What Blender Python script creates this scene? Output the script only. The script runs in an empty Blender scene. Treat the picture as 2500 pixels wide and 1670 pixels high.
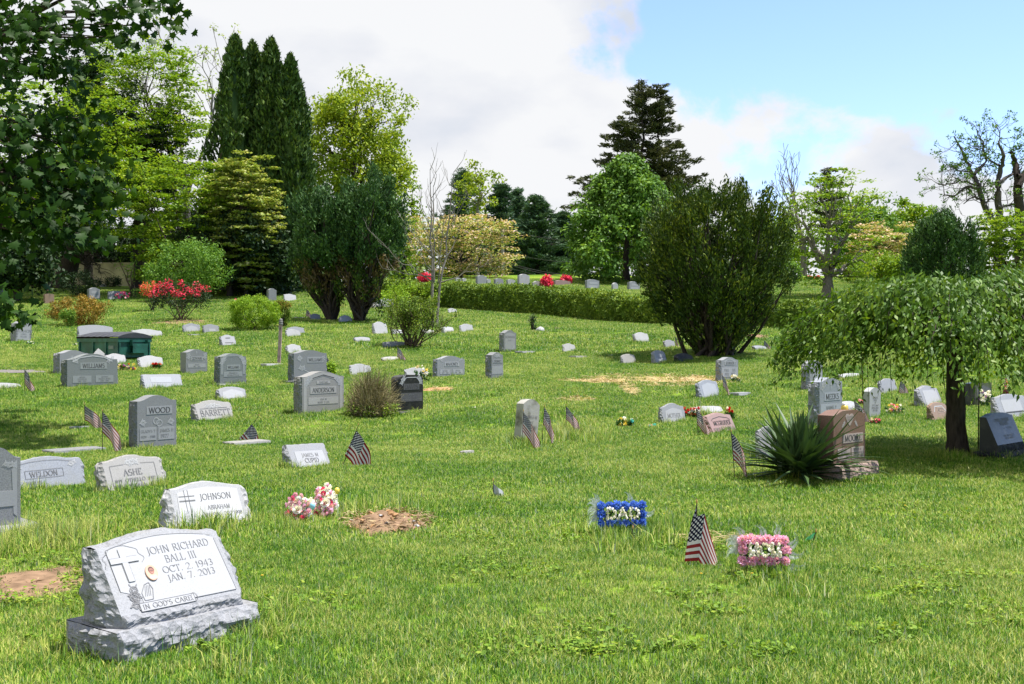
import bpy, math, random
import numpy as np
from mathutils import Vector, noise as mnoise

R = math.radians
rng = np.random.default_rng(7)
random.seed(7)
scene = bpy.context.scene
COL = scene.collection

# ------------------------------------------------------------------ camera, sky, sun, exposure
FPX, CXP, CYP, EYE = 2800.0, 1250.0, 835.0, 1.5
cam_d = bpy.data.cameras.new('camera')
cam_d.lens = 36.0 * FPX / 2500.0
cam_d.sensor_width = 36.0
cam_d.clip_end = 6000
cam_d.clip_start = 0.05
cam = bpy.data.objects.new('camera', cam_d)
COL.objects.link(cam)
cam.location = (0, 0, EYE)
cam.rotation_euler = (R(90), 0, 0)
scene.camera = cam

SUN_DIR = Vector((0.34, 0.05, 0.94)).normalized()
SUN_EL = math.asin(SUN_DIR.z)
SUN_AZ = math.atan2(SUN_DIR.x, SUN_DIR.y)

world = bpy.data.worlds.new('World')
scene.world = world
world.use_nodes = True
wn, wl = world.node_tree.nodes, world.node_tree.links
wn.clear()


def nd(nodes, t, **kw):
    n = nodes.new(t)
    for k, v in kw.items():
        setattr(n, k, v)
    return n


def ramp(n, stops, interp='LINEAR'):
    cr = n.color_ramp
    cr.interpolation = interp
    while len(cr.elements) > 1:
        cr.elements.remove(cr.elements[-1])
    cr.elements[0].position = stops[0][0]
    cr.elements[0].color = (*stops[0][1][:3], 1)
    for p, c in stops[1:]:
        e = cr.elements.new(p)
        e.color = (*c[:3], 1)
    return n


def world_math(op, a, b=None, c=None, clamp=False):
    n = nd(wn, 'ShaderNodeMath', operation=op, use_clamp=clamp)
    for i, v in enumerate((a, b, c)):
        if v is None:
            continue
        if isinstance(v, (int, float)):
            n.inputs[i].default_value = v
        else:
            wl.new(v, n.inputs[i])
    return n.outputs[0]


sky = nd(wn, 'ShaderNodeTexSky', sky_type='NISHITA', sun_disc=False)
sky.sun_elevation = SUN_EL
sky.sun_rotation = SUN_AZ
sky.altitude = 100
sky.air_density = 1.0
sky.dust_density = 0.4
sky.ozone_density = 2.0
tc = nd(wn, 'ShaderNodeTexCoord')
sep = nd(wn, 'ShaderNodeSeparateXYZ')
wl.new(tc.outputs['Generated'], sep.inputs[0])
DX, DZ = sep.outputs['X'], sep.outputs['Z']
# stretch the vertical so that clouds near the horizon look layered
mp = nd(wn, 'ShaderNodeMapping')
mp.inputs['Scale'].default_value = (1.0, 1.0, 1.55)
mp.inputs['Location'].default_value = (3.1, 0.4, 1.7)
wl.new(tc.outputs['Generated'], mp.inputs['Vector'])
n1 = nd(wn, 'ShaderNodeTexNoise')
n1.inputs['Scale'].default_value = 5.2
n1.inputs['Detail'].default_value = 9
n1.inputs['Roughness'].default_value = 0.58
n1.inputs['Distortion'].default_value = 0.25
wl.new(mp.outputs[0], n1.inputs['Vector'])
# a cloud bank fills one side of the sky, broken cumulus low on the other
side = world_math('MULTIPLY', world_math('SUBTRACT', 0.105, DX), 3.0)
side = world_math('MAXIMUM', side, -0.22)
side = world_math('MINIMUM', side, 0.42)
low = world_math('MULTIPLY', world_math('SUBTRACT', 0.232, world_math('ABSOLUTE', DZ)), 3.2)
low = world_math('MAXIMUM', low, 0.0)
dens = world_math('ADD', world_math('ADD', n1.outputs['Fac'], side), low)
mr = nd(wn, 'ShaderNodeMapRange', interpolation_type='SMOOTHSTEP')
mr.inputs['From Min'].default_value = 0.485
mr.inputs['From Max'].default_value = 0.585
wl.new(dens, mr.inputs['Value'])
n2 = nd(wn, 'ShaderNodeTexNoise')
n2.inputs['Scale'].default_value = 4.4
n2.inputs['Detail'].default_value = 7
n2.inputs['Roughness'].default_value = 0.5
mp2 = nd(wn, 'ShaderNodeMapping')
mp2.inputs['Scale'].default_value = (1.0, 1.0, 2.0)
mp2.inputs['Location'].default_value = (1.9, 5.2, 2.3)
wl.new(tc.outputs['Generated'], mp2.inputs['Vector'])
wl.new(mp2.outputs[0], n2.inputs['Vector'])
cr = ramp(nd(wn, 'ShaderNodeValToRGB'), [(0.34, (3.25, 3.5, 3.95)), (0.44, (3.95, 4.05, 4.3)), (0.52, (4.4, 4.45, 4.55))])
wl.new(n2.outputs['Fac'], cr.inputs['Fac'])
hs = nd(wn, 'ShaderNodeMixRGB', blend_type='MULTIPLY')
hs.inputs['Fac'].default_value = 1.0
hs.inputs['Color2'].default_value = (1.05, 1.08, 1.3, 1)
wl.new(sky.outputs[0], hs.inputs['Color1'])
mixc = nd(wn, 'ShaderNodeMixRGB')
wl.new(mr.outputs[0], mixc.inputs['Fac'])
wl.new(hs.outputs[0], mixc.inputs['Color1'])
wl.new(cr.outputs[0], mixc.inputs['Color2'])
bg = nd(wn, 'ShaderNodeBackground')
bg.inputs['Strength'].default_value = 0.088
wl.new(mixc.outputs[0], bg.inputs['Color'])
wo = nd(wn, 'ShaderNodeOutputWorld')
wl.new(bg.outputs[0], wo.inputs['Surface'])

sun_d = bpy.data.lights.new('sun', 'SUN')
sun_d.energy = 4.2
sun_d.angle = R(0.53)
sun_d.color = (1.0, 0.955, 0.88)
sun = bpy.data.objects.new('sun', sun_d)
COL.objects.link(sun)
sun.rotation_euler = (-SUN_DIR).to_track_quat('-Z', 'Y').to_euler()
sun.location = (20, 0, 60)

scene.view_settings.view_transform = 'Standard'
scene.view_settings.look = 'None'
scene.view_settings.gamma = 1.0
scene.view_settings.use_curve_mapping = False
scene.view_settings.exposure = 1.27
scene.render.engine = 'CYCLES'
scene.cycles.max_bounces = 6
scene.cycles.diffuse_bounces = 3
scene.cycles.glossy_bounces = 2
scene.cycles.transmission_bounces = 3
scene.cycles.transparent_max_bounces = 4
scene.cycles.sample_clamp_indirect = 4.0
scene.cycles.use_denoising = True

# ------------------------------------------------------------------ ground shape
KD = np.array([-30, 0, 16, 18, 20, 22, 24, 26, 30, 35, 40, 45, 50, 60, 70, 80, 95, 130, 400, 3000.])
KH = np.array([0, 0, 0, .03, .12, .25, .40, .55, .88, 1.3, 1.72, 2.15, 2.55, 3.5, 4.55, 5.4, 6.0, 6.3, 6.5, 6.5])
_td = np.arange(-30, 400, .25)
_th = np.interp(_td, KD, KH)
_k = np.hanning(17); _k /= _k.sum()
_th = np.convolve(np.pad(_th, 8, mode='edge'), _k, mode='valid')
# the clipped hedge runs along the foot of a low terrace: plan line of its foot
HEDGE = [(-7.2, 60.5), (-3.2, 57.0), (2.6, 51.0), (6.6, 46.2), (10.2, 43.6), (14.0, 41.6), (22.0, 38.0)]
_hx = np.array([p[0] for p in HEDGE]); _hy = np.array([p[1] for p in HEDGE])


def sstep(a, b, x):
    t = np.clip((x - a) / (b - a), 0, 1)
    return t * t * (3 - 2 * t)


def Hn(x, y):
    x = np.asarray(x, float); y = np.asarray(y, float)
    z = np.interp(y, _td, _th)
    z = z + 0.03 * np.sin(x * .55 + y * .31) * sstep(3, 12, y) + 0.035 * np.sin(x * .23 - y * .47 + 1.3) * sstep(8, 20, y)
    hy = np.interp(x, _hx, _hy)
    z = z + 0.75 * sstep(.4, 3.5, y - hy) * sstep(-9, -5, x) * (1 - sstep(26, 34, x))
    return z


def H(x, y):
    return float(Hn(x, y))


def P(px, py):
    """the point of the ground seen at this pixel of the photograph"""
    kx, kz = (px - CXP) / FPX, (CYP - py) / FPX
    d = np.arange(3.0, 130, .02)
    below = (EYE + kz * d) <= Hn(kx * d, d)
    i = int(np.argmax(below)) if below.any() else len(d) - 1
    return Vector((kx * d[i], d[i], H(kx * d[i], d[i])))


def G(px, d):
    """ground point in this column of the photograph, d metres away"""
    x = (px - CXP) / FPX * d
    return Vector((x, d, H(x, d)))


def at(px, py, d):
    return Vector(((px - CXP) / FPX * d, d, EYE + (CYP - py) / FPX * d))


# ------------------------------------------------------------------ object helpers
def tag(o, label=None, cat=None, group=None, kind=None):
    if label: o['label'] = label
    if cat: o['category'] = cat
    if group: o['group'] = group
    if kind: o['kind'] = kind
    return o


def link(name, data, parent=None, loc=None, rot=None):
    o = bpy.data.objects.new(name, data)
    COL.objects.link(o)
    if parent: o.parent = parent
    if loc is not None: o.location = loc
    if rot is not None: o.rotation_euler = rot
    return o


def empty(name, loc, rz=0, rx=0, ry=0):
    o = bpy.data.objects.new(name, None)
    COL.objects.link(o)
    o.empty_display_size = .1
    o.location = loc
    o.rotation_euler = (rx, ry, rz)
    return o


class MB:
    """collects numpy vertices and faces with material slots"""

    def __init__(self):
        self.v, self.f, self.m, self.n = [], [], [], 0

    def add(self, V, F, mi=0):
        V = np.asarray(V, float).reshape(-1, 3)
        self.v.append(V)
        for f in F:
            self.f.append([int(i) + self.n for i in f])
            self.m.append(mi)
        self.n += len(V)

    def box(self, x0, x1, y0, y1, z0, z1, mi=0):
        V = [(x, y, z) for z in (z0, z1) for y in (y0, y1) for x in (x0, x1)]
        F = [(0, 2, 3, 1), (4, 5, 7, 6), (0, 1, 5, 4), (2, 6, 7, 3), (0, 4, 6, 2), (1, 3, 7, 5)]
        self.add(V, F, mi)

    def grid(self, G_, mi=0, flip=False):
        G_ = np.asarray(G_, float)
        a, b = G_.shape[:2]
        F = []
        for i in range(a - 1):
            for j in range(b - 1):
                q = (i * b + j, i * b + j + 1, (i + 1) * b + j + 1, (i + 1) * b + j)
                F.append(q[::-1] if flip else q)
        self.add(G_.reshape(-1, 3), F, mi)

    def tube(self, pts, rad, sides=6, mi=0):
        V, F = tube_np(pts, rad, sides)
        self.add(V, F, mi)

    def mesh(self, name, mats, smooth=False):
        me = bpy.data.meshes.new(name)
        V = np.concatenate(self.v) if self.v else np.zeros((0, 3))
        me.from_pydata(V.tolist(), [], self.f)
        for m in (mats if isinstance(mats, (list, tuple)) else [mats]):
            me.materials.append(m)
        me.polygons.foreach_set('material_index', np.array(self.m, np.int32))
        if smooth:
            me.polygons.foreach_set('use_smooth', np.ones(len(self.f), bool))
        me.update()
        return me

    def build(self, name, mats, parent=None, smooth=False, loc=None, rot=None):
        return link(name, self.mesh(name, mats, smooth), parent, loc, rot)


def np_mesh(name, V, F, mat, smooth=False):
    """fast mesh from arrays; F is (n,3) or (n,4)"""
    V = np.ascontiguousarray(V, np.float32); F = np.ascontiguousarray(F, np.int32)
    me = bpy.data.meshes.new(name)
    n, k = F.shape
    me.vertices.add(len(V)); me.vertices.foreach_set('co', V.ravel())
    me.loops.add(n * k); me.loops.foreach_set('vertex_index', F.ravel())
    me.polygons.add(n)
    me.polygons.foreach_set('loop_start', np.arange(0, n * k, k, dtype=np.int32))
    if smooth: me.polygons.foreach_set('use_smooth', np.ones(n, bool))
    me.materials.append(mat)
    me.update(calc_edges=True)
    return me


def tube_np(pts, rad, sides=6):
    pts = np.asarray(pts, float); rad = np.broadcast_to(np.asarray(rad, float), (len(pts),))
    t = np.gradient(pts, axis=0)
    t /= np.linalg.norm(t, axis=1, keepdims=True) + 1e-9
    ref = np.where(np.abs(t[:, 2:3]) > .9, np.array([[1., 0, 0]]), np.array([[0, 0, 1.]]))
    a = np.cross(t, ref); a /= np.linalg.norm(a, axis=1, keepdims=True) + 1e-9
    b = np.cross(t, a)
    an = np.linspace(0, 2 * math.pi, sides, endpoint=False)
    V = pts[:, None, :] + rad[:, None, None] * (np.cos(an)[None, :, None] * a[:, None, :] + np.sin(an)[None, :, None] * b[:, None, :])
    F = []
    for i in range(len(pts) - 1):
        for j in range(sides):
            k = (j + 1) % sides
            F.append((i * sides + j, i * sides + k, (i + 1) * sides + k, (i + 1) * sides + j))
    return V.reshape(-1, 3), F


def tubes_mesh(name, L, mat, sides=5):
    Vs, Fs, n = [], [], 0
    for pts, rad in L:
        V, F = tube_np(pts, rad, sides)
        Vs.append(V); Fs.append(np.array(F, np.int32) + n); n += len(V)
    return np_mesh(name, np.concatenate(Vs), np.concatenate(Fs), mat, True)


# ------------------------------------------------------------------ materials
MATS = {}


def base_mat(name):
    m = bpy.data.materials.new(name)
    m.use_nodes = True
    nt = m.node_tree
    nt.nodes.clear()
    out = nt.nodes.new('ShaderNodeOutputMaterial')
    return m, nt.nodes, nt.links, out


def plain(name, col, rough=.6, spec=.4, var=.12, scale=20, metal=0, bump=0):
    if name in MATS: return MATS[name]
    m, n, l, out = base_mat(name)
    b = n.new('ShaderNodeBsdfPrincipled')
    b.inputs['Roughness'].default_value = rough
    b.inputs['Specular IOR Level'].default_value = spec
    b.inputs['Metallic'].default_value = metal
    t = n.new('ShaderNodeTexCoord')
    nz = n.new('ShaderNodeTexNoise')
    nz.inputs['Scale'].default_value = scale
    nz.inputs['Detail'].default_value = 5
    l.new(t.outputs['Object'], nz.inputs['Vector'])
    r = ramp(n.new('ShaderNodeValToRGB'), [(.3, [c * (1 - var) for c in col]), (.7, [min(1, c * (1 + var)) for c in col])])
    l.new(nz.outputs['Fac'], r.inputs['Fac'])
    l.new(r.outputs[0], b.inputs['Base Color'])
    if bump:
        bp = n.new('ShaderNodeBump')
        bp.inputs['Strength'].default_value = bump
        bp.inputs['Distance'].default_value = .02
        l.new(nz.outputs['Fac'], bp.inputs['Height'])
        l.new(bp.outputs[0], b.inputs['Normal'])
    l.new(b.outputs[0], out.inputs[0])
    MATS[name] = m
    return m


def granite(name, col, speck=.35, rough=.5, bump=0.0, stain=.15, stain_col=(.25, .24, .2), scale=120):
    if name in MATS: return MATS[name]
    m, n, l, out = base_mat(name)
    b = n.new('ShaderNodeBsdfPrincipled')
    b.inputs['Roughness'].default_value = rough
    b.inputs['Specular IOR Level'].default_value = .12 if bump else .35
    t = n.new('ShaderNodeTexCoord')
    oi = n.new('ShaderNodeObjectInfo')
    av = n.new('ShaderNodeVectorMath'); av.operation = 'ADD'
    mul = n.new('ShaderNodeVectorMath'); mul.operation = 'SCALE'
    mul.inputs[3].default_value = 37.0
    cx = n.new('ShaderNodeCombineXYZ')
    for i in range(3): l.new(oi.outputs['Random'], cx.inputs[i])
    l.new(cx.outputs[0], mul.inputs[0])
    l.new(t.outputs['Object'], av.inputs[0]); l.new(mul.outputs[0], av.inputs[1])
    nz = n.new('ShaderNodeTexNoise')
    nz.inputs['Scale'].default_value = scale; nz.inputs['Detail'].default_value = 3
    nz.inputs['Roughness'].default_value = .7
    l.new(av.outputs[0], nz.inputs['Vector'])
    r = ramp(n.new('ShaderNodeValToRGB'), [(.3, [c * (1 - speck) for c in col]), (.5, col), (.7, [min(1, c * (1 + speck * .6)) for c in col])])
    l.new(nz.outputs['Fac'], r.inputs['Fac'])
    n2 = n.new('ShaderNodeTexNoise')
    n2.inputs['Scale'].default_value = 4.5; n2.inputs['Detail'].default_value = 8; n2.inputs['Roughness'].default_value = .65
    l.new(av.outputs[0], n2.inputs['Vector'])
    mr = n.new('ShaderNodeMapRange')
    mr.inputs['From Min'].default_value = .48; mr.inputs['From Max'].default_value = .75
    mr.inputs['To Max'].default_value = stain * 2.2
    l.new(n2.outputs['Fac'], mr.inputs['Value'])
    mx = n.new('ShaderNodeMixRGB')
    mx.inputs['Color2'].default_value = (*stain_col, 1)
    l.new(mr.outputs[0], mx.inputs['Fac']); l.new(r.outputs[0], mx.inputs['Color1'])
    l.new(mx.outputs[0], b.inputs['Base Color'])
    if bump:
        v = n.new('ShaderNodeTexVoronoi'); v.inputs['Scale'].default_value = 22
        l.new(av.outputs[0], v.inputs['Vector'])
        n3 = n.new('ShaderNodeTexNoise'); n3.inputs['Scale'].default_value = 16; n3.inputs['Detail'].default_value = 7
        l.new(av.outputs[0], n3.inputs['Vector'])
        ad = n.new('ShaderNodeMath'); ad.operation = 'ADD'
        l.new(v.outputs['Distance'], ad.inputs[0]); l.new(n3.outputs['Fac'], ad.inputs[1])
        bp = n.new('ShaderNodeBump')
        bp.inputs['Strength'].default_value = bump; bp.inputs['Distance'].default_value = .05
        l.new(ad.outputs[0], bp.inputs['Height']); l.new(bp.outputs[0], b.inputs['Normal'])
    l.new(b.outputs[0], out.inputs[0])
    MATS[name] = m
    return m


def foliage(name, c0, c1, c2=None, trans=.3, rough=.55, patch=.0, spec=.16, gain=1.15):
    """leaves: per-leaf colour between c0 and c1 (rarely c2), some light passes through"""
    if name in MATS: return MATS[name]
    m, n, l, out = base_mat(name)
    g = n.new('ShaderNodeNewGeometry')
    t = n.new('ShaderNodeTexCoord')
    nz = n.new('ShaderNodeTexNoise')
    nz.inputs['Scale'].default_value = .55; nz.inputs['Detail'].default_value = 4
    l.new(t.outputs['Object'], nz.inputs['Vector'])
    mm = n.new('ShaderNodeMath'); mm.operation = 'MULTIPLY_ADD'
    mm.inputs[1].default_value = 1.0 + patch; mm.inputs[2].default_value = -.5 * (1.0 + patch) + .0
    l.new(nz.outputs['Fac'], mm.inputs[0])
    ad = n.new('ShaderNodeMath'); ad.operation = 'ADD'; ad.use_clamp = True
    l.new(mm.outputs[0], ad.inputs[0]); l.new(g.outputs['Random Per Island'], ad.inputs[1])
    c0, c1, c2 = [tuple(min(.85, x * gain) for x in c) if c else None for c in (c0, c1, c2)]
    st = [(0, c0), (.75, c1)]
    st.append((1.0, c2 or c1))
    r = ramp(n.new('ShaderNodeValToRGB'), st)
    l.new(ad.outputs[0], r.inputs['Fac'])
    b = n.new('ShaderNodeBsdfPrincipled')
    b.inputs['Roughness'].default_value = rough
    b.inputs['Specular IOR Level'].default_value = spec
    l.new(r.outputs[0], b.inputs['Base Color'])
    if trans:
        tr = n.new('ShaderNodeBsdfTranslucent')
        br = n.new('ShaderNodeMixRGB'); br.blend_type = 'MULTIPLY'; br.inputs['Fac'].default_value = 1
        br.inputs['Color2'].default_value = (1.25, 1.15, .55, 1)
        l.new(r.outputs[0], br.inputs['Color1']); l.new(br.outputs[0], tr.inputs['Color'])
        mx = n.new('ShaderNodeMixShader'); mx.inputs[0].default_value = trans
        l.new(b.outputs[0], mx.inputs[1]); l.new(tr.outputs[0], mx.inputs[2])
        l.new(mx.outputs[0], out.inputs[0])
    else:
        l.new(b.outputs[0], out.inputs[0])
    MATS[name] = m
    return m


def bark(name, col):
    if name in MATS: return MATS[name]
    m, n, l, out = base_mat(name)
    b = n.new('ShaderNodeBsdfPrincipled'); b.inputs['Roughness'].default_value = .9
    b.inputs['Specular IOR Level'].default_value = .15
    t = n.new('ShaderNodeTexCoord'); mp_ = n.new('ShaderNodeMapping')
    mp_.inputs['Scale'].default_value = (9, 9, 2.2)
    nz = n.new('ShaderNodeTexNoise'); nz.inputs['Scale'].default_value = 3; nz.inputs['Detail'].default_value = 7
    l.new(t.outputs['Object'], mp_.inputs['Vector']); l.new(mp_.outputs[0], nz.inputs['Vector'])
    r = ramp(n.new('ShaderNodeValToRGB'), [(.3, [c * .5 for c in col]), (.7, [c * 1.35 for c in col])])
    l.new(nz.outputs['Fac'], r.inputs['Fac']); l.new(r.outputs[0], b.inputs['Base Color'])
    bp = n.new('ShaderNodeBump'); bp.inputs['Strength'].default_value = .6; bp.inputs['Distance'].default_value = .03
    l.new(nz.outputs['Fac'], bp.inputs['Height']); l.new(bp.outputs[0], b.inputs['Normal'])
    l.new(b.outputs[0], out.inputs[0])
    MATS[name] = m
    return m


BARK_D = bark('dark bark', (.05, .04, .032))
BARK_G = bark('grey bark', (.2, .18, .155))
BARK_B = bark('brown bark', (.1, .075, .05))

# ------------------------------------------------------------------ the ground
STAMPS = []      # (x, y, rx, ry, rot, soft) places where no grass grows
FEET = []        # (x, y, half width, half depth, rot) footprints of stones


def ground_mat():
    m, n, l, out = base_mat('lawn soil')
    b = n.new('ShaderNodeBsdfPrincipled'); b.inputs['Roughness'].default_value = .95
    b.inputs['Specular IOR Level'].default_value = .05
    g = n.new('ShaderNodeNewGeometry')
    a = n.new('ShaderNodeTexNoise'); a.inputs['Scale'].default_value = .35; a.inputs['Detail'].default_value = 8
    c = n.new('ShaderNodeTexNoise'); c.inputs['Scale'].default_value = 14; c.inputs['Detail'].default_value = 6
    l.new(g.outputs['Position'], a.inputs['Vector']); l.new(g.outputs['Position'], c.inputs['Vector'])
    r1 = ramp(n.new('ShaderNodeValToRGB'), [(.35, (.1, .19, .018)), (.65, (.19, .27, .035))])
    r2 = ramp(n.new('ShaderNodeValToRGB'), [(.35, (.6, .6, .55)), (.65, (1.15, 1.1, 1.0))])
    l.new(a.outputs['Fac'], r1.inputs['Fac']); l.new(c.outputs['Fac'], r2.inputs['Fac'])
    mx = n.new('ShaderNodeMixRGB'); mx.blend_type = 'MULTIPLY'; mx.inputs['Fac'].default_value = 1
    l.new(r1.outputs[0], mx.inputs['Color1']); l.new(r2.outputs[0], mx.inputs['Color2'])
    l.new(mx.outputs[0], b.inputs['Base Color'])
    bp = n.new('ShaderNodeBump'); bp.inputs['Strength'].default_value = .5; bp.inputs['Distance'].default_value = .05
    l.new(c.outputs['Fac'], bp.inputs['Height']); l.new(bp.outputs[0], b.inputs['Normal'])
    l.new(b.outputs[0], out.inputs[0])
    return m


ys = np.concatenate([np.arange(-30, 2, 4), np.arange(2, 90, .5), np.arange(90, 200, 6), np.array([200, 260, 400, 700, 1200, 2500])])
xs = np.concatenate([np.array([-2500, -900, -400, -200, -120, -80]), np.arange(-55, 55.1, 1.0), np.array([80, 120, 200, 400, 900, 2500])])
XX, YY = np.meshgrid(xs, ys)
ZZ = Hn(XX, YY)
GV = np.stack([XX, YY, ZZ], -1).reshape(-1, 3)
nx_ = len(xs)
ii = (np.arange(len(ys) - 1)[:, None] * nx_ + np.arange(nx_ - 1)[None, :]).ravel()
GF = np.stack([ii, ii + 1, ii + nx_ + 1, ii + nx_], -1)
tag(link('ground', np_mesh('ground', GV, GF, ground_mat(), True)), kind='structure')

# ------------------------------------------------------------------ carved lettering
def arc(cx, cy, rx, ry, a0, a1, n=9):
    a = np.radians(np.linspace(a0, a1, n))
    return [(cx + rx * math.cos(t), cy + ry * math.sin(t)) for t in a]


def _L(*strokes): return list(strokes)


GLY = {
    'A': (.74, _L([(0, 0), (.37, 1)], [(.37, 1), (.74, 0)], [(.14, .36), (.6, .36)], [(-.06, 0), (.1, 0)], [(.62, 0), (.82, 0)])),
    'B': (.6, _L([(.1, 0), (.1, 1)], [(0, 1), (.1, 1)] + arc(.32, .77, .22, .23, 90, -90) + [(.1, .54)], [(.1, .54)] + arc(.34, .27, .26, .27, 90, -90) + [(0, 0)])),
    'C': (.72, _L(arc(.42, .5, .42, .5, 45, 315, 14), [(.72, .98), (.72, .74)])),
    'D': (.74, _L([(.1, 0), (.1, 1)], [(0, 1), (.1, 1)] + arc(.3, .5, .44, .5, 90, -90, 12) + [(0, 0)])),
    'E': (.58, _L([(.1, 0), (.1, 1)], [(0, 1), (.55, 1), (.55, .86)], [(.1, .52), (.44, .52)], [(0, 0), (.58, 0), (.58, .16)])),
    'F': (.54, _L([(.1, 0), (.1, 1)], [(0, 1), (.54, 1), (.54, .84)], [(.1, .52), (.42, .52)], [(0, 0), (.22, 0)])),
    'G': (.78, _L(arc(.42, .5, .42, .5, 45, 340, 14), [(.55, .42), (.86, .42)], [(.76, .42), (.76, .08)], [(.74, .98), (.74, .76)])),
    'H': (.78, _L([(.1, 0), (.1, 1)], [(.68, 0), (.68, 1)], [(.1, .52), (.68, .52)], [(0, 0), (.2, 0)], [(0, 1), (.2, 1)], [(.58, 0), (.78, 0)], [(.58, 1), (.78, 1)])),
    'I': (.24, _L([(.12, 0), (.12, 1)], [(0, 0), (.24, 0)], [(0, 1), (.24, 1)])),
    'J': (.4, _L([(.3, 1), (.3, .1)] + arc(.14, .02, .16, .2, 0, -120, 6), [(.18, 1), (.42, 1)])),
    'K': (.7, _L([(.1, 0), (.1, 1)], [(.62, 1), (.1, .46)], [(.26, .6), (.68, 0)], [(0, 0), (.2, 0)], [(0, 1), (.2, 1)])),
    'L': (.56, _L([(.1, 0), (.1, 1)], [(0, 1), (.2, 1)], [(0, 0), (.56, 0), (.56, .18)])),
    'M': (.92, _L([(.1, 0), (.12, 1)], [(.12, 1), (.46, .08)], [(.46, .08), (.8, 1)], [(.8, 1), (.82, 0)], [(0, 0), (.2, 0)], [(.72, 0), (.92, 0)])),
    'N': (.8, _L([(.1, 0), (.1, 1)], [(.1, 1), (.7, 0)], [(.7, 0), (.7, 1)], [(0, 0), (.2, 0)], [(.6, 1), (.8, 1)], [(0, 1), (.1, 1)])),
    'O': (.86, _L(arc(.43, .5, .43, .5, 0, 360, 20))),
    'P': (.58, _L([(.1, 0), (.1, 1)], [(0, 1), (.1, 1)] + arc(.32, .74, .25, .26, 90, -90) + [(.1, .48)], [(0, 0), (.22, 0)])),
    'Q': (.86, _L(arc(.43, .5, .43, .5, 0, 360, 20), [(.5, .2), (.86, -.12)])),
    'R': (.68, _L([(.1, 0), (.1, 1)], [(0, 1), (.1, 1)] + arc(.32, .76, .24, .24, 90, -90) + [(.1, .52)], [(.32, .52), (.68, 0)], [(0, 0), (.22, 0)])),
    'S': (.56, _L(arc(.28, .75, .24, .25, 40, 230, 8) + arc(.28, .26, .27, .26, 60, -140, 9))),
    'T': (.68, _L([(.34, 0), (.34, 1)], [(0, .84), (0, 1), (.68, 1), (.68, .84)], [(.22, 0), (.46, 0)])),
    'U': (.76, _L([(.1, 1), (.1, .35)] + arc(.38, .3, .28, .3, 180, 360) + [(.66, 1)], [(0, 1), (.2, 1)], [(.56, 1), (.76, 1)])),
    'V': (.74, _L([(0, 1), (.37, 0)], [(.37, 0), (.74, 1)], [(-.06, 1), (.12, 1)], [(.62, 1), (.82, 1)])),
    'W': (1.08, _L([(0, 1), (.28, 0)], [(.28, 0), (.54, 1)], [(.54, 1), (.8, 0)], [(.8, 0), (1.08, 1)], [(-.06, 1), (.12, 1)], [(.98, 1), (1.14, 1)])),
    'X': (.7, _L([(0, 1), (.7, 0)], [(.7, 1), (0, 0)])),
    'Y': (.7, _L([(0, 1), (.35, .48)], [(.7, 1), (.35, .48), (.35, 0)], [(.24, 0), (.46, 0)])),
    'Z': (.62, _L([(.02, .84), (.02, 1), (.6, 1), (0, 0), (.62, 0), (.62, .16)])),
    '0': (.62, _L(arc(.31, .5, .31, .5, 0, 360, 18))), '1': (.3, _L([(.02, .82), (.15, 1), (.15, 0)], [(.02, 0), (.28, 0)])),
    '2': (.58, _L(arc(.28, .72, .27, .28, 160, -35, 8) + [(.02, 0), (.58, 0)])),
    '3': (.54, _L(arc(.26, .76, .22, .24, 140, -90, 8) + arc(.26, .26, .27, .26, 90, -140, 9))),
    '4': (.62, _L([(.46, 0), (.46, 1), (0, .3), (.62, .3)])), '5': (.56, _L([(.5, 1), (.12, 1), (.1, .58)] + arc(.26, .3, .28, .3, 110, -140, 9))),
    '6': (.58, _L(arc(.3, .3, .28, .3, 0, 360, 14), [(.02, .32)] + arc(.42, .4, .4, .6, 175, 100, 6))),
    '7': (.54, _L([(0, .86), (0, 1), (.54, 1), (.18, 0)])),
    '8': (.56, _L(arc(.28, .75, .22, .25, 0, 360, 14), arc(.28, .26, .27, .26, 0, 360, 14))),
    '9': (.58, _L(arc(.28, .7, .28, .3, 0, 360, 14), [(.56, .68)] + arc(.16, .6, .4, .6, 5, -80, 6))),
    '.': (.14, _L([(.05, .0), (.05, .07)])), '-': (.4, _L([(.05, .45), (.35, .45)])), "'": (.14, _L([(.07, 1), (.05, .78)])),
    ' ': (.36, []),
}


def text_ribbons(s, h, a, b, wt=.085, stretch=1.0, space=.17):
    """flat letter strokes centred on (a, b): returns list of quads in face coordinates"""
    W = sum(GLY[c][0] + space for c in s) * stretch - space * stretch
    x = -W / 2
    Q = []
    for c in s:
        gw, st = GLY[c]
        for pl in st:
            for (x0, y0), (x1, y1) in zip(pl[:-1], pl[1:]):
                dx, dy = x1 - x0, y1 - y0
                L = math.hypot(dx, dy)
                if L < 1e-6: continue
                w = wt * (.55 + .75 * abs(dy) / L)
                px, py = -dy / L * w / 2, dx / L * w / 2
                ex, ey = dx / L * w * .25, dy / L * w * .25
                q = [(x0 - ex - px, y0 - ey - py), (x1 + ex - px, y1 + ey - py), (x1 + ex + px, y1 + ey + py), (x0 - ex + px, y0 - ey + py)]
                Q.append([(a + (x + u * stretch) * h, b + (v - .5) * h) for u, v in q])
        x += (gw + space) * stretch
    return Q


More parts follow.
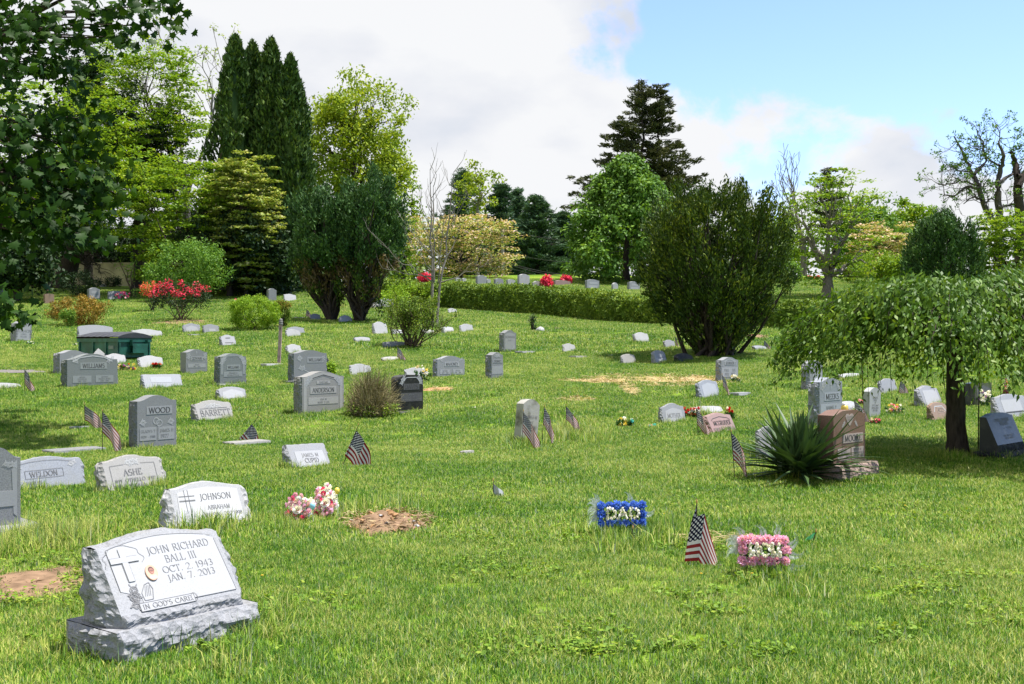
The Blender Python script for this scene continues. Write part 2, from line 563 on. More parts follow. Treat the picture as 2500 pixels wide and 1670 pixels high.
# ------------------------------------------------------------------ gravestones
YAW = 48.0
GR = {
    'light': ((.245, .25, .262), .3), 'white': ((.34, .34, .338), .22), 'mid': ((.2, .205, .208), .4), 'blue': ((.235, .25, .275), .35),
    'green': ((.17, .185, .18), .38), 'stained': ((.36, .35, .31), .25), 'dark': ((.035, .038, .042), .4), 'black': ((.012, .012, .013), .3), 'red': ((.165, .095, .072), .45),
    'pink': ((.28, .185, .17), .35), 'pale': ((.28, .272, .255), .25), 'warm': ((.25, .245, .23), .3), 'brown': ((.24, .165, .115), .35),
}


def gmats(kind):
    c, s = GR[kind]
    pol = .3 if kind in ('black', 'dark') else .5
    f = granite('granite ' + kind, c, s, pol, 0, .6 if kind == 'stained' else .14, (.09, .085, .05) if kind == 'stained' else (.2, .195, .16))
    k = granite('rock ' + kind, (.27, .2, .17) if kind == 'red' else tuple(min(.75, x * .95) for x in c) if kind != 'black' else (.06, .06, .062), s * 1.2, .9, .45, .2)
    p = granite('panel ' + kind, tuple(min(.5, x * 1.1 + .05) for x in c) if kind != 'red' else (.34, .28, .255), .12, .7, 0, .1)
    return f, k, p


INK = plain('letter dark grey', (.06, .06, .06), .8, .1)  # dark lettering colour, laid on as flat strips
INKL = plain('letter pale grey', (.17, .17, .175), .85, .1)
INKG = plain('letter grey', (.15, .15, .153), .8, .1)
CARVE = plain('carved white', (.42, .425, .425), .85, .1)


def rock(x, y, z, sc, seed):
    p = Vector((x * sc + seed * 7.3, y * sc - seed * 3.1, z * sc + seed * 1.7))
    f = mnoise.voronoi(p * .95)[0]
    b = mnoise.noise(p * 2.3); c = mnoise.noise(p * 5.1); d = mnoise.noise(p * 11)
    return min(f[0], .8) * .75 + b * .2 + c * .16 + d * .1


class Stone:
    """shape of one gravestone in its own space: front at y = 0, origin at the middle of the front's foot"""

    def __init__(s, w, h, t, hs=None, hn=0.0, yt=0.0, top='serp', side=.02, seed=0, nose=.012, toprough=.0):
        s.w, s.h, s.t, s.hn, s.yt, s.seed = w, h, t, hn, yt, seed
        s.hs = h if hs is None else hs
        s.top, s.side, s.nose, s.tr = top, side, nose, toprough
        L = math.hypot(yt, h - hn)
        s.bd = (0, yt / L, (h - hn) / L); s.nm = (0, -(h - hn) / L, yt / L); s.L = L

    def topz(s, u):
        v = abs(2 * u - 1)
        if s.top == 'flat': k = 1
        elif s.top == 'serp': k = 1 - sstep(.1, .92, v)
        elif s.top == 'arc': k = 1 - v ** 2
        elif s.top == 'cap': k = math.sqrt(max(0, 1 - v ** 2.6))
        elif s.top == 'peak': k = 1 - v
        elif s.top == 'ogee': k = 1 - sstep(.35, 1.0, v)
        else: k = 1
        return s.hs + (s.h - s.hs) * float(k)

    def yf(s, z):
        if z <= s.hn or s.h <= s.hn: return 0.0
        return s.yt * (z - s.hn) / (s.h - s.hn)

    def face(s, a, b, c):
        return (a, b * s.bd[1] + c * s.nm[1], s.hn + b * s.bd[2] + c * s.nm[2])

    def mesh(s, name, mats, res=1.0):
        m = MB()
        n = int(22 * res) + 2; w, t = s.w, s.t
        U = np.linspace(0, 1, n)
        tops = [s.topz(u) + (s.tr * rock(u * w, 0, 1, 9, s.seed + 3) if s.tr else 0) for u in U]
        X = (U - .5) * w
        nr = 2 if s.yt == 0 else 5
        g = [[(x, s.yf(s.hn + (z - s.hn) * r), s.hn + (z - s.hn) * r) for x, z in zip(X, tops)] for r in np.linspace(0, 1, nr)]
        m.grid(g, 0)
        if s.hn > 0:
            k = max(3, int(5 * res))
            g = []
            for r in np.linspace(0, 1, k):
                e = min(1.0, 3 * (1 - r))
                g.append([(x, -s.nose * e * (.6 + 1.6 * rock(x, 0, r * s.hn, 14, s.seed)) * (0 if i in (0, n - 1) else 1), s.hn * r) for i, x in enumerate(X)])
            m.grid(g, 1)
        # top
        tm = 1 if s.tr else 0
        g = [[(x, s.yf(z) + (t - s.yf(z)) * q, z + (s.tr * .8 * rock(x, q, 2, 12, s.seed) if (s.tr and 0 < q < 1) else 0)) for x, z in zip(X, tops)] for q in np.linspace(0, 1, 5)]
        m.grid(g, tm)
        m.grid([[(x, t, 0) for x in X], [(x, t, z) for x, z in zip(X, tops)]], 1, True)
        # rock pitched ends
        for sg, zt in ((-1, tops[0]), (1, tops[-1])):
            a, b = max(5, int(11 * res)), max(5, int(9 * res))
            g = []
            for r in np.linspace(0, 1, a):
                z = zt * r; y0 = s.yf(z); row = []
                for q in np.linspace(0, 1, b):
                    y = y0 + (t - y0) * q
                    e = min(1, 5 * q, 5 * (1 - q), 6 * (1 - r) + .25)
                    d = s.side * e * (.4 + 1.9 * rock(sg * 3, y, z, 13, s.seed + sg)) if s.side else 0
                    if q in (0, 1): d = 0
                    row.append((sg * (w / 2 + d), y, z))
                g.append(row)
            m.grid(g, 1 if s.side else 0, sg > 0)
        return m.mesh(name, mats)


def extrude_poly(mb, st, poly, c0, c1, mi=0):
    n = len(poly)
    V = [st.face(a, b, c0) for a, b in poly] + [st.face(a, b, c1) for a, b in poly]
    F = [list(range(n, 2 * n))] + [(i, (i + 1) % n, n + (i + 1) % n, n + i) for i in range(n)]
    mb.add(V, F, mi)


def rect(a, b, w, h): return [(a - w / 2, b - h / 2), (a + w / 2, b - h / 2), (a + w / 2, b + h / 2), (a - w / 2, b + h / 2)]


def rose_ribbons(a, b, r):
    Q = []
    for rr, k, ph in ((r, 5, .2), (r * .62, 5, .8), (r * .3, 3, .4)):
        for i in range(k):
            a0 = 2 * math.pi * i / k + ph
            pts = [(a + rr * math.cos(a0 + t) * (1 + .18 * math.sin(t * 3.1)), b + rr * math.sin(a0 + t)) for t in np.linspace(0, 1.15, 5)]
            for p, q in zip(pts[:-1], pts[1:]):
                dx, dy = q[0] - p[0], q[1] - p[1]; L = math.hypot(dx, dy) + 1e-9; w = r * .13
                Q.append([(p[0] + dy / L * w, p[1] - dx / L * w), (q[0] + dy / L * w, q[1] - dx / L * w), (q[0] - dy / L * w, q[1] + dx / L * w), (p[0] - dy / L * w, p[1] + dx / L * w)])
    return Q


def leaf_q(a, b, ang, L):
    c, s_ = math.cos(ang), math.sin(ang)
    return [(a, b), (a + c * L * .5 + s_ * L * .2, b + s_ * L * .5 - c * L * .2), (a + c * L, b + s_ * L), (a + c * L * .5 - s_ * L * .2, b + s_ * L * .5 + c * L * .2)]


def spray(a, b, r, ang=0.0, n=3):
    """carved rose spray: blooms with leaves round them"""
    Q = []
    for i in range(n):
        x = a + math.cos(ang) * r * 1.7 * (i - (n - 1) / 2); y = b + math.sin(ang) * r * 1.7 * (i - (n - 1) / 2)
        Q += rose_ribbons(x, y, r * (1 - .15 * abs(i - (n - 1) / 2)))
        for j in range(4): Q.append(leaf_q(x + r * .9 * math.cos(j * 1.7 + i), y + r * .9 * math.sin(j * 1.7 + i), j * 1.7 + i, r * .95))
    return Q


def line_q(pts, w):
    Q = []
    for p, q in zip(pts[:-1], pts[1:]):
        dx, dy = q[0] - p[0], q[1] - p[1]; L = math.hypot(dx, dy) + 1e-9
        Q.append([(p[0] + dy / L * w, p[1] - dx / L * w), (q[0] + dy / L * w, q[1] - dx / L * w), (q[0] - dy / L * w, q[1] + dx / L * w), (p[0] - dy / L * w, p[1] + dx / L * w)])
    return Q


def quads_obj(name, st, Q, c, mat, parent):
    m = MB()
    m.add([st.face(a, b, c) for q in Q for a, b in q], [tuple(range(4 * i, 4 * i + 4)) for i in range(len(Q))])
    return m.build(name, mat, parent)


def panel(st, root, name, poly, mat, c=.004):
    m = MB(); extrude_poly(m, st, poly, -.004, c)
    return m.build(name, mat, root)


def foot(o, x0, w, t, grow=0.0, th=None):
    """remember where a stone stands so that grass grows round it, not through it"""
    FEET.append((o.x + x0, o.y, w, t, grow, th))


def place(flx, frx, base, xl=None, yaw=YAW, t=.2, d=None, deep=True):
    th = R(yaw)
    if d is None:
        p = P(flx, base)
        if deep: p = P(flx, base + .02 * FPX / p.y)
    else:
        p = G(flx, d)
    k = (frx - CXP) / FPX
    w = (k * p.y - p.x) / (math.cos(th) - k * math.sin(th))
    if xl is not None:
        k2 = (xl - CXP) / FPX
        tt = (k2 * p.y - p.x) / (-math.sin(th) - k2 * math.cos(th))
        t = min(max(tt, .12), .75)
    return p, abs(w), t, th


def height_at(p, w, t, th, ytop, u=.5, q=1.0):
    d = p.y + u * w * math.sin(th) + q * t * math.cos(th)
    return EYE + (CYP - ytop) / FPX * d - p.z


def root_at(name, p, w, th, sink=.02, lean=0):
    c = (p.x + w / 2 * math.cos(th), p.y + w / 2 * math.sin(th), p.z - sink)
    return empty(name, c, th, 0, lean)


_seed = [0]
UPR = 'upright headstones on the lawn'
SLN = 'slant faced grave markers on the lawn'
LOW = 'low bevelled and flat grave markers'


def upright(label, flx, frx, base, top, gk='mid', xl=None, hp=0.0, pm=.1, shoulder=.09, topk='serp', side=.036, decor=(), yaw=YAW, t=.2, d=None, group=UPR, lean=0, name='headstone', arch=False):
    _seed[0] += 1
    p, w, t, th = place(flx, frx, base, xl, yaw, t, d)
    h = height_at(p, w, t, th, top, .5, .3) + .02 - hp
    f, k, pn = gmats(gk)
    root = tag(root_at(name, p, w, th, .02, lean), label, 'headstone', group)
    st = Stone(w, h, t, h * (1 - shoulder), 0, 0, topk, side, _seed[0])
    so = link('stone', st.mesh('stone', [f, k]), root, (0, 0, hp))
    if hp:
        pl = Stone(w + 2 * pm, hp, t + 2 * pm, hp * .97, hp * .995, 0.0, 'flat', .03, _seed[0] + 50, .03)
        pl.yt = 0
        link('plinth', pl.mesh('plinth', [k, k]), root, (0, -pm, 0))
    FEET.append((root.location.x, root.location.y, w + (2 * pm if hp else 0), t + (2 * pm if hp else 0), th))
    decorate(st, so, decor, pn, gk)
    return root, st


def decorate(st, so, decor, pn, gk):
    w, L = st.w, st.L
    ink = INK if gk not in ('dark',) else plain('carved grey', (.2, .2, .2), .85, .1)
    for e in decor:
        kd = e[0]
        if kd == 'name':        # name panel with lettering: (a, b, w, h, text)
            _, a, b, pw, ph, tx = e
            pa = panel(st, so, 'name_panel', rect(a * w, b * L, pw * w, ph * L), pn)
            wd = sum(GLY[c][0] + .17 for c in tx)
            hh = min(ph * L * .66, pw * w * .9 / wd)
            quads_obj('inscription', st, text_ribbons(tx, hh, a * w, b * L, .12, min(1.25, pw * w * .84 / (wd * hh))), .0055, ink, pa)
        elif kd == 'dates':     # smaller panel with lines: (a, b, w, h, [lines])
            _, a, b, pw, ph, lines = e
            pa = panel(st, so, 'date_panel', rect(a * w, b * L, pw * w, ph * L), pn)
            Q = []
            for i, tx in enumerate(lines):
                wd = sum(GLY[c][0] + .17 for c in tx)
                hh = min(ph * L * .8 / len(lines) * .7, pw * w * .88 / wd)
                Q += text_ribbons(tx, hh, a * w, b * L + ph * L * (.5 - (i + .5) / len(lines)) * .86, .11)
            if Q: quads_obj('inscription', st, Q, .0055, INKG, pa)
        elif kd == 'text':      # lettering cut straight into the face: (a, b, h, text)
            _, a, b, hh, tx = e[:5]
            quads_obj('inscription', st, text_ribbons(tx, hh * L, a * w, b * L, .11), .0045, e[5] if len(e) > 5 else ink, so)
        elif kd == 'roses':
            _, a, b, r, ang, nn = e
            quads_obj('rose_carving', st, spray(a * w, b * L, r * L, R(ang), nn), .004, CARVE, so)
        elif kd == 'cross':
            _, a, b, hh = e
            hh *= L
            quads_obj('cross_carving', st, line_q([(a * w, b * L - hh / 2), (a * w, b * L + hh / 2)], hh * .045) + line_q([(a * w - hh * .25, b * L + hh * .18), (a * w + hh * .25, b * L + hh * .18)], hh * .045), .003, CARVE, so)
        elif kd == 'panel':
            _, poly = e[:2]
            panel(st, so, 'face_panel', [(a * w, b * L) for a, b in poly], pn, .003)
        elif kd == 'line':
            _, pts, lw = e[:3]
            quads_obj('border_line', st, line_q([(a * w, b * L) for a, b in pts], lw), .0042, e[3] if len(e) > 3 else INKG, so)
        elif kd == 'lines':
            _, pts, lw, mt = e
            quads_obj('border_line', st, line_q([(a * w, b * L) for a, b in pts], lw), .002, mt, so)


def slant(label, flx, frx, base, top, gk='light', xl=None, hn=.22, tt=.28, shoulder=.1, topk='serp', decor=(), yaw=YAW, t=.3, d=None, hp=0.0, pm=.08, group=SLN, tr=.012, side=.03, cat='grave marker', name='grave_marker', lean=0, sink=.02, res=1.0):
    """marker with a sloping face; hn and tt are the nose height and top depth as shares of height and depth"""
    _seed[0] += 1
    p, w, t, th = place(flx, frx, base, xl, yaw, t, d)
    h = max(.05, height_at(p, w, t, th, top, .5, .8) + sink - hp)
    f, k, pn = gmats(gk)
    jr = random.Random(_seed[0]); lean = lean or R(jr.uniform(-2.2, 2.2)) * (hp == 0)
    root = tag(root_at(name, p, w, th, sink, lean), label, cat, group)
    st = Stone(w, h, t, h * (1 - shoulder), h * hn, t * (1 - tt), topk, side, _seed[0], .02, tr)
    so = link('stone', st.mesh('stone', [f, k], res), root, (0, 0, hp))
    if hp:
        pl = Stone(w + 2 * pm, hp, t + 2 * pm, hp * .97, hp * .995, 0.0, 'flat', .03, _seed[0] + 50, .03)
        link('plinth', pl.mesh('plinth', [k, k], res), root, (0, -pm, 0))
    FEET.append((root.location.x, root.location.y, w + (2 * pm if hp else 0), t + (2 * pm if hp else 0), th))
    decorate(st, so, decor, pn, gk)
    return root, st


def low(label, flx, frx, base, top, gk='light', xl=None, t=.3, yaw=YAW, d=None, group=LOW, hn=.55):
    """pillow marker lying low in the grass"""
    return slant(label, flx, frx, base, top, gk, xl, hn, .45, .12, 'arc', (), yaw, t, d, 0, 0, group, .008, .02, 'grave marker', 'grave_marker')

# ------------------------------------------------------------------ leaves, crowns, trees
def unit(v): return v / (np.linalg.norm(v, axis=-1, keepdims=True) + 1e-9)


def rand_unit(n): return unit(rng.normal(size=(n, 3)))


def leaf_quads(C, A, N, L, asp=.45):
    """rhombic leaves: centre, long axis, normal, length"""
    A = unit(A); S = unit(np.cross(A, N)); L = np.asarray(L).reshape(-1, 1)
    V = np.stack([C - A * L * .5, C + S * L * asp * .5 - A * L * .08, C + A * L * .5, C - S * L * asp * .5 - A * L * .08], 1)
    n = len(C)
    return V.reshape(-1, 3), np.arange(4 * n).reshape(n, 4)


def clump_leaves(C, Rr, n, L, mode='ball', asp=.45, axis=None, lv=.35, skin=.5):
    """n leaves in each clump; C (M,3) centres, Rr (M,3) or scalar radii"""
    C = np.asarray(C, float); M = len(C)
    Rr = np.broadcast_to(np.asarray(Rr, float), (M, 3))
    D = rand_unit(M * n); q = rng.random((M * n, 1)) ** skin
    off = D * q * np.repeat(Rr, n, 0)
    pts = np.repeat(C, n, 0) + off
    ln = L * (1 + lv * (rng.random(M * n) * 2 - 1))
    if mode == 'pad':
        A = rand_unit(M * n); A[:, 2] *= .25; A[:, 2] -= .1
        N = np.array([0, 0, 1.]) + .45 * rng.normal(size=(M * n, 3))
    elif mode == 'up':
        A = np.array([0, 0, 1.]) + .55 * rng.normal(size=(M * n, 3)) + .5 * D
        N = rand_unit(M * n)
    elif mode == 'axis':
        A = np.repeat(axis, n, 0) + .42 * rng.normal(size=(M * n, 3))
        N = rand_unit(M * n)
    elif mode == 'droop':
        A = .6 * D + np.array([0, 0, -.6]) + .3 * rng.normal(size=(M * n, 3))
        N = np.array([0, 0, .6]) + .5 * D + .35 * rng.normal(size=(M * n, 3))
    else:
        A = rand_unit(M * n) + .3 * D
        N = .7 * D + np.array([0, 0, .55]) + .6 * rng.normal(size=(M * n, 3))
    return leaf_quads(pts, A, N, ln, asp)


def cat_geo(parts):
    Vs, Fs, n = [], [], 0
    for V, F in parts:
        Vs.append(V); Fs.append(F + n); n += len(V)
    return np.concatenate(Vs), np.concatenate(Fs)


def limb(p0, p1, r0, r1, n=7, sag=.12, wig=.05, up=True):
    p0, p1 = np.asarray(p0, float), np.asarray(p1, float)
    t = np.linspace(0, 1, n)[:, None]
    L = np.linalg.norm(p1 - p0)
    pts = p0 + (p1 - p0) * t
    bow = np.zeros((n, 3)); bow[:, 2] = (t[:, 0] * (1 - t[:, 0])) * L * sag * 4 * .5 * (1 if up else -1)
    w = rng.normal(size=(n, 3)) * wig * L * np.minimum(t, 1 - t) * 1.6
    return pts + bow + w, np.linspace(r0, r1, n)


def skeleton(base, h0, centers, r, trunk_top=None, k=None, twig=.012, wig=.05, lean=(0, 0)):
    """trunk to h0 above base, limbs splitting towards the clump centres"""
    base = np.asarray(base, float)
    L = []
    top = base + np.array([lean[0], lean[1], h0 if trunk_top is None else trunk_top])
    pts, rad = limb(base - [0, 0, .2], top, r * 1.15, r * (.75 if trunk_top is None else .15), 10, 0, .025)
    rad[0] *= 1.35
    L.append((pts, rad))
    C = np.asarray(centers)
    if k and len(C) > k: C = C[rng.choice(len(C), k, replace=False)]
    nm = max(3, min(9, len(C) // 6))
    main = C[rng.choice(len(C), nm, replace=False)]
    mids = []
    for c in main:
        s = top if trunk_top is None else base + (top - base) * rng.uniform(.3, .8)
        m = s + (c - s) * .62
        P_, R_ = limb(s, m, r * .5, r * .24, 7, .1, wig)
        L.append((P_, R_)); mids.append(m)
    mids = np.array(mids + [top])
    for c in C:
        j = int(np.argmin(np.linalg.norm(mids - c, axis=1) + .5 * np.maximum(0, mids[:, 2] - c[2])))
        L.append(limb(mids[j], c, r * .17, twig, 6, .08, wig))
    return L


def lumpy(c, rad, n, inner=.55, seed=0, amp=.28, freq=1.1, flat=0):
    """points spread through an uneven ellipsoid, denser near its skin"""
    D = rand_unit(n)
    if flat: D[:, 2] = np.abs(D[:, 2]) * (1 - flat) + D[:, 2] * flat
    w = np.array([1 + amp * mnoise.noise(Vector(d * freq * 2) + Vector((seed, seed * 2, 0))) * 2 for d in D])
    q = inner + (1 - inner) * rng.random(n) ** .6
    return np.asarray(c) + D * (q * w)[:, None] * np.asarray(rad)


def tree(name, label, base, C, Rr, n, L, fol, barkm, r, h0, mode='ball', asp=.45, trunk_top=None, k=40, cat='tree', group=None, axis=None, extra=(), sk=True, wig=.05, lv=.35, twig=.012, stuff=True, skin=.5):
    """an Empty at the tree's foot; children: trunk (with its limbs) and crown"""
    base = Vector(base)
    root = tag(empty(name, base), label, cat, group)
    b = np.array(base)
    if sk:
        link('trunk', tubes_mesh('trunk', skeleton(b, h0, C, r, trunk_top, k, twig, wig), barkm), root, -base)
    parts = [clump_leaves(C, Rr, n, L, mode, asp, axis, lv, skin)] + list(extra)
    V, F = cat_geo(parts)
    o = link('crown', np_mesh('crown', V - b, F, fol), root)
    return root


TREES = 'trees behind and among the graves'
SHRUBS = 'shrubs growing among the graves'

# leaf colours
F_OAK = foliage('oak leaves', (.13, .2, .014), (.22, .3, .02), (.31, .35, .025), .35, patch=.3)
F_DOG = foliage('dogwood leaves', (.085, .165, .012), (.175, .285, .02), (.27, .34, .028), .35, patch=.25)
F_DOGC = foliage('cream dogwood leaves', (.12, .19, .02), (.28, .33, .07), (.48, .46, .2), .3, patch=.2)
F_PINKB = foliage('pink dogwood bloom', (.32, .27, .1), (.5, .37, .25), (.62, .48, .4), .25, patch=.2)
F_ARB = foliage('arborvitae sprays', (.016, .042, .008), (.05, .095, .016), (.1, .15, .026), .1, patch=.3)
F_YEW = foliage('yew needles', (.016, .036, .007), (.05, .088, .011), (.15, .19, .02), .15, patch=.35)
F_JUN = foliage('juniper sprays', (.02, .055, .014), (.048, .105, .026), (.085, .15, .034), .1, patch=.3)
F_BROWN = foliage('browned sprays', (.06, .045, .018), (.13, .095, .04), (.2, .14, .06), .1, patch=.3)
F_PINE = foliage('pine needles', (.028, .065, .03), (.06, .12, .055), (.09, .15, .06), .12, patch=.3)
F_FIR = foliage('fir needles', (.025, .035, .014), (.06, .072, .025), (.09, .095, .03), .1, patch=.3)
F_LIN = foliage('linden leaves', (.045, .11, .014), (.1, .2, .025), (.16, .27, .04), .3, patch=.25)
F_MAP = foliage('maple leaves', (.014, .042, .005), (.032, .085, .009), (.07, .14, .014), .3, .5, patch=.2, spec=.1, gain=.75)
F_CHE = foliage('cherry leaves', (.04, .095, .01), (.095, .175, .015), (.17, .25, .02), .3, .5, patch=.2, spec=.2)
F_HED = foliage('hedge leaves', (.05, .1, .012), (.13, .2, .022), (.23, .29, .03), .25, patch=.3)
F_GLO = foliage('globe shrub leaves', (.1, .2, .012), (.2, .32, .018), (.28, .37, .025), .25, patch=.2)
F_FRE = foliage('fresh shrub leaves', (.06, .14, .018), (.12, .23, .03), (.18, .28, .04), .3, patch=.25)
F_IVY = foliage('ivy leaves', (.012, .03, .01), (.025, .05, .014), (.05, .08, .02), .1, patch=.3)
F_STR = foliage('dry stems', (.17, .15, .07), (.3, .26, .13), (.42, .36, .2), .15, patch=.3)
F_ORA = foliage('orange tipped sprays', (.1, .1, .014), (.26, .16, .02), (.36, .2, .035), .15, patch=.6)
F_YUC = foliage('yucca blades', (.025, .055, .02), (.06, .105, .035), (.13, .17, .06), .05, .4, patch=.2, spec=.3)
F_WEED = foliage('weed leaves', (.08, .16, .015), (.16, .26, .025), (.24, .3, .03), .3, patch=.2)
F_RED = foliage('azalea petals', (.5, .02, .06), (.65, .045, .1), (.75, .12, .16), .2)


def hgt(d, row): return EYE + (CYP - row) / FPX * d


def pxm(px, d): return px / FPX * d


def distant_woods():
    """far-off wood that closes the view between the nearer trees"""
    C, Rr = [], []
    for x in np.arange(-75, 76, 2.2):
        d = 122 + 6 * math.sin(x * .3)
        top = 13.5 + 2.2 * math.sin(x * .21 + 1) + 1.6 * math.sin(x * .63) - (2.0 if 2 < x < 12 else 0) + (2 if x < -15 else 0)
        for j in range(13):
            C.append((x + rng.normal() * 1.4, d + rng.normal() * 2, H(x, d) + rng.random() * (top - 6.5) + .8))
            Rr.append((1.9, 1.9, 1.4))
    V, F = clump_leaves(np.array(C), np.array(Rr), 42, .55, 'ball', .6)
    m = foliage('far wood leaves', (.05, .095, .02), (.1, .16, .03), (.15, .2, .05), .2, patch=.4)
    tag(link('distant_woods', np_mesh('distant_woods', V, F, m)), kind='stuff')


def arborvitae(px, top, hw, d, label):
    b = G(px, d); h = hgt(d, top) - b.z
    n = 420
    t = rng.random(n) ** .9
    prof = np.minimum(1, 1.32 * (1 - t) ** .62) * (.86 + .14 * np.minimum(1, t * 6))
    a = rng.random(n) * 2 * math.pi
    rr = hw * prof * (.72 + .3 * rng.random(n)) * (1 + .12 * np.sin(a * 3 + t * 9))
    C = np.stack([b.x + np.cos(a) * rr, b.y + np.sin(a) * rr, b.z + t * h * .985], 1)
    A = np.stack([np.cos(a) * .45, np.sin(a) * .45, np.ones(n)], 1)
    rad = np.stack([.34 * (.5 + prof), .34 * (.5 + prof), .62 * (.5 + .6 * prof)], 1)
    tp = (np.array([[b.x, b.y, b.z + h * .97]]), )
    ext = [clump_leaves(np.array([[b.x, b.y, b.z + h * q] for q in (.93, .96, .985)]), np.array([[.3, .3, .5], [.2, .2, .45], [.1, .1, .35]]), 60, .3, 'up', .3)]
    root = tree('arborvitae', label, b, C, rad, 46, .33, F_ARB, BARK_B, .16, 1, 'axis', .36, h * .96, 10, 'tree', 'tall arborvitae spires', A, ext)
    # dense inner foliage behind the outer sprays
    t = np.linspace(0, 1, 14); g = []
    for q in t:
        pr = min(1, 1.32 * (1 - q) ** .62) * hw * .62
        g.append([(math.cos(x) * pr * (1 + .15 * math.sin(5 * x + q * 20)), math.sin(x) * pr * (1 + .15 * math.cos(4 * x + q * 17)), q * h * .95) for x in np.linspace(0, 2 * math.pi, 17)])
    m = MB(); m.grid(g); m.build('inner_foliage', F_ARB, root)


def dogwood(px, row0, d, cx, cy, hwpx, y0, y1, label, fol=F_DOG, tiers=7, n=46, L=.2, dens=1.0, barkm=BARK_D, r=.14, name='dogwood_tree', group=TREES, bloom=None):
    """layered crown of flat leafy pads on spreading limbs"""
    b = P(px, row0) if row0 else G(px, d)
    d = b.y
    x0 = (cx - CXP) / FPX * d; hw = pxm(hwpx, d)
    zt, zb = hgt(d, y0), hgt(d, y1)
    C, Rr = [], []
    for i in range(tiers):
        q = (i + .5) / tiers
        z = zb + (zt - zb) * q
        rad = hw * math.sin(math.pi * (.18 + .8 * (1 - q) ** .8 * .82)) ** .8
        m = int(dens * (8 + 26 * (rad / hw) ** 1.5))
        for k in range(m):
            a = rng.random() * 6.283; rr = rad * math.sqrt(rng.random() * .92 + .08)
            C.append((x0 + math.cos(a) * rr, d + math.sin(a) * rr, z + rng.normal() * .16 * (zt - zb) / tiers * 2 - .12 * rr * .4))
            s_ = rng.uniform(.55, 1.15) * hw * .25
            Rr.append((s_, s_, s_ * .17))
    C = np.array(C)
    ext = [clump_leaves(C[::2], np.array(Rr)[::2] * .9, 12, L * .9, 'ball', .5)] if bloom is None else []
    root = tree(name, label, b, C, np.array(Rr), n, L, fol, barkm, r, max(.8, (zb - b.z) * .9 + .3), 'pad', .55, None, 46, 'tree', group, None, ext, True, .07)
    if bloom is not None:
        V, F = clump_leaves(C + [0, 0, .1], np.array(Rr) * 1.05, 26, L * .95, 'pad', .8)
        link('blossoms', np_mesh('blossoms', V - np.array(b), F, bloom), root)
    return root


def broad(name, px, d, cx, cy, rx, ry, label, fol, n_cl=120, n=110, L=.22, cr=.85, r=.28, barkm=BARK_D, inner=.5, amp=.3, group=TREES, k=60, mode='ball', seed=1, h0=None, asp=.55):
    b = G(px, d)
    c = np.array([(cx - CXP) / FPX * d, d, hgt(d, cy)])
    rad = np.array([pxm(rx, d), pxm(rx, d) * .9, pxm(ry, d)])
    C = lumpy(c, rad * .88, n_cl, inner, seed, amp)
    cz = cr * np.array([1, 1, .72])
    return tree(name, label, b, C, cz * (.6 + .7 * rng.random((n_cl, 1))), n, L, fol, barkm, r, h0 or max(1.0, (c[2] - rad[2] - b.z) + rad[2] * .4), mode, asp, None, k, 'tree', group)


def conifer(name, px, d, top, hwpx, label, fol, whorls=22, n=60, L=.3, z0row=680, group=TREES, gap=.0, r=.22, droop=-.05, asp=.22, cr=.42):
    """trunk with whorls of limbs, needles clumped along each limb"""
    b = G(px, d); zt = hgt(d, top); zb = max(b.z + .4, hgt(d, z0row)); hw = pxm(hwpx, d)
    C, Rr, A, Ls = [], [], [], []
    Ls.append(limb((b.x, b.y, b.z - .2), (b.x + rng.normal() * .1, b.y, zt), r, .03, 12, 0, .01))
    for i in range(whorls):
        q = (i + .3) / whorls
        z = zb + (zt - zb) * (q + rng.normal() * .25 / whorls)
        Lm = hw * ((1 - q) ** .75) * rng.uniform(.75, 1.12) + .25
        for j in range(6):
            if rng.random() < gap: continue
            a = rng.random() * 6.283
            l2 = Lm * rng.uniform(.7, 1.08)
            p0 = np.array([b.x, b.y, z + rng.normal() * (zt - zb) / whorls * .5]); p1 = p0 + np.array([math.cos(a) * l2, math.sin(a) * l2, l2 * rng.uniform(droop, droop + .3)])
            Ls.append(limb(p0, p1, .05 * (1.2 - q), .012, 5, .06, .03))
            for s_ in np.linspace(.3, 1, max(2, int(l2 / .55))):
                C.append(p0 + (p1 - p0) * s_ + rng.normal(size=3) * .1); w = cr * (1.15 - .4 * s_)
                Rr.append((w, w, w * .5)); A.append((math.cos(a), math.sin(a), .35))
    root = tag(empty(name, b), label, 'tree', group)
    link('trunk', tubes_mesh('trunk', Ls, BARK_D), root, -b)
    V, F = clump_leaves(np.array(C), np.array(Rr), n, L, 'axis', asp, np.array(A))
    link('crown', np_mesh('crown', V - np.array(b), F, fol), root)
    return root


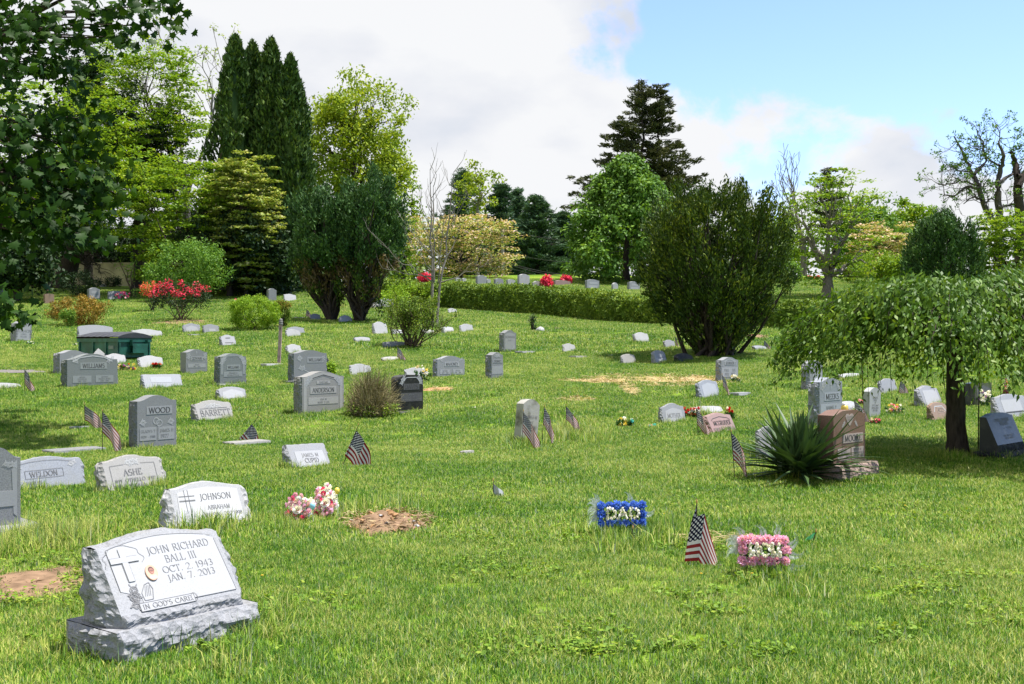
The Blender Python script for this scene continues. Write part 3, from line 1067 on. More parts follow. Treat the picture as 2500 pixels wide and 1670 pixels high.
def bush(name, px, base, wpx, hpx, label, fol, n_cl=70, n=70, L=.07, cr=.2, mode='ball', asp=.5, stems=7, r=.02, flat=.35, d=None, group=SHRUBS, extra=None, barkm=BARK_B, inner=.7, cat='shrub', lift=0.0, depth=.85, amp=.2):
    """low shrub: stems from one foot and a crown over them"""
    b = P(px, base) if d is None else G(px, d)
    w, h = pxm(wpx, b.y) / 2, pxm(hpx, b.y)
    c = np.array([b.x, b.y, b.z + h * (.5 + lift / 2)])
    rad = np.array([w - cr * .6, w * depth - cr * .6, h * (.5 - lift / 2) - cr * .4])
    C = lumpy(c, np.maximum(rad, .03), n_cl, inner, px, amp)
    C[:, 2] = np.maximum(C[:, 2], b.z + .03)
    root = tag(empty(name, b), label, cat, group)
    Ls = [limb(np.array(b) + [rng.normal() * w * .1, rng.normal() * w * .1, -.05], C[j], r, r * .35, 5, .05, .08) for j in rng.choice(n_cl, min(stems, n_cl), replace=False)]
    link('stems', tubes_mesh('stems', Ls, barkm), root, -b)
    V, F = clump_leaves(C, cr * (.7 + .6 * rng.random((n_cl, 1))) * np.ones(3), n, L, mode, asp)
    link('crown', np_mesh('crown', V - np.array(b), F, fol), root)
    return root, b, C, w, h


def grow(p, dr, L, r, depth, out, tips, spread=.5, up=.15, kids=(2, 3), shrink=.72, rmin=.006, bend=.12):
    n = 5; pts = [np.array(p)]; v = np.array(dr, float)
    for i in range(n):
        v = unit(v + rng.normal(size=3) * bend + np.array([0, 0, up * .3]))
        pts.append(pts[-1] + v * L / n)
    r1 = max(rmin, r * .62)
    out.append((np.array(pts), np.linspace(r, r1, n + 1)))
    if depth == 0:
        tips.append(pts[-1]); return
    for k in range(rng.integers(kids[0], kids[1] + 1)):
        s_ = pts[-1] if k == 0 else pts[rng.integers(2, n + 1)]
        d2 = unit(v + rng.normal(size=3) * spread + np.array([0, 0, up]))
        grow(s_, d2, L * shrink * rng.uniform(.8, 1.15), r1 * (.95 if k == 0 else .75), depth - 1, out, tips, spread, up, kids, shrink, rmin, bend)

# ------------------------------------------------------------------ flags
def flag_mat():
    m, n, l, out = base_mat('flag cloth')
    uv = n.new('ShaderNodeUVMap')
    sp = n.new('ShaderNodeSeparateXYZ'); l.new(uv.outputs[0], sp.inputs[0])

    def M(op, a, b=None, c=None):
        q = n.new('ShaderNodeMath'); q.operation = op
        for i, v in enumerate((a, b, c)):
            if v is None: continue
            if isinstance(v, (int, float)): q.inputs[i].default_value = v
            else: l.new(v, q.inputs[i])
        return q.outputs[0]
    U, V = sp.outputs[0], sp.outputs[1]
    red = M('LESS_THAN', M('MODULO', M('FLOOR', M('MULTIPLY', V, 13.0)), 2.0), .5)
    can = M('MULTIPLY', M('LESS_THAN', U, .4), M('GREATER_THAN', V, 6 / 13))

    def dots(ou, ov):
        fu = M('SUBTRACT', M('FRACT', M('ADD', M('MULTIPLY', U, 6 / .4), ou)), .5)
        fv = M('SUBTRACT', M('FRACT', M('ADD', M('MULTIPLY', M('SUBTRACT', V, 6 / 13), 5 * 13 / 7), ov)), .5)
        return M('LESS_THAN', M('ADD', M('MULTIPLY', fu, fu), M('MULTIPLY', fv, fv)), .052)
    star = M('MAXIMUM', dots(0, 0), dots(.5, .5))
    nz = n.new('ShaderNodeTexNoise'); nz.inputs['Scale'].default_value = 5
    a = n.new('ShaderNodeMixRGB'); a.inputs['Color1'].default_value = (.62, .585, .55, 1); a.inputs['Color2'].default_value = (.24, .022, .022, 1)
    l.new(red, a.inputs['Fac'])
    b = n.new('ShaderNodeMixRGB'); b.inputs['Color1'].default_value = (.006, .008, .026, 1); b.inputs['Color2'].default_value = (.6, .58, .57, 1)
    l.new(star, b.inputs['Fac'])
    c = n.new('ShaderNodeMixRGB'); l.new(can, c.inputs['Fac']); l.new(a.outputs[0], c.inputs['Color1']); l.new(b.outputs[0], c.inputs['Color2'])
    bs = n.new('ShaderNodeBsdfPrincipled'); bs.inputs['Roughness'].default_value = .75; bs.inputs['Specular IOR Level'].default_value = .15
    tr = n.new('ShaderNodeBsdfTranslucent')
    l.new(c.outputs[0], bs.inputs['Base Color']); l.new(c.outputs[0], tr.inputs['Color'])
    mx = n.new('ShaderNodeMixShader'); mx.inputs[0].default_value = .22
    l.new(bs.outputs[0], mx.inputs[1]); l.new(tr.outputs[0], mx.inputs[2]); l.new(mx.outputs[0], out.inputs[0])
    return m


FLAG = flag_mat()
STAFF = plain('dark wooden staff', (.045, .032, .025), .6, .3)
GOLD = plain('gilded tip', (.35, .22, .06), .4, .5)
FLAGS = 'small flags standing on graves'


def flag(label, bx, by, tx, ty, side=1, a0=25, a1=80, hoist=.30, fly=.43, gap=.015, fold=.025, d=None, mat=FLAG, tent=False, group=FLAGS, swirl=.35, lo=0.0):
    a0 *= .74; a1 *= .96; swirl *= .45
    b = P(bx, by) if d is None else G(bx, d)
    top = at(tx, ty, b.y)
    root = tag(empty('grave_flag', b), label, 'flag', group)
    O_ = np.array(b)
    m = MB(); m.tube([np.array(b) - O_ - [0, 0, .08], np.array(top) - O_], [.0045, .004], 6)
    m.build('staff', STAFF, root)
    m = MB(); m.tube([np.array(top) - O_ + [0, 0, q] for q in (-.004, .004, .014, .03)], [.004, .008, .007, .001], 6); m.build('finial', GOLD, root)
    S = unit(np.array(b) - np.array(top))
    nu, nv = 22, 13
    Gd = np.zeros((nv, nu, 3)); UV = np.zeros((nv, nu, 2))
    for i, v in enumerate(np.linspace(0, 1, nv)):
        p = np.array(top) + S * (gap + hoist * (1 - v))
        pts = [p.copy()]
        for j in range(1, nu):
            u = j / (nu - 1)
            ph = R(a0 + (a1 - a0) * min(1, u * 1.35) ** .8)
            sd = side
            dy = -swirl * math.sin(u * 5.2 + v * .8)
            if tent:
                if u < .22: sd, ph, dy = -1, R(20 + 50 * v), -.5
                elif u < .42: sd, ph, dy = 1, R(-8 - 20 * v), -.55
                else: sd, ph, dy = 1, R(56 + 18 * v), .12
            dv = np.array([sd * math.cos(ph), dy * abs(math.cos(ph)) + .08, -math.sin(ph)])
            p = p + unit(dv) * fly / (nu - 1)
            pts.append(p.copy())
        pts = np.array(pts)
        us = np.linspace(0, 1, nu)
        w = fold * np.sin(us * 9 + v * 2.2 + bx) * us ** .6
        pts[:, 1] += w; pts[:, 0] += .4 * w
        for q in range(nu): pts[q, 2] = max(pts[q, 2], b.z + .012 + lo)
        Gd[i] = pts - O_
        UV[i, :, 0] = us; UV[i, :, 1] = v * .999
    m = MB(); m.grid(Gd)
    me = m.mesh('cloth', [mat], True)
    ul = me.uv_layers.new(name='UVMap')
    uvf = UV.reshape(-1, 2)
    for lp in me.loops: ul.data[lp.index].uv = uvf[lp.vertex_index]
    link('cloth', me, root)
    return root


# ------------------------------------------------------------------ flowers
def petal_ball(n=34, r=1.0, asp=.9, L=.62):
    D = rand_unit(n); D[:, 2] = D[:, 2] * .9 + .15
    q = .55 + .45 * rng.random((n, 1))
    C = D * q * r * .62
    A = unit(D + .35 * rand_unit(n)); N = unit(np.cross(A, rand_unit(n)) + .4 * A)
    A = unit(A + .4 * np.cross(A, N))
    return leaf_quads(C, A, N, np.full(n, L * r), asp)


def rose_geo(r=1.0):
    """rose head: wrapped petals in rings"""
    V, F, n0 = [], [], 0
    for ring, (rr, tilt, k) in enumerate(((.16, .1, 3), (.36, .35, 4), (.6, .65, 5), (.85, .95, 6))):
        for i in range(k):
            a0 = 6.283 * i / k + ring * .7; w = 6.283 / k * .68
            g = []
            for t in np.linspace(0, 1, 3):
                R_ = r * (rr * (.5 + .5 * t) + tilt * .12 * t); y = r * (-.5 + (.95 - .22 * ring) * t)
                g.append([(R_ * math.cos(a0 + w * s_), R_ * math.sin(a0 + w * s_), y + .06 * r * math.cos(s_ * 2)) for s_ in np.linspace(-1, 1, 4)])
            g = np.array(g).reshape(-1, 3)
            V.append(g)
            for a in range(2):
                for b_ in range(3): F.append((n0 + a * 4 + b_, n0 + a * 4 + b_ + 1, n0 + a * 4 + b_ + 5, n0 + a * 4 + b_ + 4))
            n0 += 12
    return np.concatenate(V), np.array(F)


def petal_mat(name, c, v=.2, trans=.35):
    return foliage(name, tuple(x * (1 - v) for x in c), c, tuple(min(.85, x * (1 + v)) for x in c), trans, .6)


PET = {
    'blue': petal_mat('blue petals', (.1, .22, .95), .3), 'pink': petal_mat('pink petals', (.95, .45, .68), .1),
    'white': petal_mat('white petals', (.82, .82, .8), .04, .3), 'rose': petal_mat('rose petals', (.75, .12, .27), .3),
    'blush': petal_mat('blush petals', (.83, .52, .6), .15), 'red': petal_mat('red petals', (.5, .012, .018), .3),
    'yellow': petal_mat('yellow petals', (.72, .58, .12), .2), 'purple': petal_mat('purple petals', (.35, .12, .45), .3),
    'magenta': petal_mat('magenta petals', (.35, .03, .16), .3), 'orange': petal_mat('orange petals', (.65, .12, .03), .3),
    'aqua': petal_mat('aqua petals', (.1, .5, .55), .3), 'cream': petal_mat('cream petals', (.66, .58, .42), .2),
    'fern': foliage('silvery fern', (.3, .37, .32), (.42, .48, .43), (.56, .6, .56), .3), 'leafg': foliage('bouquet leaves', (.02, .07, .015), (.05, .12, .03), None, .2),
}
_petme = {}


def petal_mesh(c, kind='ball'):
    if (c, kind) not in _petme:
        V, F = petal_ball(130, 1, .7, .42) if kind == 'ball' else rose_geo(1)
        _petme[(c, kind)] = np_mesh('blossom', V, F, PET[c], kind != 'ball')
    return _petme[(c, kind)]


FLOW = 'flower arrangements left on graves'


def frond(mb_l, p, ang, L, tilt=.1):
    """fern frond: leaflets both sides of a curved rib, in the xz plane"""
    C, A, N, Ls = [], [], [], []
    for i in range(12):
        t = i / 11
        x = L * t; a = ang + .55 * t * t
        c = p + np.array([math.cos(a) * x, -tilt * x, math.sin(a) * x])
        for s_ in (-1, 1):
            d = a + s_ * 1.05
            ll = L * .34 * (1 - t * .8) + .004
            C.append(c + np.array([math.cos(d), 0, math.sin(d)]) * ll * .5); A.append((math.cos(d), -.1, math.sin(d))); N.append((rng.normal() * .3, 1, .2)); Ls.append(ll)
    mb_l.append(leaf_quads(np.array(C), np.array(A), np.array(N), np.array(Ls), .34))


def wreath(label, x0, x1, y0, y1, ground, col, word, yaw=8):
    b = P((x0 + x1) / 2, ground); d = b.y
    root = tag(empty('flower_display', b, R(yaw), R(-15)), label, 'flower arrangement', FLOW)
    w, h = pxm(x1 - x0, d), pxm(y1 - y0, d)
    zc = hgt(d, (y0 + y1) / 2) - b.z
    r = .043
    m = MB()
    for sx in (-1, 1):
        m.tube([(sx * w * .3, .02, zc), (sx * w * .3, .0, -.06)], [.003, .003], 5)
    for z in (-h / 2 + r, 0, h / 2 - r): m.tube([(-w / 2 + r, .02, zc + z), (w / 2 - r, .02, zc + z)], [.003, .003], 5)
    m.build('wire_easel', plain('green wire', (.03, .07, .035), .5), root)
    nh, nv_ = max(3, round((w - r) / (r * 1.55))), max(2, round((h - r) / (r * 1.7)))
    pos = []
    for i in range(nh + 1):
        x = -w / 2 + r + (w - 2 * r) * i / nh
        pos += [(x, h / 2 - r), (x, -h / 2 + r)]
    for j in range(1, nv_):
        z = -h / 2 + r + (h - 2 * r) * j / nv_
        pos += [(-w / 2 + r, z), (w / 2 - r, z)]
    me = petal_mesh(col)
    for x, z in pos:
        o = link('blossom', me, root, (x, rng.normal() * .004, zc + z), rng.random(3) * 6)
        o.scale = [r * rng.uniform(1.12, 1.36)] * 3
    # the word, in small white blossoms
    W = sum(GLY[c][0] + .2 for c in word) - .2
    lh = h - 3.3 * r; st = (w - 3.7 * r) / (W * lh)
    x = -W / 2; q = []
    for c in word:
        for pl in GLY[c][1]:
            for (a0, b0), (a1, b1) in zip(pl[:-1], pl[1:]):
                L = math.hypot((a1 - a0) * st, b1 - b0) * lh
                if L < .008: continue
                for t in np.arange(0, 1.001, 1 / max(1, round(L / .019))): q.append(((x + a0 + (a1 - a0) * t) * st * lh, (b0 + (b1 - b0) * t - .5) * lh))
        x += GLY[c][0] + .2
    keep = []
    for p in q:
        if all(math.hypot(p[0] - k[0], p[1] - k[1]) > .0125 for k in keep): keep.append(p)
    wm = petal_mesh('white', 'rose')
    for p in keep:
        o = link('letter_blossom', wm, root, (p[0], -.036 + rng.normal() * .004, zc + p[1]), (R(80) + rng.normal() * .3, rng.normal() * .3, rng.random() * 6))
        o.scale = [.0145] * 3
    V, F = clump_leaves(np.array([(xx, .045, zc + zz) for xx in np.linspace(-w * .4, w * .4, 9) for zz in np.linspace(-h * .3, h * .3, 4)]), .03, 9, .035, 'ball', .5)
    link('backing_leaves', np_mesh('backing_leaves', V, F, PET['leafg']), root)
    for i in range(16):
        a = rng.uniform(-.3, math.pi + .3) if i > 3 else rng.uniform(-2.4, -.7)
        L_ = []
        p = np.array([np.clip(math.cos(a) * w * .75, -w / 2, w / 2) * .9, .015, zc + np.clip(math.sin(a) * h * .8, -h / 2, h / 2) * .9])
        frond(L_, p, a + rng.normal() * .25, rng.uniform(.07, .105))
        link('fern_frond', np_mesh('fern_frond', *L_[0], PET['fern']), root)
    return root


def heart_bouquet(label, cx, base, wpx, hpx, yaw=-10, lean=0.1, seed=0):
    b = P(cx, base); d = b.y
    root = tag(empty('flower_pillow', b, R(yaw), R(-16), lean), label, 'flower arrangement', FLOW)
    w, h = pxm(wpx, d), pxm(hpx, d)
    V = lumpy((0, .05, h * .5), (w * .42, .05, h * .43), 70, .3, seed)
    V, F = clump_leaves(V, .03, 14, .035, 'ball', .6)
    link('white_filler', np_mesh('white_filler', V, F, PET['white']), root)
    cols = ['pink', 'rose', 'pink', 'blush', 'pink', 'blush', 'rose', 'white']
    pts = []
    for _ in range(900):
        u = rng.uniform(-1, 1, 2)
        if math.hypot(u[0] * (1.0 + .25 * u[1]), u[1]) > .96: continue
        p = (u[0] * w * .46, h * .5 + u[1] * h * .46)
        if all(math.hypot(p[0] - k[0], p[1] - k[1]) > .032 for k in pts): pts.append(p)
    for i, p in enumerate(pts):
        c = cols[int(rng.integers(0, len(cols)))]
        o = link('rose', petal_mesh(c, 'rose'), root, (p[0], -.01 - .03 * (1 - (p[0] / w * 2) ** 2), p[1]), (R(75) + rng.normal() * .25, rng.normal() * .3, rng.random() * 6))
        o.scale = [rng.uniform(.022, .03)] * 3
    o = link('rose', petal_mesh('white', 'rose'), root, (w * .06, -.06, h * .42), (R(78), 0, 0)); o.scale = [.045] * 3
    m = MB(); m.tube([(0, .05, h * .2), (0, .05, -.06)], [.006, .006], 6); m.build('stake', plain('green wire', (.03, .07, .035)), root)
    return root


def posy(label, px, base, wpx, hpx, cols, n=16, r=None, d=None, name='flowers', leaf=True, group=FLOW, z0=0.0, xyz=None, cat='flowers'):
    """loose bunch: blossoms of each colour over leaves"""
    b = Vector(xyz) if xyz is not None else (P(px, base) if d is None else G(px, d))
    d = b.y
    root = tag(empty(name, b), label, cat, group)
    w, h = pxm(wpx, d), pxm(hpx, d)
    r = r or min(w, h) * .17
    by = {}
    for i in range(n):
        by.setdefault(cols[i % len(cols)], []).append((rng.uniform(-.5, .5) * w * .9, rng.uniform(-.3, .3) * w, z0 + h * (.3 + .65 * rng.random()) - r * .3))
    for c, ps in by.items():
        G_ = []
        for p in ps:
            V, F = petal_ball(22, r * rng.uniform(.8, 1.25))
            G_.append((V + np.array(p), F))
        link('blossoms', np_mesh('blossoms', *cat_geo(G_), PET[c]), root)
    if leaf:
        C = np.stack([rng.uniform(-.5, .5, 26) * w, rng.uniform(-.3, .3, 26) * w, z0 + rng.random(26) * h * .6], 1)
        link('leaves', np_mesh('leaves', *clump_leaves(C, r * .8, 8, r * 1.5, 'up', .35), PET['leafg']), root)
    return root


def lathe(mb, prof, n=18, mi=0, c=(0, 0, 0)):
    g = [[(c[0] + r * math.cos(a), c[1] + r * math.sin(a), c[2] + z) for a in np.linspace(0, 2 * math.pi, n + 1)] for r, z in prof]
    mb.grid(g, mi)


# ------------------------------------------------------------------ waste skip
def dumpster():
    p = P(290, 882); th = R(50)
    def dist(px, vx, vy):
        k = (px - CXP) / FPX
        return (k * p.y - p.x) / (vx - k * vy)
    w = dist(366, math.cos(th), math.sin(th))          # short side with the fork pocket
    l = dist(192, -math.sin(th), math.cos(th))         # long side
    zt = hgt(p.y, 826) - p.z
    root = tag(empty('dumpster', p, th), 'green steel dumpster with a ribbed black plastic lid and a fork pocket', 'dumpster')
    gm = plain('green steel paint', (.012, .085, .06), .45, .45, .45, 3.5)
    gl = plain('black plastic lid', (.035, .036, .045), .38, .5, .15, 6)
    rm = plain('rusty dark steel', (.03, .028, .022), .8, .2, .4, 9)
    z0 = .1
    m = MB()
    m.box(0, w, 0, l, z0, zt - .1)
    m.build('body', gm, root)
    m = MB(); m.box(-.035, w + .035, -.035, l + .035, zt - .1, zt); m.build('rim', gm, root)
    m = MB(); m.box(-.04, w + .04, -.04, l + .04, zt, zt + .018); m.build('seam', rm, root)
    for k, y in enumerate((.03, l * .3, l * .62, l * .97)):
        m = MB(); m.box(-.03, -.001, y - .03, y + .03, z0, zt - .1); m.build('side_rib', gm, root)
    for x in (.02, w - .02):
        m = MB(); m.box(x - .02, x + .02, -.03, -.001, z0, zt - .1); m.build('corner_rib', gm, root)
    # fork pocket: a sleeve standing off the short side
    zp = z0 + .12; m = MB(); a, b_, c, e = w * .34, w * .82, -.17, -.002
    m.box(a, b_, c, c + .012, zp, zp + .26); m.box(a, b_, c + .012, e, zp + .248, zp + .26); m.box(a, b_, c + .012, e, zp, zp + .012)
    m.build('fork_pocket', gm, root)
    m = MB(); m.box(a - .012, a, c, e, zp + .2, zp + .36); m.build('pocket_gusset', gm, root)
    m = MB(); m.box(b_, b_ + .012, c, e, zp + .2, zp + .36); m.build('pocket_gusset', gm, root)
    m = MB(); m.box(w * .66, w * .72, -.02, -.002, zt - .3, zt - .2); m.build('lifting_eye', rm, root)
    m = MB(); m.box(-.012, -.002, l * .12, l * .24, zt - .3, zt - .2); m.build('worn_sticker', plain('worn sticker', (.16, .2, .17), .7), root)
    # lid: a sheet with raised ribs across, crowned along its length
    nx, ny = 13, 60; g = []
    for j in range(ny):
        v = j / (ny - 1)
        rib = max(0, math.cos(v * math.pi * 2 * 7)) ** .7 if .02 < v < .98 else 0
        g.append([(-.05 + (w + .1) * i / (nx - 1), -.05 + (l + .1) * v, zt + .022 + .13 * math.sin(math.pi * min(1, i / (nx - 1) * .92 + .04)) ** .8 + .035 * rib * (1 if 0 < i < nx - 1 else .2)) for i in range(nx)])
    m = MB(); m.grid(g)
    m.grid([[g[0][i] for i in range(nx)], [(q[0], q[1], zt + .015) for q in g[0]]], 0, True)
    m.grid([[g[-1][i] for i in range(nx)], [(q[0], q[1], zt + .015) for q in g[-1]]])
    m.build('lid', gl, root, True)
    m = MB(); m.tube([(w + .05, -.08, zt + .05), (w + .05, l + .08, zt + .05)], [.014, .014], 6); m.build('lid_hinge', rm, root)
    for x in (.12, w - .12):
        for y in (.2, l - .2):
            m = MB(); m.box(x - .05, x + .05, y - .05, y + .05, -.04, z0); m.build('skid_foot', rm, root)
    FEET.append((p.x + .5 * (w * math.cos(th) - l * math.sin(th)), p.y + .5 * (w * math.sin(th) + l * math.cos(th)) - .4, w, l, th))


def patch(name, cx, cy, rxpx, y0, y1, mat, hump=.02, seed=0, soft=.25, rough=.02, kind='stuff'):
    """bare or straw-strewn place in the lawn: a low uneven sheet lying on the ground"""
    c = P(cx, cy); ry = (P(cx, y0).y - P(cx, y1).y) / 2; rx = pxm(rxpx, c.y)
    yc = (P(cx, y0).y + P(cx, y1).y) / 2
    g = []
    for r in np.linspace(0, 1, 15):
        row = []
        for a in np.linspace(0, 2 * math.pi, 49):
            e = 1 + .28 * mnoise.noise(Vector((math.cos(a) * 1.4 + seed, math.sin(a) * 1.4, seed)))
            x = c.x + math.cos(a) * rx * r * e; y = yc + math.sin(a) * ry * r * e
            z = H(x, y) + .006 + hump * (1 - r * r) + rough * mnoise.noise(Vector((x * 6, y * 6, seed))) * (1 - r ** 4) - .012 * r ** 6
            row.append((x, y, z))
        g.append(row)
    m = MB(); m.grid(g)
    tag(m.build(name, mat, None, True), kind=kind)
    STAMPS.append((c.x, yc, rx, ry, seed, soft))
    return c.x, yc, rx, ry


def litter(name, spot, n, L, mat, asp=.1, z=.012, seed=0):
    """dead stalks lying on a bare place"""
    x, y, rx, ry = spot
    a = rng.random(n) * 6.283; q = np.sqrt(rng.random(n)) * 1.08
    X = x + np.cos(a) * q * rx; Y = y + np.sin(a) * q * ry
    C = np.stack([X, Y, Hn(X, Y) + z + rng.random(n) * .025], 1)
    A = rand_unit(n); A[:, 2] *= .18
    V, F = leaf_quads(C, A, np.array([0, 0, 1.]) + .4 * rng.normal(size=(n, 3)), L * (.5 + rng.random(n)), asp)
    tag(link(name, np_mesh(name, V, F, mat)), kind='stuff')

# ================================================================== THE PLACE
# ------------------------------------------------------------------ woods and trees behind
distant_woods()

# retaining wall at the foot of the wooded bank
def retaining_wall():
    d = 84.0
    x0, x1 = (60 - CXP) / FPX * d, (640 - CXP) / FPX * d
    zb, zt = H(x0, d) - .4, hgt(d, 641)
    mt = plain('weathered concrete', (.27, .22, .17), .9, .1, .35, 1.2, bump=.4)
    root = tag(empty('retaining_wall', (x0, d, zb)), 'low weathered tan concrete wall at the foot of the wooded bank', 'wall')
    m = MB(); m.box(0, x1 - x0, 0, .35, 0, zt - zb - .12); m.build('wall_body', mt, root)
    m = MB(); m.box(0, x1 - x0, -.04, .4, zt - zb - .12, zt - zb); m.build('coping', mt, root)


retaining_wall()
for i, px in enumerate((338, 346.5)):
    b = G(px, 86.0)
    m = MB(); z1 = hgt(86, 612) - b.z
    m.box(-.085, .085, -.085, .085, 0, z1 - .05); m.box(-.1, .1, -.1, .1, z1 - .05, z1)
    o = m.build('white_post', plain('white paint', (.78, .78, .8), .5), None, False, b)
    tag(o, ('white square post above the tan wall, the one next to the dark gap', 'white square post above the tan wall, the one next to the fresh green shrub')[i], 'post', 'pair of white posts above the wall')

# oak, arborvitae and the dogwood mass on one side
broad('oak_tree', 862, 88, 862, 385, 160, 215, 'spreading yellow green oak with airy new leaves beside the dark arborvitae spires', F_OAK, 250, 90, .28, 1.1, .42, BARK_D, .4, .3, k=110, seed=4, h0=4.0)
for px, top, hw, d, lb in ((574, 84, 1.88, 71, 'dark green arborvitae spire on the outer side of the cluster next to the bare twigs'),
                           (617, 98, 1.56, 72.5, 'slim arborvitae spire second in the cluster of four, slightly lower than its neighbours'),
                           (662, 92, 1.92, 71.2, 'dark arborvitae spire third in the cluster of four with a sharp tip'),
                           (709, 132, 1.62, 70.4, 'shortest arborvitae spire of the cluster next to the yellow green oak')):
    arborvitae(px, top, hw, d, lb)

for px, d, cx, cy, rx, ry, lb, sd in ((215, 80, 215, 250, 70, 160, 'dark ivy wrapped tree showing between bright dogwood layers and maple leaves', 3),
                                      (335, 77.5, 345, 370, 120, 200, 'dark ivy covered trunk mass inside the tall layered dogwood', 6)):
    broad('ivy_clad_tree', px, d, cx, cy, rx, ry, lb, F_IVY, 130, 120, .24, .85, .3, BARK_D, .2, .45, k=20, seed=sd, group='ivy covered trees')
dogwood(350, None, 76, 350, 0, 165, 105, 500, 'tallest layered dogwood with bright lime pads against the white cloud', tiers=9, n=60, L=.25, dens=1.2)
dogwood(120, None, 68, 120, 0, 205, 205, 560, 'wide layered lime green dogwood partly covered by maple leaves', tiers=7, n=64, L=.23, dens=1.3)
dogwood(440, None, 67, 440, 0, 165, 385, 690, 'bright lime layered dogwood in front of the arborvitae spires', tiers=8, n=64, L=.21, dens=1.3)
dogwood(600, None, 66, 598, 0, 92, 385, 700, 'cream speckled dogwood leaning against the dark arborvitae', F_DOGC, tiers=10, n=60, L=.2, dens=1.4)
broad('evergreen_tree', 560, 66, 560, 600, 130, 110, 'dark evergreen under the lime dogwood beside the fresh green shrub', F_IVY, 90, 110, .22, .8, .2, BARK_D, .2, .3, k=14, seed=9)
for px, d, cx, cy, rx, ry, lb, sd in ((40, 62, 30, 640, 90, 70, 'dark leaf mass added for the shade at the very edge under the maple leaves', 11), (265, 88, 255, 600, 190, 85, 'dark shaded thicket above the tan concrete wall', 12),
                                      (640, 68, 640, 650, 125, 80, 'dark leaf mass added for the shade at the foot of the arborvitae spires', 21),
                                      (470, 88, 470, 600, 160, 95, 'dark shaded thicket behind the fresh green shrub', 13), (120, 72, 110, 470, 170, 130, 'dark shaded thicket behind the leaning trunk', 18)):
    broad('shade_thicket', px, d, cx, cy, rx, ry, lb, F_IVY, 140, 110, .28, 1.0, .2, BARK_D, .2, .35, k=12, seed=sd, group='dark foliage filling the shade under the trees')  # dark foliage added where deep shade shows under the trees
# old leaning trunk with dead low limbs
b = P(150, 702); tr = []
tr.append(limb(np.array(b) - [0, 0, .2], np.array(b) + [1.1, 0, 3.2], .75, .5, 8, 0, .01))
tr.append(limb(np.array(b) + [1.1, 0, 3.1], np.array(b) + [1.6, 0, 6.0], .5, .3, 8, 0, .02))
for s_ in range(22):
    z = rng.uniform(1.6, 3.4); sx = rng.choice([-1, 1, 1])
    p0 = np.array(b) + [.3 + z * .3, -.3, z]; p1 = p0 + [sx * rng.uniform(1.2, 3.6), rng.uniform(-1.5, .3), rng.uniform(-1.2, .8)]
    tr.append(limb(p0, p1, .07, .015, 8, .1, .1)); tr.append(limb(p0 + (p1 - p0) * .6, p1 + rng.normal(size=3) * .7, .03, .008, 6, .1, .1))
rt = tag(empty('old_tree', b), 'old thick leaning trunk with grey dead twigs near the tan wall', 'tree', TREES)
link('trunk', tubes_mesh('trunk', tr, BARK_D, 8), rt, -b)
C = lumpy(np.array(b) + [1.6, 0, 6.2], (2.4, 2, 1.2), 40, .3, 5)
link('crown', np_mesh('crown', clump_leaves(C, .7, 60, .22, 'ball')[0] - np.array(b), np.arange(4 * 2400).reshape(-1, 4), F_IVY), rt)
# sparse budding tree reaching past the dogwood
b = G(455, 86); out, tips = [], []
for k in range(5): grow(np.array(b) + [0, 0, 6.5], unit(np.array([rng.uniform(-.5, .7), rng.normal() * .3, 1])), 5.2, .16, 4, out, tips, .42, .16, (2, 3), .68, .02)
out.append(limb(np.array(b), np.array(b) + [0, 0, 6.6], .4, .25, 6, 0, .01))
rt = tag(empty('budding_tree', b), 'nearly bare tree with yellow buds between the tall dogwood and the arborvitae', 'tree', TREES)
link('trunk', tubes_mesh('trunk', out, BARK_G, 4), rt, -b)
V, F = clump_leaves(np.array(tips), .4, 8, .2, 'ball', .5)
link('crown', np_mesh('crown', V - np.array(b), F, F_OAK), rt)

# twin dark junipers in the middle distance
for px, base, cx, cy, rx, ry, top, lb, sd in ((808, 783, 797, 592, 92, 142, 450, 'dark green juniper on a single stout trunk, browned below, nearer the globe shrub', 3),
                                              (880, 785, 893, 580, 98, 155, 430, 'dark green juniper with forked trunk, browned below, nearer the bare sapling', 5)):
    b = P(px, base); d = b.y
    c = np.array([(cx - CXP) / FPX * d, d, hgt(d, cy)]); rad = np.array([pxm(rx, d), pxm(rx, d) * .95, pxm(ry, d)])
    C = lumpy(c, rad * .9, 300, .55, sd, .36)
    A = unit(unit(C - c) * [.7, .7, .3] + [0, 0, 1])
    hi = C[:, 2] > c[2] - rad[2] * .35
    root = tag(empty('juniper_tree', b), lb, 'tree', 'pair of dark junipers')
    ax = [np.array(b) + [rng.normal() * .12, rng.normal() * .1, 0] for _ in range(5)]
    Ls = [limb(np.array(b) - [0, 0, .1], np.array(b) + [(c[0] - b.x) * .4, 0, 1.5], .2, .13, 8, 0, .02)] + [limb(q, C[j], .08, .012, 7, .05, .05) for q, j in zip(ax * 14, rng.choice(300, 46, replace=False))]
    link('trunk', tubes_mesh('trunk', Ls, BARK_D), root, -b)
    for nm, sel, fo in (('crown', hi, F_JUN), ('browned_foliage', ~hi, None)):
        if nm == 'browned_foliage':
            V, F = clump_leaves(C[sel], (.24, .24, .38), 60, .14, 'axis', .4, A[sel])
            h_ = len(F) // 2
            link('lower_crown', np_mesh('lower_crown', V[:h_ * 4] - np.array(b), F[:h_], F_YEW), root)
            link('browned_foliage', np_mesh('browned_foliage', V[h_ * 4:] - np.array(b), F[h_:] - h_ * 4, F_BROWN), root)
        else:
            V, F = clump_leaves(C[sel], (.26, .26, .42), 90, .15, 'axis', .4, A[sel])
            link(nm, np_mesh(nm, V - np.array(b), F, fo), root)

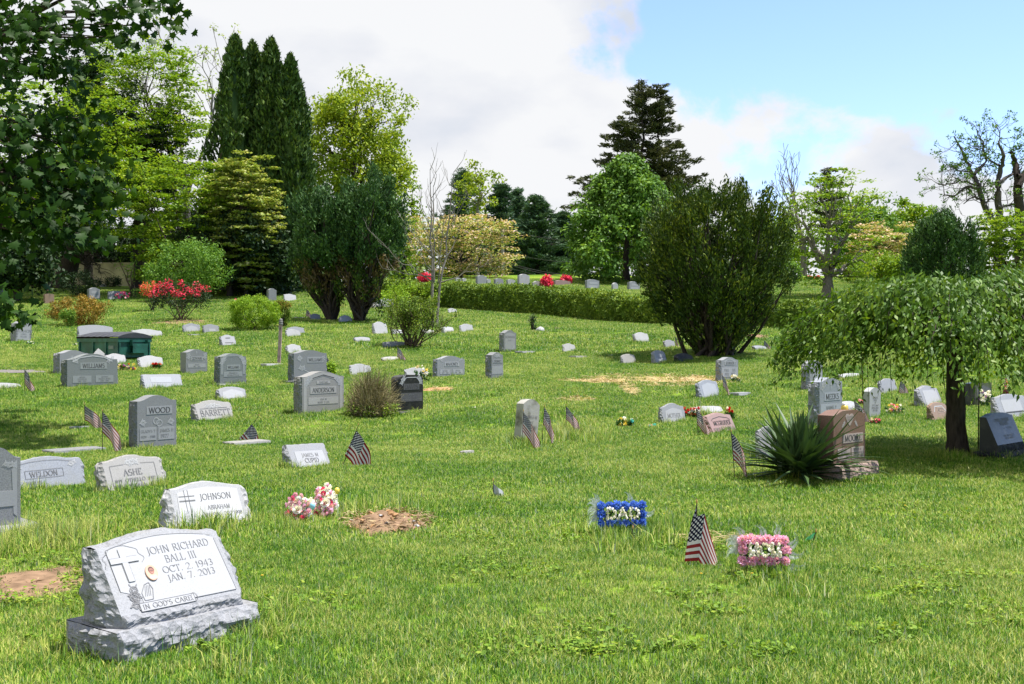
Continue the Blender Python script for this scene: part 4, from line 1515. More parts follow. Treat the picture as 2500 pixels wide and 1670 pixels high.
# flowering dogwoods, pines, fir, linden
dogwood(1125, None, 74, 1135, 0, 150, 528, 672, 'wide flowering dogwood in creamy pink bloom behind the hedge', F_DOGC, tiers=5, n=40, L=.17, dens=1.5, bloom=F_PINKB, r=.16)
for px, d, top, hw, lb in ((1128, 104, 425, 82, 'dark pine behind the bare sapling with yellow leaves in front'), (1222, 108, 442, 66, 'blue green pine rising above the flowering dogwood, narrow top'),
                           (1312, 100, 478, 92, 'broad soft pine above the utility wires'), (1378, 104, 520, 60, 'ragged pine with drooping tip next to the bright linden'), (1262, 112, 470, 70, 'farther pine in the gap between two nearer pines')):
    conifer('pine_tree', px, d, top, hw, lb, F_PINE, 24, 52, .42, 690, 'pines beyond the terrace', .05, .2, -.05, .2, .6)
broad('young_tree', 1165, 90, 1165, 460, 62, 70, 'thin tree with loose yellow leaves in front of the pines', F_OAK, 34, 40, .26, .7, .15, BARK_G, .3, .4, k=34, seed=31)
broad('green_tree', 985, 92, 965, 560, 80, 130, 'yellow green tree filling the gap behind the dark junipers', F_DOG, 80, 80, .26, .9, .25, BARK_D, .3, .3, k=30, seed=33)
conifer('fir_tree', 1568, 92, 208, 225, 'tallest conifer, open dark fir with layered limbs above the bright linden', F_FIR, 30, 46, .34, 640, TREES, .12, .3, .02, .26, .5)
conifer('fir_tree', 1610, 92.5, 212, 130, 'second leader of the open dark fir, slimmer and set closer to the yew', F_FIR, 24, 40, .32, 560, TREES, .2, .2, .08, .26, .42)
b = P(1545, 712); d = 68.0; b = G(1530, d)
n = 330; t = rng.random(n) ** .85; a = rng.random(n) * 6.283; hh = hgt(d, 392) - hgt(d, 700); z0 = hgt(d, 700)
rr = pxm(176, d) * np.minimum(1, (1 - t) ** .62 * 1.12) * np.minimum(1, .55 + t * 2.6) * (.6 + .45 * rng.random(n)) * (1 + .12 * np.sin(3 * a + 7 * t))
C = np.stack([b.x + np.cos(a) * rr, d + np.sin(a) * rr, z0 + t * hh], 1)
tree('linden_tree', 'bright green cone shaped linden in front of the tall dark fir', b, C, (.68, .68, .55), 105, .21, F_LIN, BARK_D, .2, 1.2, 'droop', .7, hh * .9, 40, 'tree', TREES)

# trees across the lawn beyond the low hedge
dogwood(2022, 728, None, 2035, 0, 128, 425, 690, 'dogwood with pale grey trunk and sparse lime tiers behind the brown stone', tiers=8, n=30, L=.16, dens=.8, barkm=BARK_G, r=.3)
broad('green_tree', 2120, 92, 2115, 575, 105, 110, 'fresh green rounded tree filling the sky line beside the sparse dogwood', F_LIN, 90, 90, .28, .95, .25, BARK_D, .35, .35, k=40, seed=41)
broad('green_tree', 2235, 96, 2230, 560, 75, 80, 'rounded olive green tree just behind the dark round juniper', F_DOG, 70, 90, .28, .9, .25, BARK_D, .35, .35, k=40, seed=43)
conifer('dead_conifer', 2024, 94, 425, 55, 'dark thin topped conifer showing above the sparse dogwood', F_FIR, 12, 34, .3, 560, TREES, .2, .16, .1, .26, .4)
b = G(1962, 95); out, tips = [], []
for k in range(3): grow(np.array(b) + [0, 0, 3.0], unit(np.array([rng.uniform(-.5, .4), 0, 1])), 2.9, .12, 4, out, tips, .36, .2, (2, 3), .7, .018)
out.append(limb(np.array(b), np.array(b) + [0, 0, 3.1], .3, .2, 6, 0, .01))
rt = tag(empty('bare_tree', b), 'leafless grey tree between the vase shaped yew and the sparse dogwood', 'tree', TREES)
link('trunk', tubes_mesh('trunk', out, BARK_G, 4), rt, -b)
dogwood(2140, None, 76, 2150, 0, 95, 545, 700, 'pinkish dogwood behind the round juniper, low and loose', F_DOGC, tiers=6, n=40, L=.18, dens=1.1, bloom=F_PINKB)
dogwood(2475, None, 57, 2470, 0, 110, 520, 715, 'lime tiered dogwood at the end of the row beyond the weeping cherry', tiers=8, n=44, L=.17, dens=1.2)
broad('green_tree', 1905, 98, 1890, 600, 90, 90, 'olive green tree mostly covered by the vase shaped yew', F_DOG, 70, 80, .3, .95, .25, BARK_D, .3, .35, k=20, seed=47)
for px, cx, w_, h_, lb in ((1912, 1915, 95, 60, 'low fresh green shrub beside the vase shaped yew'), (2140, 2120, 170, 75, 'olive thicket between the sparse dogwood and the round juniper'), (2170, 2178, 80, 110, 'thin twiggy shrub in front of the round juniper')):
    bush('shrub', px, 0, w_, h_, lb, F_FRE if 'fresh' in lb else F_DOG, 60, 50, .14, .35, d=66 if 'thin' not in lb else 54)

# round juniper
b = G(2305, 50); d = 50.0
c = np.array([(2303 - CXP) / FPX * d, d, hgt(d, 648)]); rad = np.array([pxm(110, d), pxm(105, d), pxm(138, d)])
C = lumpy(c, rad * .9, 430, .66, 8, .16)
q = (C[:, 2] - c[2]) / rad[2]; C[:, 0] = c[0] + (C[:, 0] - c[0]) * np.where(q > 0, 1 - .38 * q, 1); C[:, 2] = np.maximum(C[:, 2], b.z + .2)
root = tag(empty('juniper_tree', b), 'dense dark green rounded juniper rising behind the weeping cherry', 'tree', TREES)
link('trunk', tubes_mesh('trunk', [limb(b, c + [0, 0, .5], .18, .08, 6, 0, .02)] + [limb(np.array(b) + [0, 0, .3], C[j], .05, .01, 5) for j in range(30)], BARK_D), root, -b)
V, F = clump_leaves(C, (.24, .24, .42), 84, .15, 'axis', .36, unit(unit(C - c) * [.8, .8, .2] + [0, 0, .9]))
link('crown', np_mesh('crown', V - np.array(b), F, F_JUN), root)

# old locust with heavy black limbs against the cloud
d = 82.0
BARK_L = bark('weathered bark', (.09, .08, .07))
def pl(pts, r0, r1):
    q = np.array([at(x, y, d + (i * .7 % 1.1)) for i, (x, y) in enumerate(pts)])
    t = np.linspace(0, 1, len(q)); tt = np.linspace(0, 1, 4 * len(q) - 3)
    q = np.stack([np.interp(tt, t, q[:, k]) for k in range(3)], 1) + rng.normal(size=(len(tt), 3)) * .05
    return q, np.linspace(r0, r1, len(tt))


LB = [([(2440, 720), (2440, 560), (2436, 470), (2440, 420), (2452, 380), (2436, 350)], .42, .1), ([(2434, 556), (2405, 510), (2390, 455), (2372, 420), (2355, 385), (2330, 330)], .34, .06),
      ([(2392, 460), (2360, 455), (2330, 480), (2300, 475)], .16, .04), ([(2398, 490), (2380, 478), (2352, 498)], .14, .04), ([(2378, 425), (2410, 395), (2398, 345), (2384, 322)], .16, .03),
      ([(2438, 450), (2470, 425), (2495, 412)], .18, .06), ([(2440, 402), (2415, 390), (2396, 362)], .12, .03), ([(2438, 352), (2444, 335), (2437, 318)], .08, .03), ([(2436, 505), (2465, 500), (2490, 492)], .14, .05),
      ([(2400, 500), (2420, 485), (2436, 490)], .1, .05), ([(2390, 455), (2350, 440), (2316, 452), (2290, 450)], .12, .03), ([(2372, 420), (2340, 415), (2312, 398)], .1, .03)]
Ls = [pl(*x) for x in LB]; tw = []
for q, r in list(Ls)[1:]:
    for i in range(3, len(q), 2):
        for _ in range(2): grow(q[i], unit(rng.normal(size=3) * [1, .4, .8] + [0, 0, .35]), .95, .035, 2, Ls, tw, .55, .1, (2, 3), .75, .014)
b = Vector((Ls[0][0][0][0], d, H(Ls[0][0][0][0], d)))
root = tag(empty('locust_tree', b), 'gaunt old tree with heavy black limbs and few leaves against the cloud', 'tree', 'gaunt old trees')
link('trunk', tubes_mesh('trunk', [(q_, r_ * .78) for q_, r_ in Ls], BARK_L, 6), root, -b)
tw = np.array(tw)
V, F = clump_leaves(tw[rng.random(len(tw)) < .6], .22, 9, .17, 'ball', .6)
link('crown', np_mesh('crown', V - np.array(b), F, F_LIN), root)
Ls = [pl(*x) for x in [([(2492, 720), (2492, 520), (2486, 440), (2478, 395), (2468, 372)], .45, .12), ([(2488, 450), (2520, 400), (2540, 350)], .25, .08), ([(2484, 430), (2505, 420), (2530, 425)], .14, .05)]]
tw = []
for q, r in list(Ls):
    for i in range(6, len(q), 2): grow(q[i], unit(rng.normal(size=3) * [1, .4, .8] + [0, 0, .35]), .9, .03, 2, Ls, tw, .55, .1, (2, 3), .75, .014)
b = Vector((Ls[0][0][0][0], d, H(Ls[0][0][0][0], d)))
root = tag(empty('locust_tree', b), 'broken topped old tree half cut by the picture edge beside the gaunt old tree', 'tree', 'gaunt old trees')
link('trunk', tubes_mesh('trunk', Ls, BARK_D, 6), root, -b)
V, F = clump_leaves(np.array(tw), .25, 14, .17, 'ball', .6)
link('crown', np_mesh('crown', V - np.array(b), F, F_LIN), root)

# vase shaped yew standing on the lawn
b = P(1748, 868); d = b.y
n = 620; C, A, Rr = [], [], []
for i in range(n):
    a = rng.random() * 6.283; lam = rng.random() ** .6
    z = rng.random() ** .72
    zz = .2 + z * 4.4
    R0 = float(np.interp(zz, [0, .45, .95, 1.9, 3, 4.5], [.4, .62, 1.3, 1.98, 2.1, 1.75]))
    rr = R0 * (.5 + .5 * lam) * (1 + .1 * math.sin(4 * a + zz))
    if zz > 4.1: rr *= rng.uniform(.2, 1)
    C.append((b.x + math.cos(a) * rr, b.y + math.sin(a) * rr, b.z + zz + (.22 * math.sin(7 * a + 1) if zz > 3.8 else 0)))
    A.append((math.cos(a) * (.3 + .5 * (zz < 3)), math.sin(a) * .6, 1.0)); Rr.append((.2, .2, .36))
C = np.array(C)
low_ = C[:, 2] < b.z + 1.2
root = tag(empty('yew_tree', b), 'large dark vase shaped yew spreading from a narrow foot on the open lawn', 'tree', TREES)
Ls = [limb(np.array(b) + [rng.normal() * .28, rng.normal() * .28, -.1], C[j], .07, .01, 8, -.08, .02) for j in rng.choice(n, 110, replace=False)]
link('stems', tubes_mesh('stems', Ls, BARK_D), root, -b)
V, F = clump_leaves(C, np.array(Rr), 88, .12, 'axis', .34, unit(np.array(A)))
link('crown', np_mesh('crown', V - np.array(b), F, F_YEW), root)

# bare sapling
b = P(1062, 800); out, tips = [], []
for px, y, x2, y2, r in ((1056, 800, 1050, 415, .07), (1066, 800, 1108, 420, .06), (1060, 690, 1058, 455, .035), (1070, 690, 1085, 520, .03)):
    p0 = at(px, y, b.y); p0.z = min(p0.z, b.z) if y > 790 else p0.z
    L = limb(np.array(p0), np.array(at(x2, y2, b.y + rng.normal() * .3)), r, .01, 12, 0, .012); out.append(L)
    for i in range(4, 12):
        grow(L[0][i], unit(np.array([rng.choice([-1, 1]) * rng.uniform(.4, .9), rng.normal() * .5, .9])), .85 if i < 8 else .5, .016, 2, out, tips, .3, .3, (1, 2), .7, .004, .08)
for x0, y0, x1, y1 in ((1058, 690, 915, 575), (1058, 675, 935, 655), (1056, 665, 1000, 590), (1058, 630, 985, 540), (1075, 690, 1200, 640)):
    L = limb(np.array(at(x0, y0, b.y)), np.array(at(x1, y1, b.y - .6)), .028, .005, 9, .06, .03, up=False); out.append(L)
    for i in range(3, 9): grow(L[0][i], unit(np.array([(x1 - x0) / 200, rng.normal() * .5, .7])), .5, .009, 1, out, tips, .4, .2, (1, 2), .7, .003)
root = tag(empty('bare_sapling', b), 'leafless pale barked sapling with two thin stems in front of the hedge', 'tree', TREES)
link('trunk', tubes_mesh('trunk', out, BARK_G), root, -b)

# clipped hedge along the terrace
def hedge():
    pts = np.array(HEDGE[:-1], float)
    seg = np.linalg.norm(np.diff(pts, axis=0), axis=1); s_ = np.concatenate([[0], np.cumsum(seg)]); n = 30000
    u = rng.random(n) * s_[-1]
    X = np.interp(u, s_, pts[:, 0]); Y = np.interp(u, s_, pts[:, 1])
    dx = np.interp(u, s_, np.gradient(pts[:, 0], s_)); dy = np.interp(u, s_, np.gradient(pts[:, 1], s_)); L = np.hypot(dx, dy)
    nx, ny = dy / L, -dx / L           # towards the camera
    hgt_ = 1.18 + .06 * np.sin(u * 1.3) + .05 * np.sin(u * 3.1) - .25 * sstep(13, 24, u)
    t = rng.random(n); face = rng.random(n)
    off = np.where(face < .5, .5, np.where(face < .92, rng.uniform(-.5, .5, n), -.5))
    zz = np.where((face < .5) | (face > .92), t ** .8 * hgt_, hgt_)
    bump = .09 * np.sin(u * 5 + zz * 6) + .07 * np.sin(u * 11.3 - zz * 9)
    off = off + np.where(face < .5, bump + rng.normal(size=n) * .06, rng.normal(size=n) * .04); zz = zz + np.where((face >= .5) & (face <= .92), bump * .7 + rng.normal(size=n) * .05, 0)
    x, y = X + nx * off, Y + ny * off
    C = np.stack([x, y, Hn(X + nx * .5, Y + ny * .5) + np.maximum(zz, .04)], 1)
    N = np.stack([nx * (face < .5), ny * (face < .5), (face >= .5) * 1.0 + .35], 1) + .6 * rng.normal(size=(n, 3))
    V, F = leaf_quads(C, rand_unit(n), N, .085 + .05 * rng.random(n), .6)
    b = Vector((pts[2][0], pts[2][1], H(*pts[2])))
    root = tag(empty('hedge', b), 'long clipped green hedge along the foot of the upper terrace', 'hedge')
    link('leaves', np_mesh('leaves', V - np.array(b), F, F_HED), root)
    m = MB(); g = []
    for q in np.linspace(0, s_[-1], 60):
        cx, cy = np.interp(q, s_, pts[:, 0]), np.interp(q, s_, pts[:, 1])
        ddx = np.interp(q, s_, np.gradient(pts[:, 0], s_)); ddy = np.interp(q, s_, np.gradient(pts[:, 1], s_)); l_ = math.hypot(ddx, ddy)
        ax, ay = ddy / l_, -ddx / l_; h_ = 1.02 - .25 * float(sstep(13, 24, q)); z = H(cx + ax * .5, cy + ay * .5)
        g.append([(cx + ax * o - b.x, cy + ay * o - b.y, z + hh_ * h_ - b.z) for o, hh_ in ((.34, 0), (.38, .5), (.34, .97), (-.34, .97), (-.36, 0))])
    m.grid(g); m.build('inner_foliage', F_HED, root)


hedge()
# yellow green end of the hedge, a shrub of its own
bush('shrub', 1000, 752, 190, 62, 'yellow green loose shrub at the end of the clipped hedge behind the sapling', F_GLO, 70, 50, .1, .3)

# shrubs on the lawn
ro = bush('shrub', 192, 795, 145, 74, 'rounded shrub with orange tips and one green patch behind the dumpster', F_ORA, 110, 90, .07, .2, 'ball', .45)[0]
b_ = P(192, 795)
C = lumpy(np.array(b_) + [.02, -1.0, .3], (.32, .15, .28), 20, .2, 2)
link('green_patch', np_mesh('green_patch', clump_leaves(C, .18, 70, .07)[0] - np.array(b_), np.arange(4 * 1400).reshape(-1, 4), F_FRE), ro)
bush('shrub', 455, 738, 215, 165, 'tall fresh green shrub rising behind the red azalea', F_FRE, 190, 60, .13, .42, inner=.5)
ro, b, C, w, h = bush('azalea', 442, 782, 168, 92, 'dark leaved azalea with bands of red and pink bloom on top', F_IVY, 110, 60, .07, .2, stems=16, lift=.25)
sel = C[(C[:, 2] > b.z + h * .62)][::2]
link('blossoms', np_mesh('blossoms', clump_leaves(sel + [0, -.12, .05], .2, 34, .07, 'ball', .8)[0] - np.array(b), np.arange(4 * 34 * len(sel)).reshape(-1, 4), F_RED), ro)
ro, b, C, w, h = bush('azalea', 372, 760, 62, 75, 'taller coral azalea sprig leaning beside the dark leaved azalea', F_FRE, 26, 40, .07, .2, stems=8, lift=.4)
link('blossoms', np_mesh('blossoms', clump_leaves(C + [0, -.1, .05], .2, 22, .08, 'ball', .8)[0] - np.array(b), np.arange(4 * 22 * len(C)).reshape(-1, 4), petal_mat('coral petals', (.7, .12, .08), .3)), ro)
bush('shrub', 620, 806, 135, 84, 'bright green clipped globe shrub on the lawn beside the pinkish post', F_GLO, 190, 110, .05, .15, amp=.07, inner=.82)
ro, b, C, w, h = bush('shrub', 690, 800, 52, 68, 'small shrub with yellowed tips pressed against the bright globe shrub', F_HED, 60, 80, .05, .12, inner=.7)
sel = C[C[:, 2] > b.z + h * .62]
link('yellowed_tips', np_mesh('yellowed_tips', clump_leaves(sel, .12, 60, .05)[0] - np.array(b), np.arange(4 * 60 * len(sel)).reshape(-1, 4), F_ORA), ro)
bush('shrub', 195, 724, 105, 66, 'dark airy shrub in the shade before the tan wall', F_IVY, 60, 50, .1, .3, stems=12)
bush('shrub', 265, 700, 70, 26, 'low dark shrub before the tan wall beside the young stems', F_IVY, 30, 50, .1, .25)
b = P(325, 728); Ls = []
for k in range(5):
    Ls.append(limb(np.array(b) + [rng.normal() * .15, 0, -.1], np.array(b) + [rng.normal() * .5 + .2, rng.normal() * .3, rng.uniform(1, 2.9)], .06, .02, 7, 0, .05))
rt = tag(empty('young_tree', b), 'slim dark stems with a few leaves beside the fresh green shrub', 'tree', TREES)
link('trunk', tubes_mesh('trunk', Ls, BARK_B), rt, -b)
link('crown', np_mesh('crown', clump_leaves(np.array([l[0][-1] for l in Ls] + [l[0][1] for l in Ls]), .4, 30, .13)[0] - np.array(b), np.arange(4 * 300).reshape(-1, 4), F_FRE), rt)
# open leafy shrub in the middle of the lawn
b = P(1004, 848); out, tips = [], []
for k in range(24): grow(np.array(b) + [rng.normal() * .1, rng.normal() * .1, -.03], unit(np.array([rng.normal() * .55, rng.normal() * .5, 1])), .75, .024, 3, out, tips, .38, .2, (2, 3), .62, .005)
root = tag(empty('shrub', b), 'open twiggy shrub with small leaves in the middle of the lawn', 'shrub', SHRUBS)
link('stems', tubes_mesh('stems', out, BARK_B, 4), root, -b)
tw = np.concatenate([np.array(tips), np.array([o[0][3] for o in out[60:]])])
V, F = clump_leaves(tw, .13, 10, .06, 'ball', .5)
link('crown', np_mesh('crown', V - np.array(b), F, F_HED), root)
# dry straw coloured broom between two monuments
b = P(905, 1016); Ls = []; hub = np.array(b)
for k in range(1500):
    a = rng.random() * 6.283; e = math.acos(rng.random()); q = rng.uniform(.45, 1.0) ** .6 * (1 + .12 * math.sin(3 * a))
    p2 = hub + np.array([math.cos(a) * math.sin(e) * .52, math.sin(a) * math.sin(e) * .45, .06 + math.cos(e) * .78]) * q
    p0 = hub + np.array([math.cos(a) * math.sin(e) * .2, math.sin(a) * math.sin(e) * .18, .01]) + rng.normal(size=3) * [.06, .06, .01]
    dv = p2 - p0; side = rng.normal(size=3) * .05 + [.05, 0, .02]
    Ls.append((np.array([p0, p0 + dv * .5 + [0, 0, .05], p2, p2 + dv * .1 + side]), np.array([.006, .004, .0026, .001])))
root = tag(empty('broom_shrub', b), 'dry straw coloured broom shrub between the large grey and the black headstone', 'shrub', SHRUBS)
link('stems', tubes_mesh('stems', Ls[::8], BARK_B, 4), root, -b)
link('dry_twigs', tubes_mesh('dry_twigs', Ls, F_STR, 3), root, -b)
V, F = clump_leaves(np.array([hub + [rng.uniform(-.4, .5), rng.uniform(-.45, .1), rng.uniform(.03, .2)] for _ in range(40)]), .1, 18, .045)
link('lower_leaves', np_mesh('lower_leaves', V - np.array(b), F, F_HED), root)
bush('shrub', 800, 922, 52, 36, 'small bright yellow green shrub peeking over the large grey monument', F_GLO, 30, 60, .06, .12)
bush('shrub', 1301, 810, 24, 40, 'thin dark sprig growing beside a white rock', F_IVY, 22, 20, .06, .12, stems=8)

# yucca: every blade a leaf of its own
def yucca():
    b = P(1952, 1172); root = tag(empty('yucca', b), 'large spiky dark green yucca in front of the red granite headstone', 'plant')
    blades = []
    for k in range(6):
        n = 9; L = 1.0; g = []
        bend = (.1, .25, .45, .02, .65, .35)[k]
        for i in range(n):
            t = i / (n - 1); w = .028 * (1 - t ** 2.2) * (.55 + .8 * min(1, t * 3)) + .0008
            x = L * t; z = -bend * L * t ** 2.2 * .5
            g.append([(x, -w, z + w * .5), (x, 0, z), (x, w, z + w * .5)])
        m = MB(); m.grid(g); blades.append(m.mesh('blade', F_YUC, True))
    for i in range(250):
        a = rng.random() * 6.283; e = R(rng.uniform(2, 84)) if i > 60 else R(rng.uniform(50, 88))
        o = link('leaf', blades[rng.integers(0, 6) if e < R(50) else (0 if rng.random() < .6 else 3)], root, (rng.normal() * .06, rng.normal() * .06, .03 + .1 * rng.random()))
        o.rotation_euler = (0, -e, a)
        s_ = rng.uniform(.66, 1.0) * (1 - .27 * (e > R(55)))
        o.scale = (s_, rng.uniform(.8, 1.25), s_)
    FEET.append((b.x, b.y - .1, .3, .3, 0))


yucca()

# weeping cherry: arching shoots that hang down round one dark trunk
def weeping_cherry():
    b = P(2338, 1112); d = b.y
    root = tag(empty('weeping_cherry', b), 'low umbrella shaped weeping cherry on a single dark trunk', 'tree', TREES)
    top = np.array([b.x - .04, b.y, b.z + 1.5])
    Ls = [limb(np.array(b) - [0, 0, .15], top, .135, .1, 10, 0, .008)]
    Ls[0][1][0:2] = (.22, .155)
    C, A, N, LL = [], [], [], []
    def zt(r): return 1.98 + .16 * (1 - (r / 2.3) ** 2) - .10 * max(0, r - 1.5)
    tw = []
    for k in range(980):
        a = rng.random() * 6.283; R_ = 2.3 * math.sqrt(rng.random()) * (1 + .08 * math.sin(3 * a)) * (.93 if math.cos(a) < 0 else 1.12)
        rise = .22 * max(0, math.cos(a)) * R_ / 2 + .06 * math.sin(5 * a + 1)
        drop = rng.uniform(.25, .75) * (1.25 if R_ > 1.7 else .8)
        z1 = b.z + zt(R_) + rise + rng.normal() * .05 - (.34 if R_ > 1.9 else 0) * (R_ - 1.9) / .4
        if R_ < 1.5 and rng.random() < .25: z1 -= rng.uniform(.1, .5)
        p1 = np.array([b.x + math.cos(a) * R_ * .8, b.y + math.sin(a) * R_ * .8, z1])
        p2 = np.array([b.x + math.cos(a) * R_ * 1.0, b.y + math.sin(a) * R_, z1 - drop * .45])
        p3 = np.array([b.x + math.cos(a) * R_ * 1.04, b.y + math.sin(a) * R_ * 1.04, max(z1 - drop, b.z + .78 + .15 * rng.random())])
        s_ = top + [0, 0, -.1]
        q = np.array([s_, s_ + (p1 - s_) * .35 + [0, 0, .22], s_ + (p1 - s_) * .7 + [0, 0, .2], p1, p2, p3])
        t = np.linspace(0, 5, 16); q = np.stack([np.interp(t, range(6), q[:, i]) for i in range(3)], 1)
        r0 = .02 if k < 60 else .008
        if k < 260: Ls.append((q, np.linspace(r0, .0025, 16)))
        nl = 60
        tt = rng.uniform(6.2, 15, nl) if R_ > .7 else rng.uniform(4, 15, nl)
        pos = np.stack([np.interp(tt, range(16), q[:, i]) for i in range(3)], 1) + rng.normal(size=(nl, 3)) * .05
        out_ = np.array([math.cos(a), math.sin(a), 0])
        for p_ in pos:
            C.append(p_); A.append(out_ * rng.uniform(.1, .8) + rng.normal(size=3) * .45 + [0, 0, -.75]); N.append(out_ * .6 + rng.normal(size=3) * .5 + [0, 0, .75]); LL.append(rng.uniform(.06, .105))
    for k in range(30):         # single whips hanging far below the rest
        a = rng.random() * 6.283; R_ = rng.uniform(1.0, 2.3)
        p = np.array([b.x + math.cos(a) * R_, b.y + math.sin(a) * R_, b.z + 1.3]); e = p + [rng.normal() * .06, rng.normal() * .06, -rng.uniform(.35, .75)]
        Ls.append((np.linspace(p, e, 5), np.linspace(.004, .002, 5)))
        for t in rng.random(9): C.append(p + (e - p) * t + rng.normal(size=3) * .03); A.append(rng.normal(size=3) * .4 + [0, 0, -.8]); N.append(rng.normal(size=3)); LL.append(rng.uniform(.05, .08))
    link('trunk', tubes_mesh('trunk', Ls[:1], BARK_D, 12), root, -b)
    link('branches', tubes_mesh('branches', Ls[1:], BARK_D, 4), root, -b)
    C = np.array(C); V, F = leaf_quads(C, np.array(A), np.array(N), np.array(LL), .4)
    link('crown', np_mesh('crown', V - np.array(b), F, F_CHE), root)
    FEET.append((b.x, b.y - .15, .35, .3, 0))


weeping_cherry()

# maple overhead: crown mostly outside the frame, limbs reaching in
def maple_leaf():
    o = [(0, -.32), (.1, -.3), (.42, -.36), (.34, -.16), (.52, .02), (.27, .1), (.3, .22), (.12, .2), (0, .55)]
    o = o + [(-x, y) for x, y in o[::-1][1:-1]]
    V = [(0, 0, .03)] + [(x, y, -.10 * abs(x) - .12 * max(0, y)) for x, y in o]
    n = len(o)
    return np.array(V), np.array([(0, 1 + i, 1 + (i + 1) % n) for i in range(n)])


def maple():
    b = G(-720, 15.5); root = tag(empty('maple_tree', b), 'maple with large dark leaves hanging into the corner of the view', 'tree', TREES)
    bb = np.array(b)
    Ls = [limb(bb - [0, 0, .2], bb + [.3, .3, 3.2], .36, .28, 8, 0, .01)]
    fork = bb + [.3, .3, 3.1]
    tipsP = []
    def tp(px, py, dd): tipsP.append(np.array(at(px, py, dd)))
    spec = [(425, 22, 13.5), (405, 60, 13.5), (385, 8, 13.8), (360, 15, 13), (318, 95, 13.2), (300, 60, 13), (285, 20, 13), (270, 95, 14), (240, 40, 13), (205, 60, 13), (150, 40, 13), (90, 50, 12.5), (40, 30, 12.5),
            (225, 115, 14), (200, 150, 13.5), (160, 110, 13), (110, 100, 12.6), (60, 100, 12.5), (20, 110, 12.5), (180, 215, 13.6), (150, 165, 13), (110, 160, 13), (70, 150, 12.4), (30, 170, 12.4), (30, 205, 12.3), (90, 180, 13.2), (12, 190, 12.2),
            (230, 290, 13.6), (205, 300, 13.2), (170, 300, 13.2), (130, 290, 12.8), (80, 280, 12.6), (30, 290, 12.2), (215, 345, 13.3), (180, 350, 13), (140, 350, 12.7), (95, 340, 12.5), (50, 345, 12.3), (10, 350, 12.2), (235, 395, 13.4), (200, 400, 13),
            (250, 425, 13.3), (262, 450, 13.3), (280, 470, 13.3), (255, 490, 13.2), (230, 460, 13.2), (238, 515, 13.2), (210, 440, 13), (160, 410, 12.8), (110, 400, 12.6), (60, 410, 12.4), (20, 400, 12.3), (140, 450, 12.7), (90, 460, 12.5), (40, 470, 12.4), (10, 450, 12.2),
            (215, 500, 13), (180, 480, 12.8), (120, 510, 12.6), (75, 520, 12.4), (30, 530, 12.3), (130, 555, 12.7), (100, 560, 12.5), (60, 570, 12.4), (20, 560, 12.3), (255, 590, 13.1), (225, 580, 13), (200, 585, 13), (12, 625, 12.2), (40, 770, 12.3), (22, 745, 12.2), (8, 760, 12.2), (5, 705, 12.2)]
    for s_ in spec: tp(*s_)
    T = np.array(tipsP)
    # rows of limbs feeding the tips
    hubs = [np.array(at(x, y, dd)) for x, y, dd in ((-120, -60, 14), (-100, 120, 13.5), (-90, 330, 13.2), (-60, 420, 12.8), (-80, 560, 12.8), (-90, 720, 12.8))]
    for h_ in hubs: Ls.append(limb(fork, h_, .12, .05, 8, .1, .03))
    for t_ in T:
        j = int(np.argmin([abs(h_[2] - t_[2] - .15) for h_ in hubs]))
        Ls.append(limb(hubs[j], t_, .028, .004, 8, .1, .03))
    C = []
    for t_ in T:
        for k in range(17):
            C.append(t_ + rng.normal(size=3) * [.15, .25, .1])
        for k in range(9):
            C.append(t_ + np.array([-rng.uniform(0, .6), rng.normal() * .25, rng.normal() * .1]))
    # the rest of the crown, outside the frame, which shades the lawn
    crown = []
    for k in range(3000):
        a = rng.normal(size=3)
        p = bb + [2.4, 2.2, 7.8] + unit(a) * rng.random() ** .4 * [5.0, 5.4, 2.8]
        x = p[0] / p[1] * FPX + CXP; y = CYP - (p[2] - EYE) / p[1] * FPX
        if x > -80 and -170 < y < 1000 and p[1] > 3: continue
        crown.append(p)
        if k % 25 == 0: Ls.append(limb(fork, p, .07, .006, 7, .08, .04))
    crown = np.array(crown)
    link('trunk', tubes_mesh('trunk', Ls, BARK_D, 5), root, -b)
    LV, LF = maple_leaf()
    C = np.array(C); n = len(C)

    def frames(n):
        A = rng.normal(size=(n, 3)) * [.5, .5, .3] + [.25, -.1, -.85]; A = unit(A)
        N = rng.normal(size=(n, 3)) * .55 + [0, -.35, .8]; N = unit(N - A * (N * A).sum(1, keepdims=True)); S = np.cross(A, N)
        return A, N, S
    A, N, S = frames(n); sz = rng.uniform(.1, .16, n)
    order = np.argsort(C[:, 1])
    leafme = np_mesh('leaf', LV, LF, F_MAP)
    from mathutils import Matrix
    for i in order[:300]:
        o = link('leaf', leafme, root)
        M = Matrix(((S[i][0], A[i][0], N[i][0], C[i][0] - b.x), (S[i][1], A[i][1], N[i][1], C[i][1] - b.y), (S[i][2], A[i][2], N[i][2], C[i][2] - b.z), (0, 0, 0, 1)))
        o.matrix_local = M @ Matrix.Scale(sz[i], 4)
    def mass(C, A, N, S, sz):
        V = C[:, None, :] + sz[:, None, None] * (LV[None, :, 0:1] * S[:, None, :] + LV[None, :, 1:2] * A[:, None, :] + LV[None, :, 2:3] * N[:, None, :])
        F = LF[None] + (np.arange(len(C)) * len(LV))[:, None, None]
        return V.reshape(-1, 3), F.reshape(-1, 3)
    r_ = order[300:]
    V, F = mass(C[r_], A[r_], N[r_], S[r_], sz[r_])
    V2, F2 = clump_leaves(crown, .45, 20, .24, 'ball', .85)
    tag(link('upper_foliage', np_mesh('upper_foliage', V2 - bb, F2, F_MAP), root), kind='stuff')
    tag(link('foliage', np_mesh('foliage', V - bb, F, F_MAP), root), kind='stuff')


maple()

